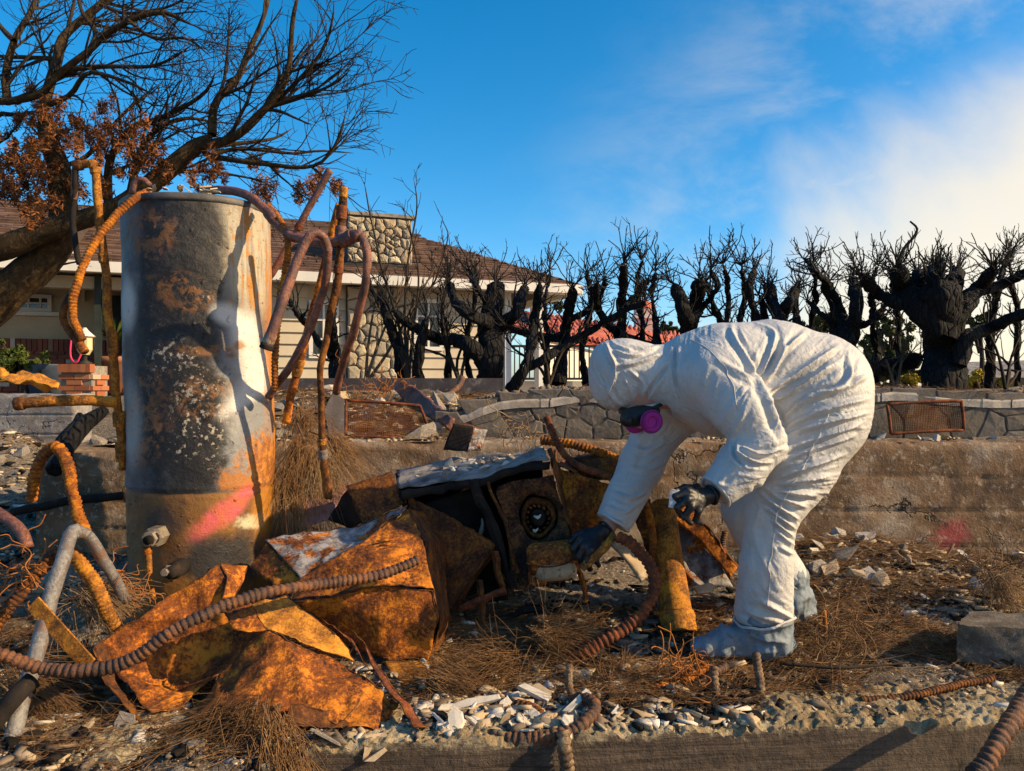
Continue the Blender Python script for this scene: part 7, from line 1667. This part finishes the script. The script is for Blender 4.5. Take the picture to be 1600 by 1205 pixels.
# crumbs along the wall ledge
x = rg.uniform(-1.6, 3.0, 1100); y = rg.uniform(3.69, 3.93, 1100); x, y = keep_clump(x, y, 0, 77); s = .004 + .018*rg.random(len(x))**3
stuff('wall_rubble', *scatter(rg, x, y, s, zf=lambda x, y: x*0+.668), M['plaster_tan'], 'pale crumbs along the top of the retaining wall', 'rubble')

x = rg.uniform(-.4, 4.2, 2600); y = rg.uniform(3.97, 4.28, 2600); x, y = keep_clump(x, y, -.05, 78); s = .004 + .03*rg.random(len(x))**4
stuff('cap_rubble', *scatter(rg, x, y, s, zf=lambda x, y: np.where(x < 1.43, top_mid(x), top_right(x))-.01), M['ash_brown'], 'brown crumbs on top of the flagstone walls', 'rubble')
# larger individual pieces
def plate_mesh(seed, mat, th=.16):
    r = np.random.default_rng(seed); n = r.integers(6, 10); a = np.sort(r.uniform(0, 2*np.pi, n)); q = np.stack([np.cos(a)*(.7+.5*r.random(n)), np.sin(a)*(.45+.4*r.random(n))], 1)
    q2 = []
    for p0, p1 in zip(q, np.roll(q, -1, 0)): q2 += [p0, (p0+p1)/2*(1+.10*(r.random()-.5))]
    q = np.array(q2); n = len(q); t0 = th*(.7+.5*r.random((n, 1)))
    V = np.concatenate([np.c_[q, np.zeros(n)], np.c_[q*1.0, t0*.7], np.c_[q*.93, t0], [[0, 0, th*1.05]], [[0, 0, 0]]])
    F = [(i, (i+1) % n, n+(i+1) % n, n+i) for i in range(n)]+[(n+i, n+(i+1) % n, 2*n+(i+1) % n, 2*n+i) for i in range(n)]+[(2*n+i, 2*n+(i+1) % n, 3*n) for i in range(n)]+[((i+1) % n, i, 3*n+1) for i in range(n)]
    me = mesh_np('chunk', V, F); me.materials.append(M[mat]); return me
def chunk_mesh(seed, mat):
    v, f = ROCKS[seed % 8]; me = mesh_np('chunk', v*np.array([1, 1, 1.1]), [tuple(q) for q in f.tolist()]); me.materials.append(M[mat]); return me
PL = {m: [plate_mesh(i*7+j, m) for i in range(5)] for j, m in enumerate(('plaster', 'plaster_tan', 'plaster_grey'))}
CK = {m: [chunk_mesh(i, m) for i in range(6)] for m in ('plaster', 'plaster_tan', 'plaster_grey', 'flag')}
ORD = 'first second third fourth fifth sixth seventh eighth ninth tenth eleventh twelfth thirteenth fourteenth fifteenth sixteenth seventeenth eighteenth nineteenth twentieth'.split()
ORD += ['twenty-'+w for w in ORD[:9]] + ['thirtieth'] + ['thirty-'+w for w in ORD[:9]] + ['fortieth'] + ['forty-'+w for w in ORD[:9]]
SHADE = {'plaster': 'white', 'plaster_tan': 'tan', 'plaster_grey': 'grey', 'flag': 'pale brown'}
def pieces(name, label, cat, group, n, px0, px1, d0, d1, s0, s1, src, mats, tilt=.35, zf=gz, lift=.0):
    """label: '{} rest of the phrase'; each piece named by colour and its order from the left"""
    x, y = zone(rg, n, px0, px1, d0, d1); o_ = np.argsort(x/y); x, y = x[o_], y[o_]; z = zf(x, y)
    for i in range(n):
        s = s0 + (s1-s0)*rg.random()**1.7; mk_ = mats[rg.integers(0, len(mats))]; me = src[mk_]; me = me[rg.integers(0, len(me))]
        o = place(name, me, (x[i], y[i], z[i]+lift+s*.12), None, rot=(rg.normal()*tilt, rg.normal()*tilt, rg.uniform(0, 6.28)), scale=(s, s*rg.uniform(.6, 1.1), s*rg.uniform(.6, 1.2)))
        tag(o, SHADE[mk_] + ' ' + label + ', ' + (ORD[i] + ' from the left' if i else 'leftmost'), cat, group)
pieces('plaster_chip', 'plaster chip in the heap round the looped hose', 'chip', 'plaster chips round the looped hose', 46, 690, 960, 2.02, 2.24, .018, .05, PL, ['plaster', 'plaster', 'plaster_tan'], .45)
pieces('plaster_chip', 'plaster flake among lower left ashes', 'chip', 'plaster flakes lower left', 46, 10, 520, 1.92, 2.12, .02, .06, PL, ['plaster_grey', 'plaster_grey', 'plaster_tan'], .4)
pieces('plaster_chip', 'flake between vent pipe and shoe covers', 'chip', 'plaster flakes by the shoes', 34, 880, 1130, 2.35, 2.75, .018, .05, PL, ['plaster_tan', 'plaster', 'plaster_grey'], .45)
pieces('mortar_chunk', 'mortar chunk heaped at the right wall foot', 'chunk', 'mortar chunks by the wall foot', 48, 1215, 1560, 3.15, 3.58, 0.02, .085, CK, ['flag', 'plaster_tan', 'plaster_grey', 'flag'], .5)
pieces('plaster_chip', 'thin flake on the wall-foot mound', 'chip', 'flakes on the mound', 34, 1200, 1600, 3.0, 3.6, .02, .06, PL, ['plaster', 'plaster_tan'], .5)
pieces('plaster_chip', 'flat flake on bare ground right of the shoes', 'chip', 'flakes on the bare ground', 26, 1240, 1600, 2.3, 3.0, .012, .035, PL, ['plaster_tan', 'plaster_grey'], .3)
pieces('mortar_chunk', 'chunk in the rubble bank at the left edge', 'chunk', 'chunks in the left bank', 40, -20, 190, 2.9, 4.6, .03, .10, CK, ['plaster_grey', 'plaster_tan', 'plaster_grey'], .5)
pieces('mortar_chunk', 'chunk in rubble behind the vent screen', 'chunk', 'chunks behind the vent screen', 48, 430, 740, 3.85, 5.6, .03, .13, CK, ['plaster_grey', 'plaster_tan', 'flag'], .5)
pieces('ash_clump', 'ash clump on the furnace top', 'ash', 'ash on the furnace', 46, 650, 800, 2.95, 3.25, .012, .045, CK, ['plaster', 'plaster', 'plaster_grey'], .6, zf=lambda x, y: .548 + .118*(x+.46)/.59 + .02*(y-2.9))
pieces('plaster_chip', 'flake on the water heater lid', 'chip', 'flakes on the tank lid', 16, 225, 335, 2.76, 2.95, .02, .05, PL, ['plaster_tan', 'plaster'], .3, zf=lambda x, y: x*0+ZT+.045)
pieces('stone', 'small stone on the right retaining wall top', 'stone', 'stones on the wall top', 14, 1360, 1600, 3.70, 3.9, .015, .045, CK, ['plaster', 'plaster_grey'], .4, zf=lambda x, y: x*0+.67)
pieces('plaster_chip', 'flake on the worn ledge top at right', 'chip', 'flakes on the ledge top', 26, 960, 1560, 2.08, 2.30, .010, .03, PL, ['plaster', 'plaster_tan', 'plaster_grey'], .3)
def slab(name, label, pts, th, mat, cat='slab'):
    p = PP(pts); n = len(p); c = p.mean(0); nn = norm(np.cross(p[1]-p[0], p[2]-p[0])); nn = nn if nn[1] < 0 else -nn
    V = np.concatenate([p, p + (p-c)*-.04 + nn*-.0, p - nn*th]); V[n:2*n] += nn*.003
    F = [tuple(range(n, 2*n))]+[(i, n+i, n+(i+1) % n, (i+1) % n) for i in range(n)]+[(i, (i+1) % n, 2*n+(i+1) % n, 2*n+i) for i in range(n)]+[tuple(reversed(range(2*n, 3*n)))]
    tag(obj(name, V, F, M[mat], None, False), label, cat)
slab('plaster_slab', 'largest white plaster slab leaning beside the torn duct', [(678, 1150, 2.03), (706, 1168, 2.00), (714, 1150, 2.02), (725, 1128, 2.05), (722, 1112, 2.07), (710, 1104, 2.08), (702, 1112, 2.07), (700, 1128, 2.05), (682, 1132, 2.04)], .014, 'plaster')
slab('plaster_slab', 'long white stick-like plaster piece behind the looped hose', [(680, 1112, 2.16), (730, 1092, 2.19), (780, 1085, 2.2), (782, 1092, 2.19), (735, 1103, 2.17), (690, 1117, 2.15)], .012, 'plaster')
slab('plaster_slab', 'white bar-shaped plaster piece slanting up by the looped hose', [(878, 1112, 2.12), (916, 1076, 2.18), (924, 1082, 2.17), (888, 1114, 2.11)], .014, 'plaster')
slab('plaster_slab', 'flat plaster shard above the looped hose, pointing left', [(808, 1072, 2.24), (820, 1068, 2.25), (862, 1088, 2.22), (855, 1096, 2.2)], .012, 'plaster')
slab('plaster_slab', 'tan flat shard beside the flat plaster shard', [(830, 1072, 2.25), (842, 1068, 2.26), (862, 1082, 2.23), (850, 1088, 2.22)], .010, 'plaster_tan')
slab('plaster_slab', 'pale flat slab poking from under the torn duct at lower left', [(240, 1152, 2.04), (276, 1118, 2.10), (300, 1120, 2.10), (262, 1162, 2.03)], .008, 'plaster_grey')
slab('plaster_slab', 'pink-tan flake on the mound left of the trousers', [(1085, 918, 2.92), (1108, 910, 2.93), (1120, 916, 2.92), (1110, 926, 2.90), (1090, 928, 2.89)], .012, 'plaster_tan')
slab('plaster_slab', 'rounded tan stone under the duct at the bottom', [(570, 1150, 1.98), (598, 1146, 2.0), (610, 1152, 1.99), (590, 1165, 1.97), (568, 1178, 1.95)], .02, 'plaster_tan')
slab('plaster_slab', 'oblong tan stone below the duct near the bottom edge', [(568, 1190, 1.94), (600, 1168, 1.96), (605, 1173, 1.96), (585, 1190, 1.94)], .02, 'plaster_tan')
slab('dark_slab', 'dark folded slab standing left of the vent screen', [(506, 640, 3.8), (520, 612, 3.9), (538, 624, 3.9), (538, 682, 3.75), (515, 690, 3.7)], .03, 'planter')

# pine needles
def strands(rg, base, dirs, L, r, droop=.35, nseg=4):
    n = len(base); d = dirs/np.linalg.norm(dirs, axis=1, keepdims=True); t = np.linspace(0, 1, nseg); side = np.cross(d, rg.normal(size=(n, 3))); side /= np.linalg.norm(side, axis=1, keepdims=True)
    bend = rg.normal(size=n)*.28
    p = base[:, None] + d[:, None]*(L[:, None]*t)[..., None] + side[:, None]*(bend[:, None]*L[:, None]*t*t)[..., None]
    p[..., 2] -= droop*L[:, None]*t*t
    R_ = r[:, None]*(1-.6*t); return tube_arrays(p, R_, 3)
def carpet(n, zs, seed, Lr=(.06, .15), thr=-.1, up=.10):
    global rg; rg = np.random.default_rng(seed); x, y = cat_zones([(int(n*w), *z) for w, z in zs]); x, y = keep_clump(x, y, thr, seed); m = len(x)
    b = np.stack([x, y, gz(x, y)+.004+.012*rg.random(m)], -1); a = rg.uniform(0, 2*np.pi, m)
    d = np.stack([np.cos(a), np.sin(a)*.8, rg.normal(size=m)*up], -1); L = rg.uniform(*Lr, m); return strands(rg, b, d, L, np.full(m, .0008)+.0005*rg.random(m), .05)
stuff('pine_needles', *carpet(44000, [(.30, (650, 1180, 2.2, 2.95)), (.34, (1180, 1680, 2.28, 3.6)), (.16, (-60, 520, 1.9, 2.8)), (.20, (420, 760, 3.8, 6.0))], 301, thr=-.3), M['needle'], 'brown pine needles littering the lot', 'needles', True)
stuff('dry_needles', *carpet(15000, [(.25, (680, 1000, 2.35, 2.8)), (.45, (1230, 1680, 2.45, 3.55)), (.12, (30, 300, 2.1, 2.6)), (.18, (420, 700, 3.8, 5.5))], 302, thr=.05), M['needle_pale'], 'pale dry pine needles littering the lot', 'needles', True)
def tassel(label, px, py, d, n, L, ang, spread, mat='needle_pale', name='needle_tuft', stem=None, droop=.5, r=.0011):
    rg = np.random.default_rng(int(px*7+py)); c = P(px, py, d); th = thing(name, c, label, 'pine bough', 'withered pine boughs')
    main_d = np.array([math.cos(ang), -.15, -math.sin(ang)])
    b = c + rg.normal(size=(n, 3))*.03; dr = main_d + rg.normal(size=(n, 3))*spread*1.35; obj('needles', *strands(rg, b, dr, rg.uniform(.55, 1.1, n)*L, np.full(n, r), droop, 6), M[mat], th, kind='stuff')
    e = np.array([c - main_d*.07 + rg.normal(size=3)*.02, c - main_d*.03 + rg.normal(size=3)*.008, c]); obj('stem', *tube(e, [.004, .004, .003], 6, .01), M['twig_tan'], th)
DN = 1.5707
tassel('withered pine tuft hanging nearest the tank side', 452, 750, 3.06, 260, .25, DN, .26, 'needle')
tassel('withered pine tuft hanging behind the golden pipe foot', 498, 712, 3.15, 240, .24, DN-.2, .36)
tassel('withered pine tuft fanning right behind the jointed pipe', 520, 690, 3.25, 240, .24, DN-.75, .40, 'needle')
tassel('withered pine tuft on the rubble left of the jointed pipe', 470, 652, 3.4, 240, .18, DN-.4, .6, 'needle')
tassel('russet pine tuft beside the tank at mid height', 470, 700, 3.1, 260, .17, DN+.2, .35, 'needle')
tassel('withered pine tuft low beside the tank foot', 448, 800, 3.02, 220, .15, DN, .3)
tassel('long dark needle tassel in the bottom left foreground', 380, 1130, 2.0, 420, .26, DN+.5, .22, 'needle', droop=.35)
tassel('long dark needle tassel spilling over the ledge corner', 430, 1150, 1.95, 420, .20, DN-.3, .30, 'needle', droop=.5)
tassel('needle tassel fanning left along the duct bottom', 400, 1122, 2.02, 320, .34, math.pi-.35, .14, 'needle', droop=.25)
tassel('broom-like brown needle tuft right of the torn strip', 690, 1062, 2.32, 260, .14, .35, .18, 'needle', droop=.1)
tassel('flat pine tuft on the ground at the left edge', 130, 930, 2.45, 300, .20, .1, .3, droop=.3)
tassel('pine tuft under the grey pipe at the left', 20, 1070, 2.2, 300, .24, .3, .3, 'needle', droop=.2)
tassel('pine tuft in the tangle at the right edge', 1560, 905, 2.9, 280, .16, .6, .6, droop=.2)
tassel('pine tuft matted under the red-brown hose', 850, 1000, 2.6, 420, .22, .05, .35, 'needle', droop=.15)
tassel('pine tuft matted behind the plaster chips', 790, 1035, 2.42, 320, .18, math.pi-.1, .4, 'needle', droop=.15)

def cap_needles():
    rg = np.random.default_rng(9); n = 2600; x = rg.uniform(-.4, 4.0, n); y = rg.uniform(3.95, 4.3, n); x, y = keep_clump(x, y, 0, 91); m = len(x); a = rg.uniform(0, 6.28, m)
    b = np.stack([x, y, np.where(x < 1.43, top_mid(x), top_right(x))+.002], -1); return strands(rg, b, np.stack([np.cos(a), np.sin(a), rg.normal(size=m)*.12], -1), rg.uniform(.06, .14, m), np.full(m, .001), .05)
stuff('wall_needles', *cap_needles(), M['needle'], 'dry needles caught on top of the flagstone walls', 'needles', True)
# rusty wire tangles
def tangle(label, px, py, d, w, h, n, seed, r=.0017, mat='wire'):
    rg = np.random.default_rng(seed); pl = []
    for i in range(n):
        c = P(px + rg.normal()*w*.4, py + rg.normal()*h*.4, d + rg.normal()*.05); pts = [c]; dr = norm(rg.normal(size=3))
        for _ in range(rg.integers(4, 8)):
            dr = norm(dr + .8*rg.normal(size=3)); q = pts[-1] + dr*.035; q[2] = max(q[2], .01); pts.append(q)
        q = catmull(np.array(pts), .008)
        q = q[:24] if len(q) >= 24 else np.vstack([q, np.repeat(q[-1:], 24-len(q), 0) + np.linspace(0, .004, 24-len(q))[:, None]]); pl.append((q, np.full(24, r), 4))
    V, F = batch_tubes(pl); o = obj('wire_tangle', V, F, M[mat]); tag(o, label, 'wire')
tangle('orange wire tangle over the hoses at far left', 35, 900, 2.3, 45, 45, 30, 1)
tangle('orange wire tangle between the grey pipes and tank foot', 205, 930, 2.55, 45, 40, 36, 2)
tangle('rust-red wire tangle on the hose before the shoe covers', 1062, 1052, 2.33, 30, 24, 34, 3)
tangle('brown wire tangle at the right edge by the wall foot', 1560, 900, 3.0, 50, 40, 46, 4, mat='twig_tan')
tangle('orange wire tangle behind the vent screen', 590, 605, 4.4, 60, 20, 40, 5)
tangle('pale wire tangle above the furnace top', 815, 665, 3.15, 40, 30, 24, 6, mat='needle_pale')
tangle('brown wire tangle among needles right of the shoes', 1330, 970, 2.6, 60, 30, 26, 7, mat='needle')
tangle('thin wires dangling over the furnace bottom', 860, 930, 2.74, 30, 35, 14, 8, .0009, 'needle_pale')
# sticks
def stick(label, pts, r, mat='twig_tan'): tag(obj('stick', *tube(PP(pts), [r, r*.9, r*.5], 7, .03, wob=.006), M[mat]), label, 'stick')
stick('bent stick rising from the mound against the wall', [(1340, 905, 3.3), (1420, 895, 3.35), (1470, 880, 3.45), (1490, 850, 3.5)], .012)
stick('dark stick lying across the bare ground at right', [(1220, 1040, 2.45), (1330, 1045, 2.42), (1420, 1035, 2.46)], .006, 'twig_dark')
stick('slim dark stick behind the shoe covers', [(1270, 945, 2.95), (1300, 970, 2.85), (1330, 985, 2.8)], .014, 'twig_dark')
stick('rusty stake standing right of the heel', [(1287, 955, 2.75), (1289, 975, 2.75), (1291, 1000, 2.74)], .008, 'wire')
stick('charred log propped at left under the golden pipe', [(100, 700, 3.5), (130, 665, 3.6), (165, 640, 3.7)], .05, 'bark_black')
stick('second charred log at left under the golden pipe', [(85, 735, 3.3), (110, 690, 3.5), (125, 650, 3.7)], .035, 'bark_black')
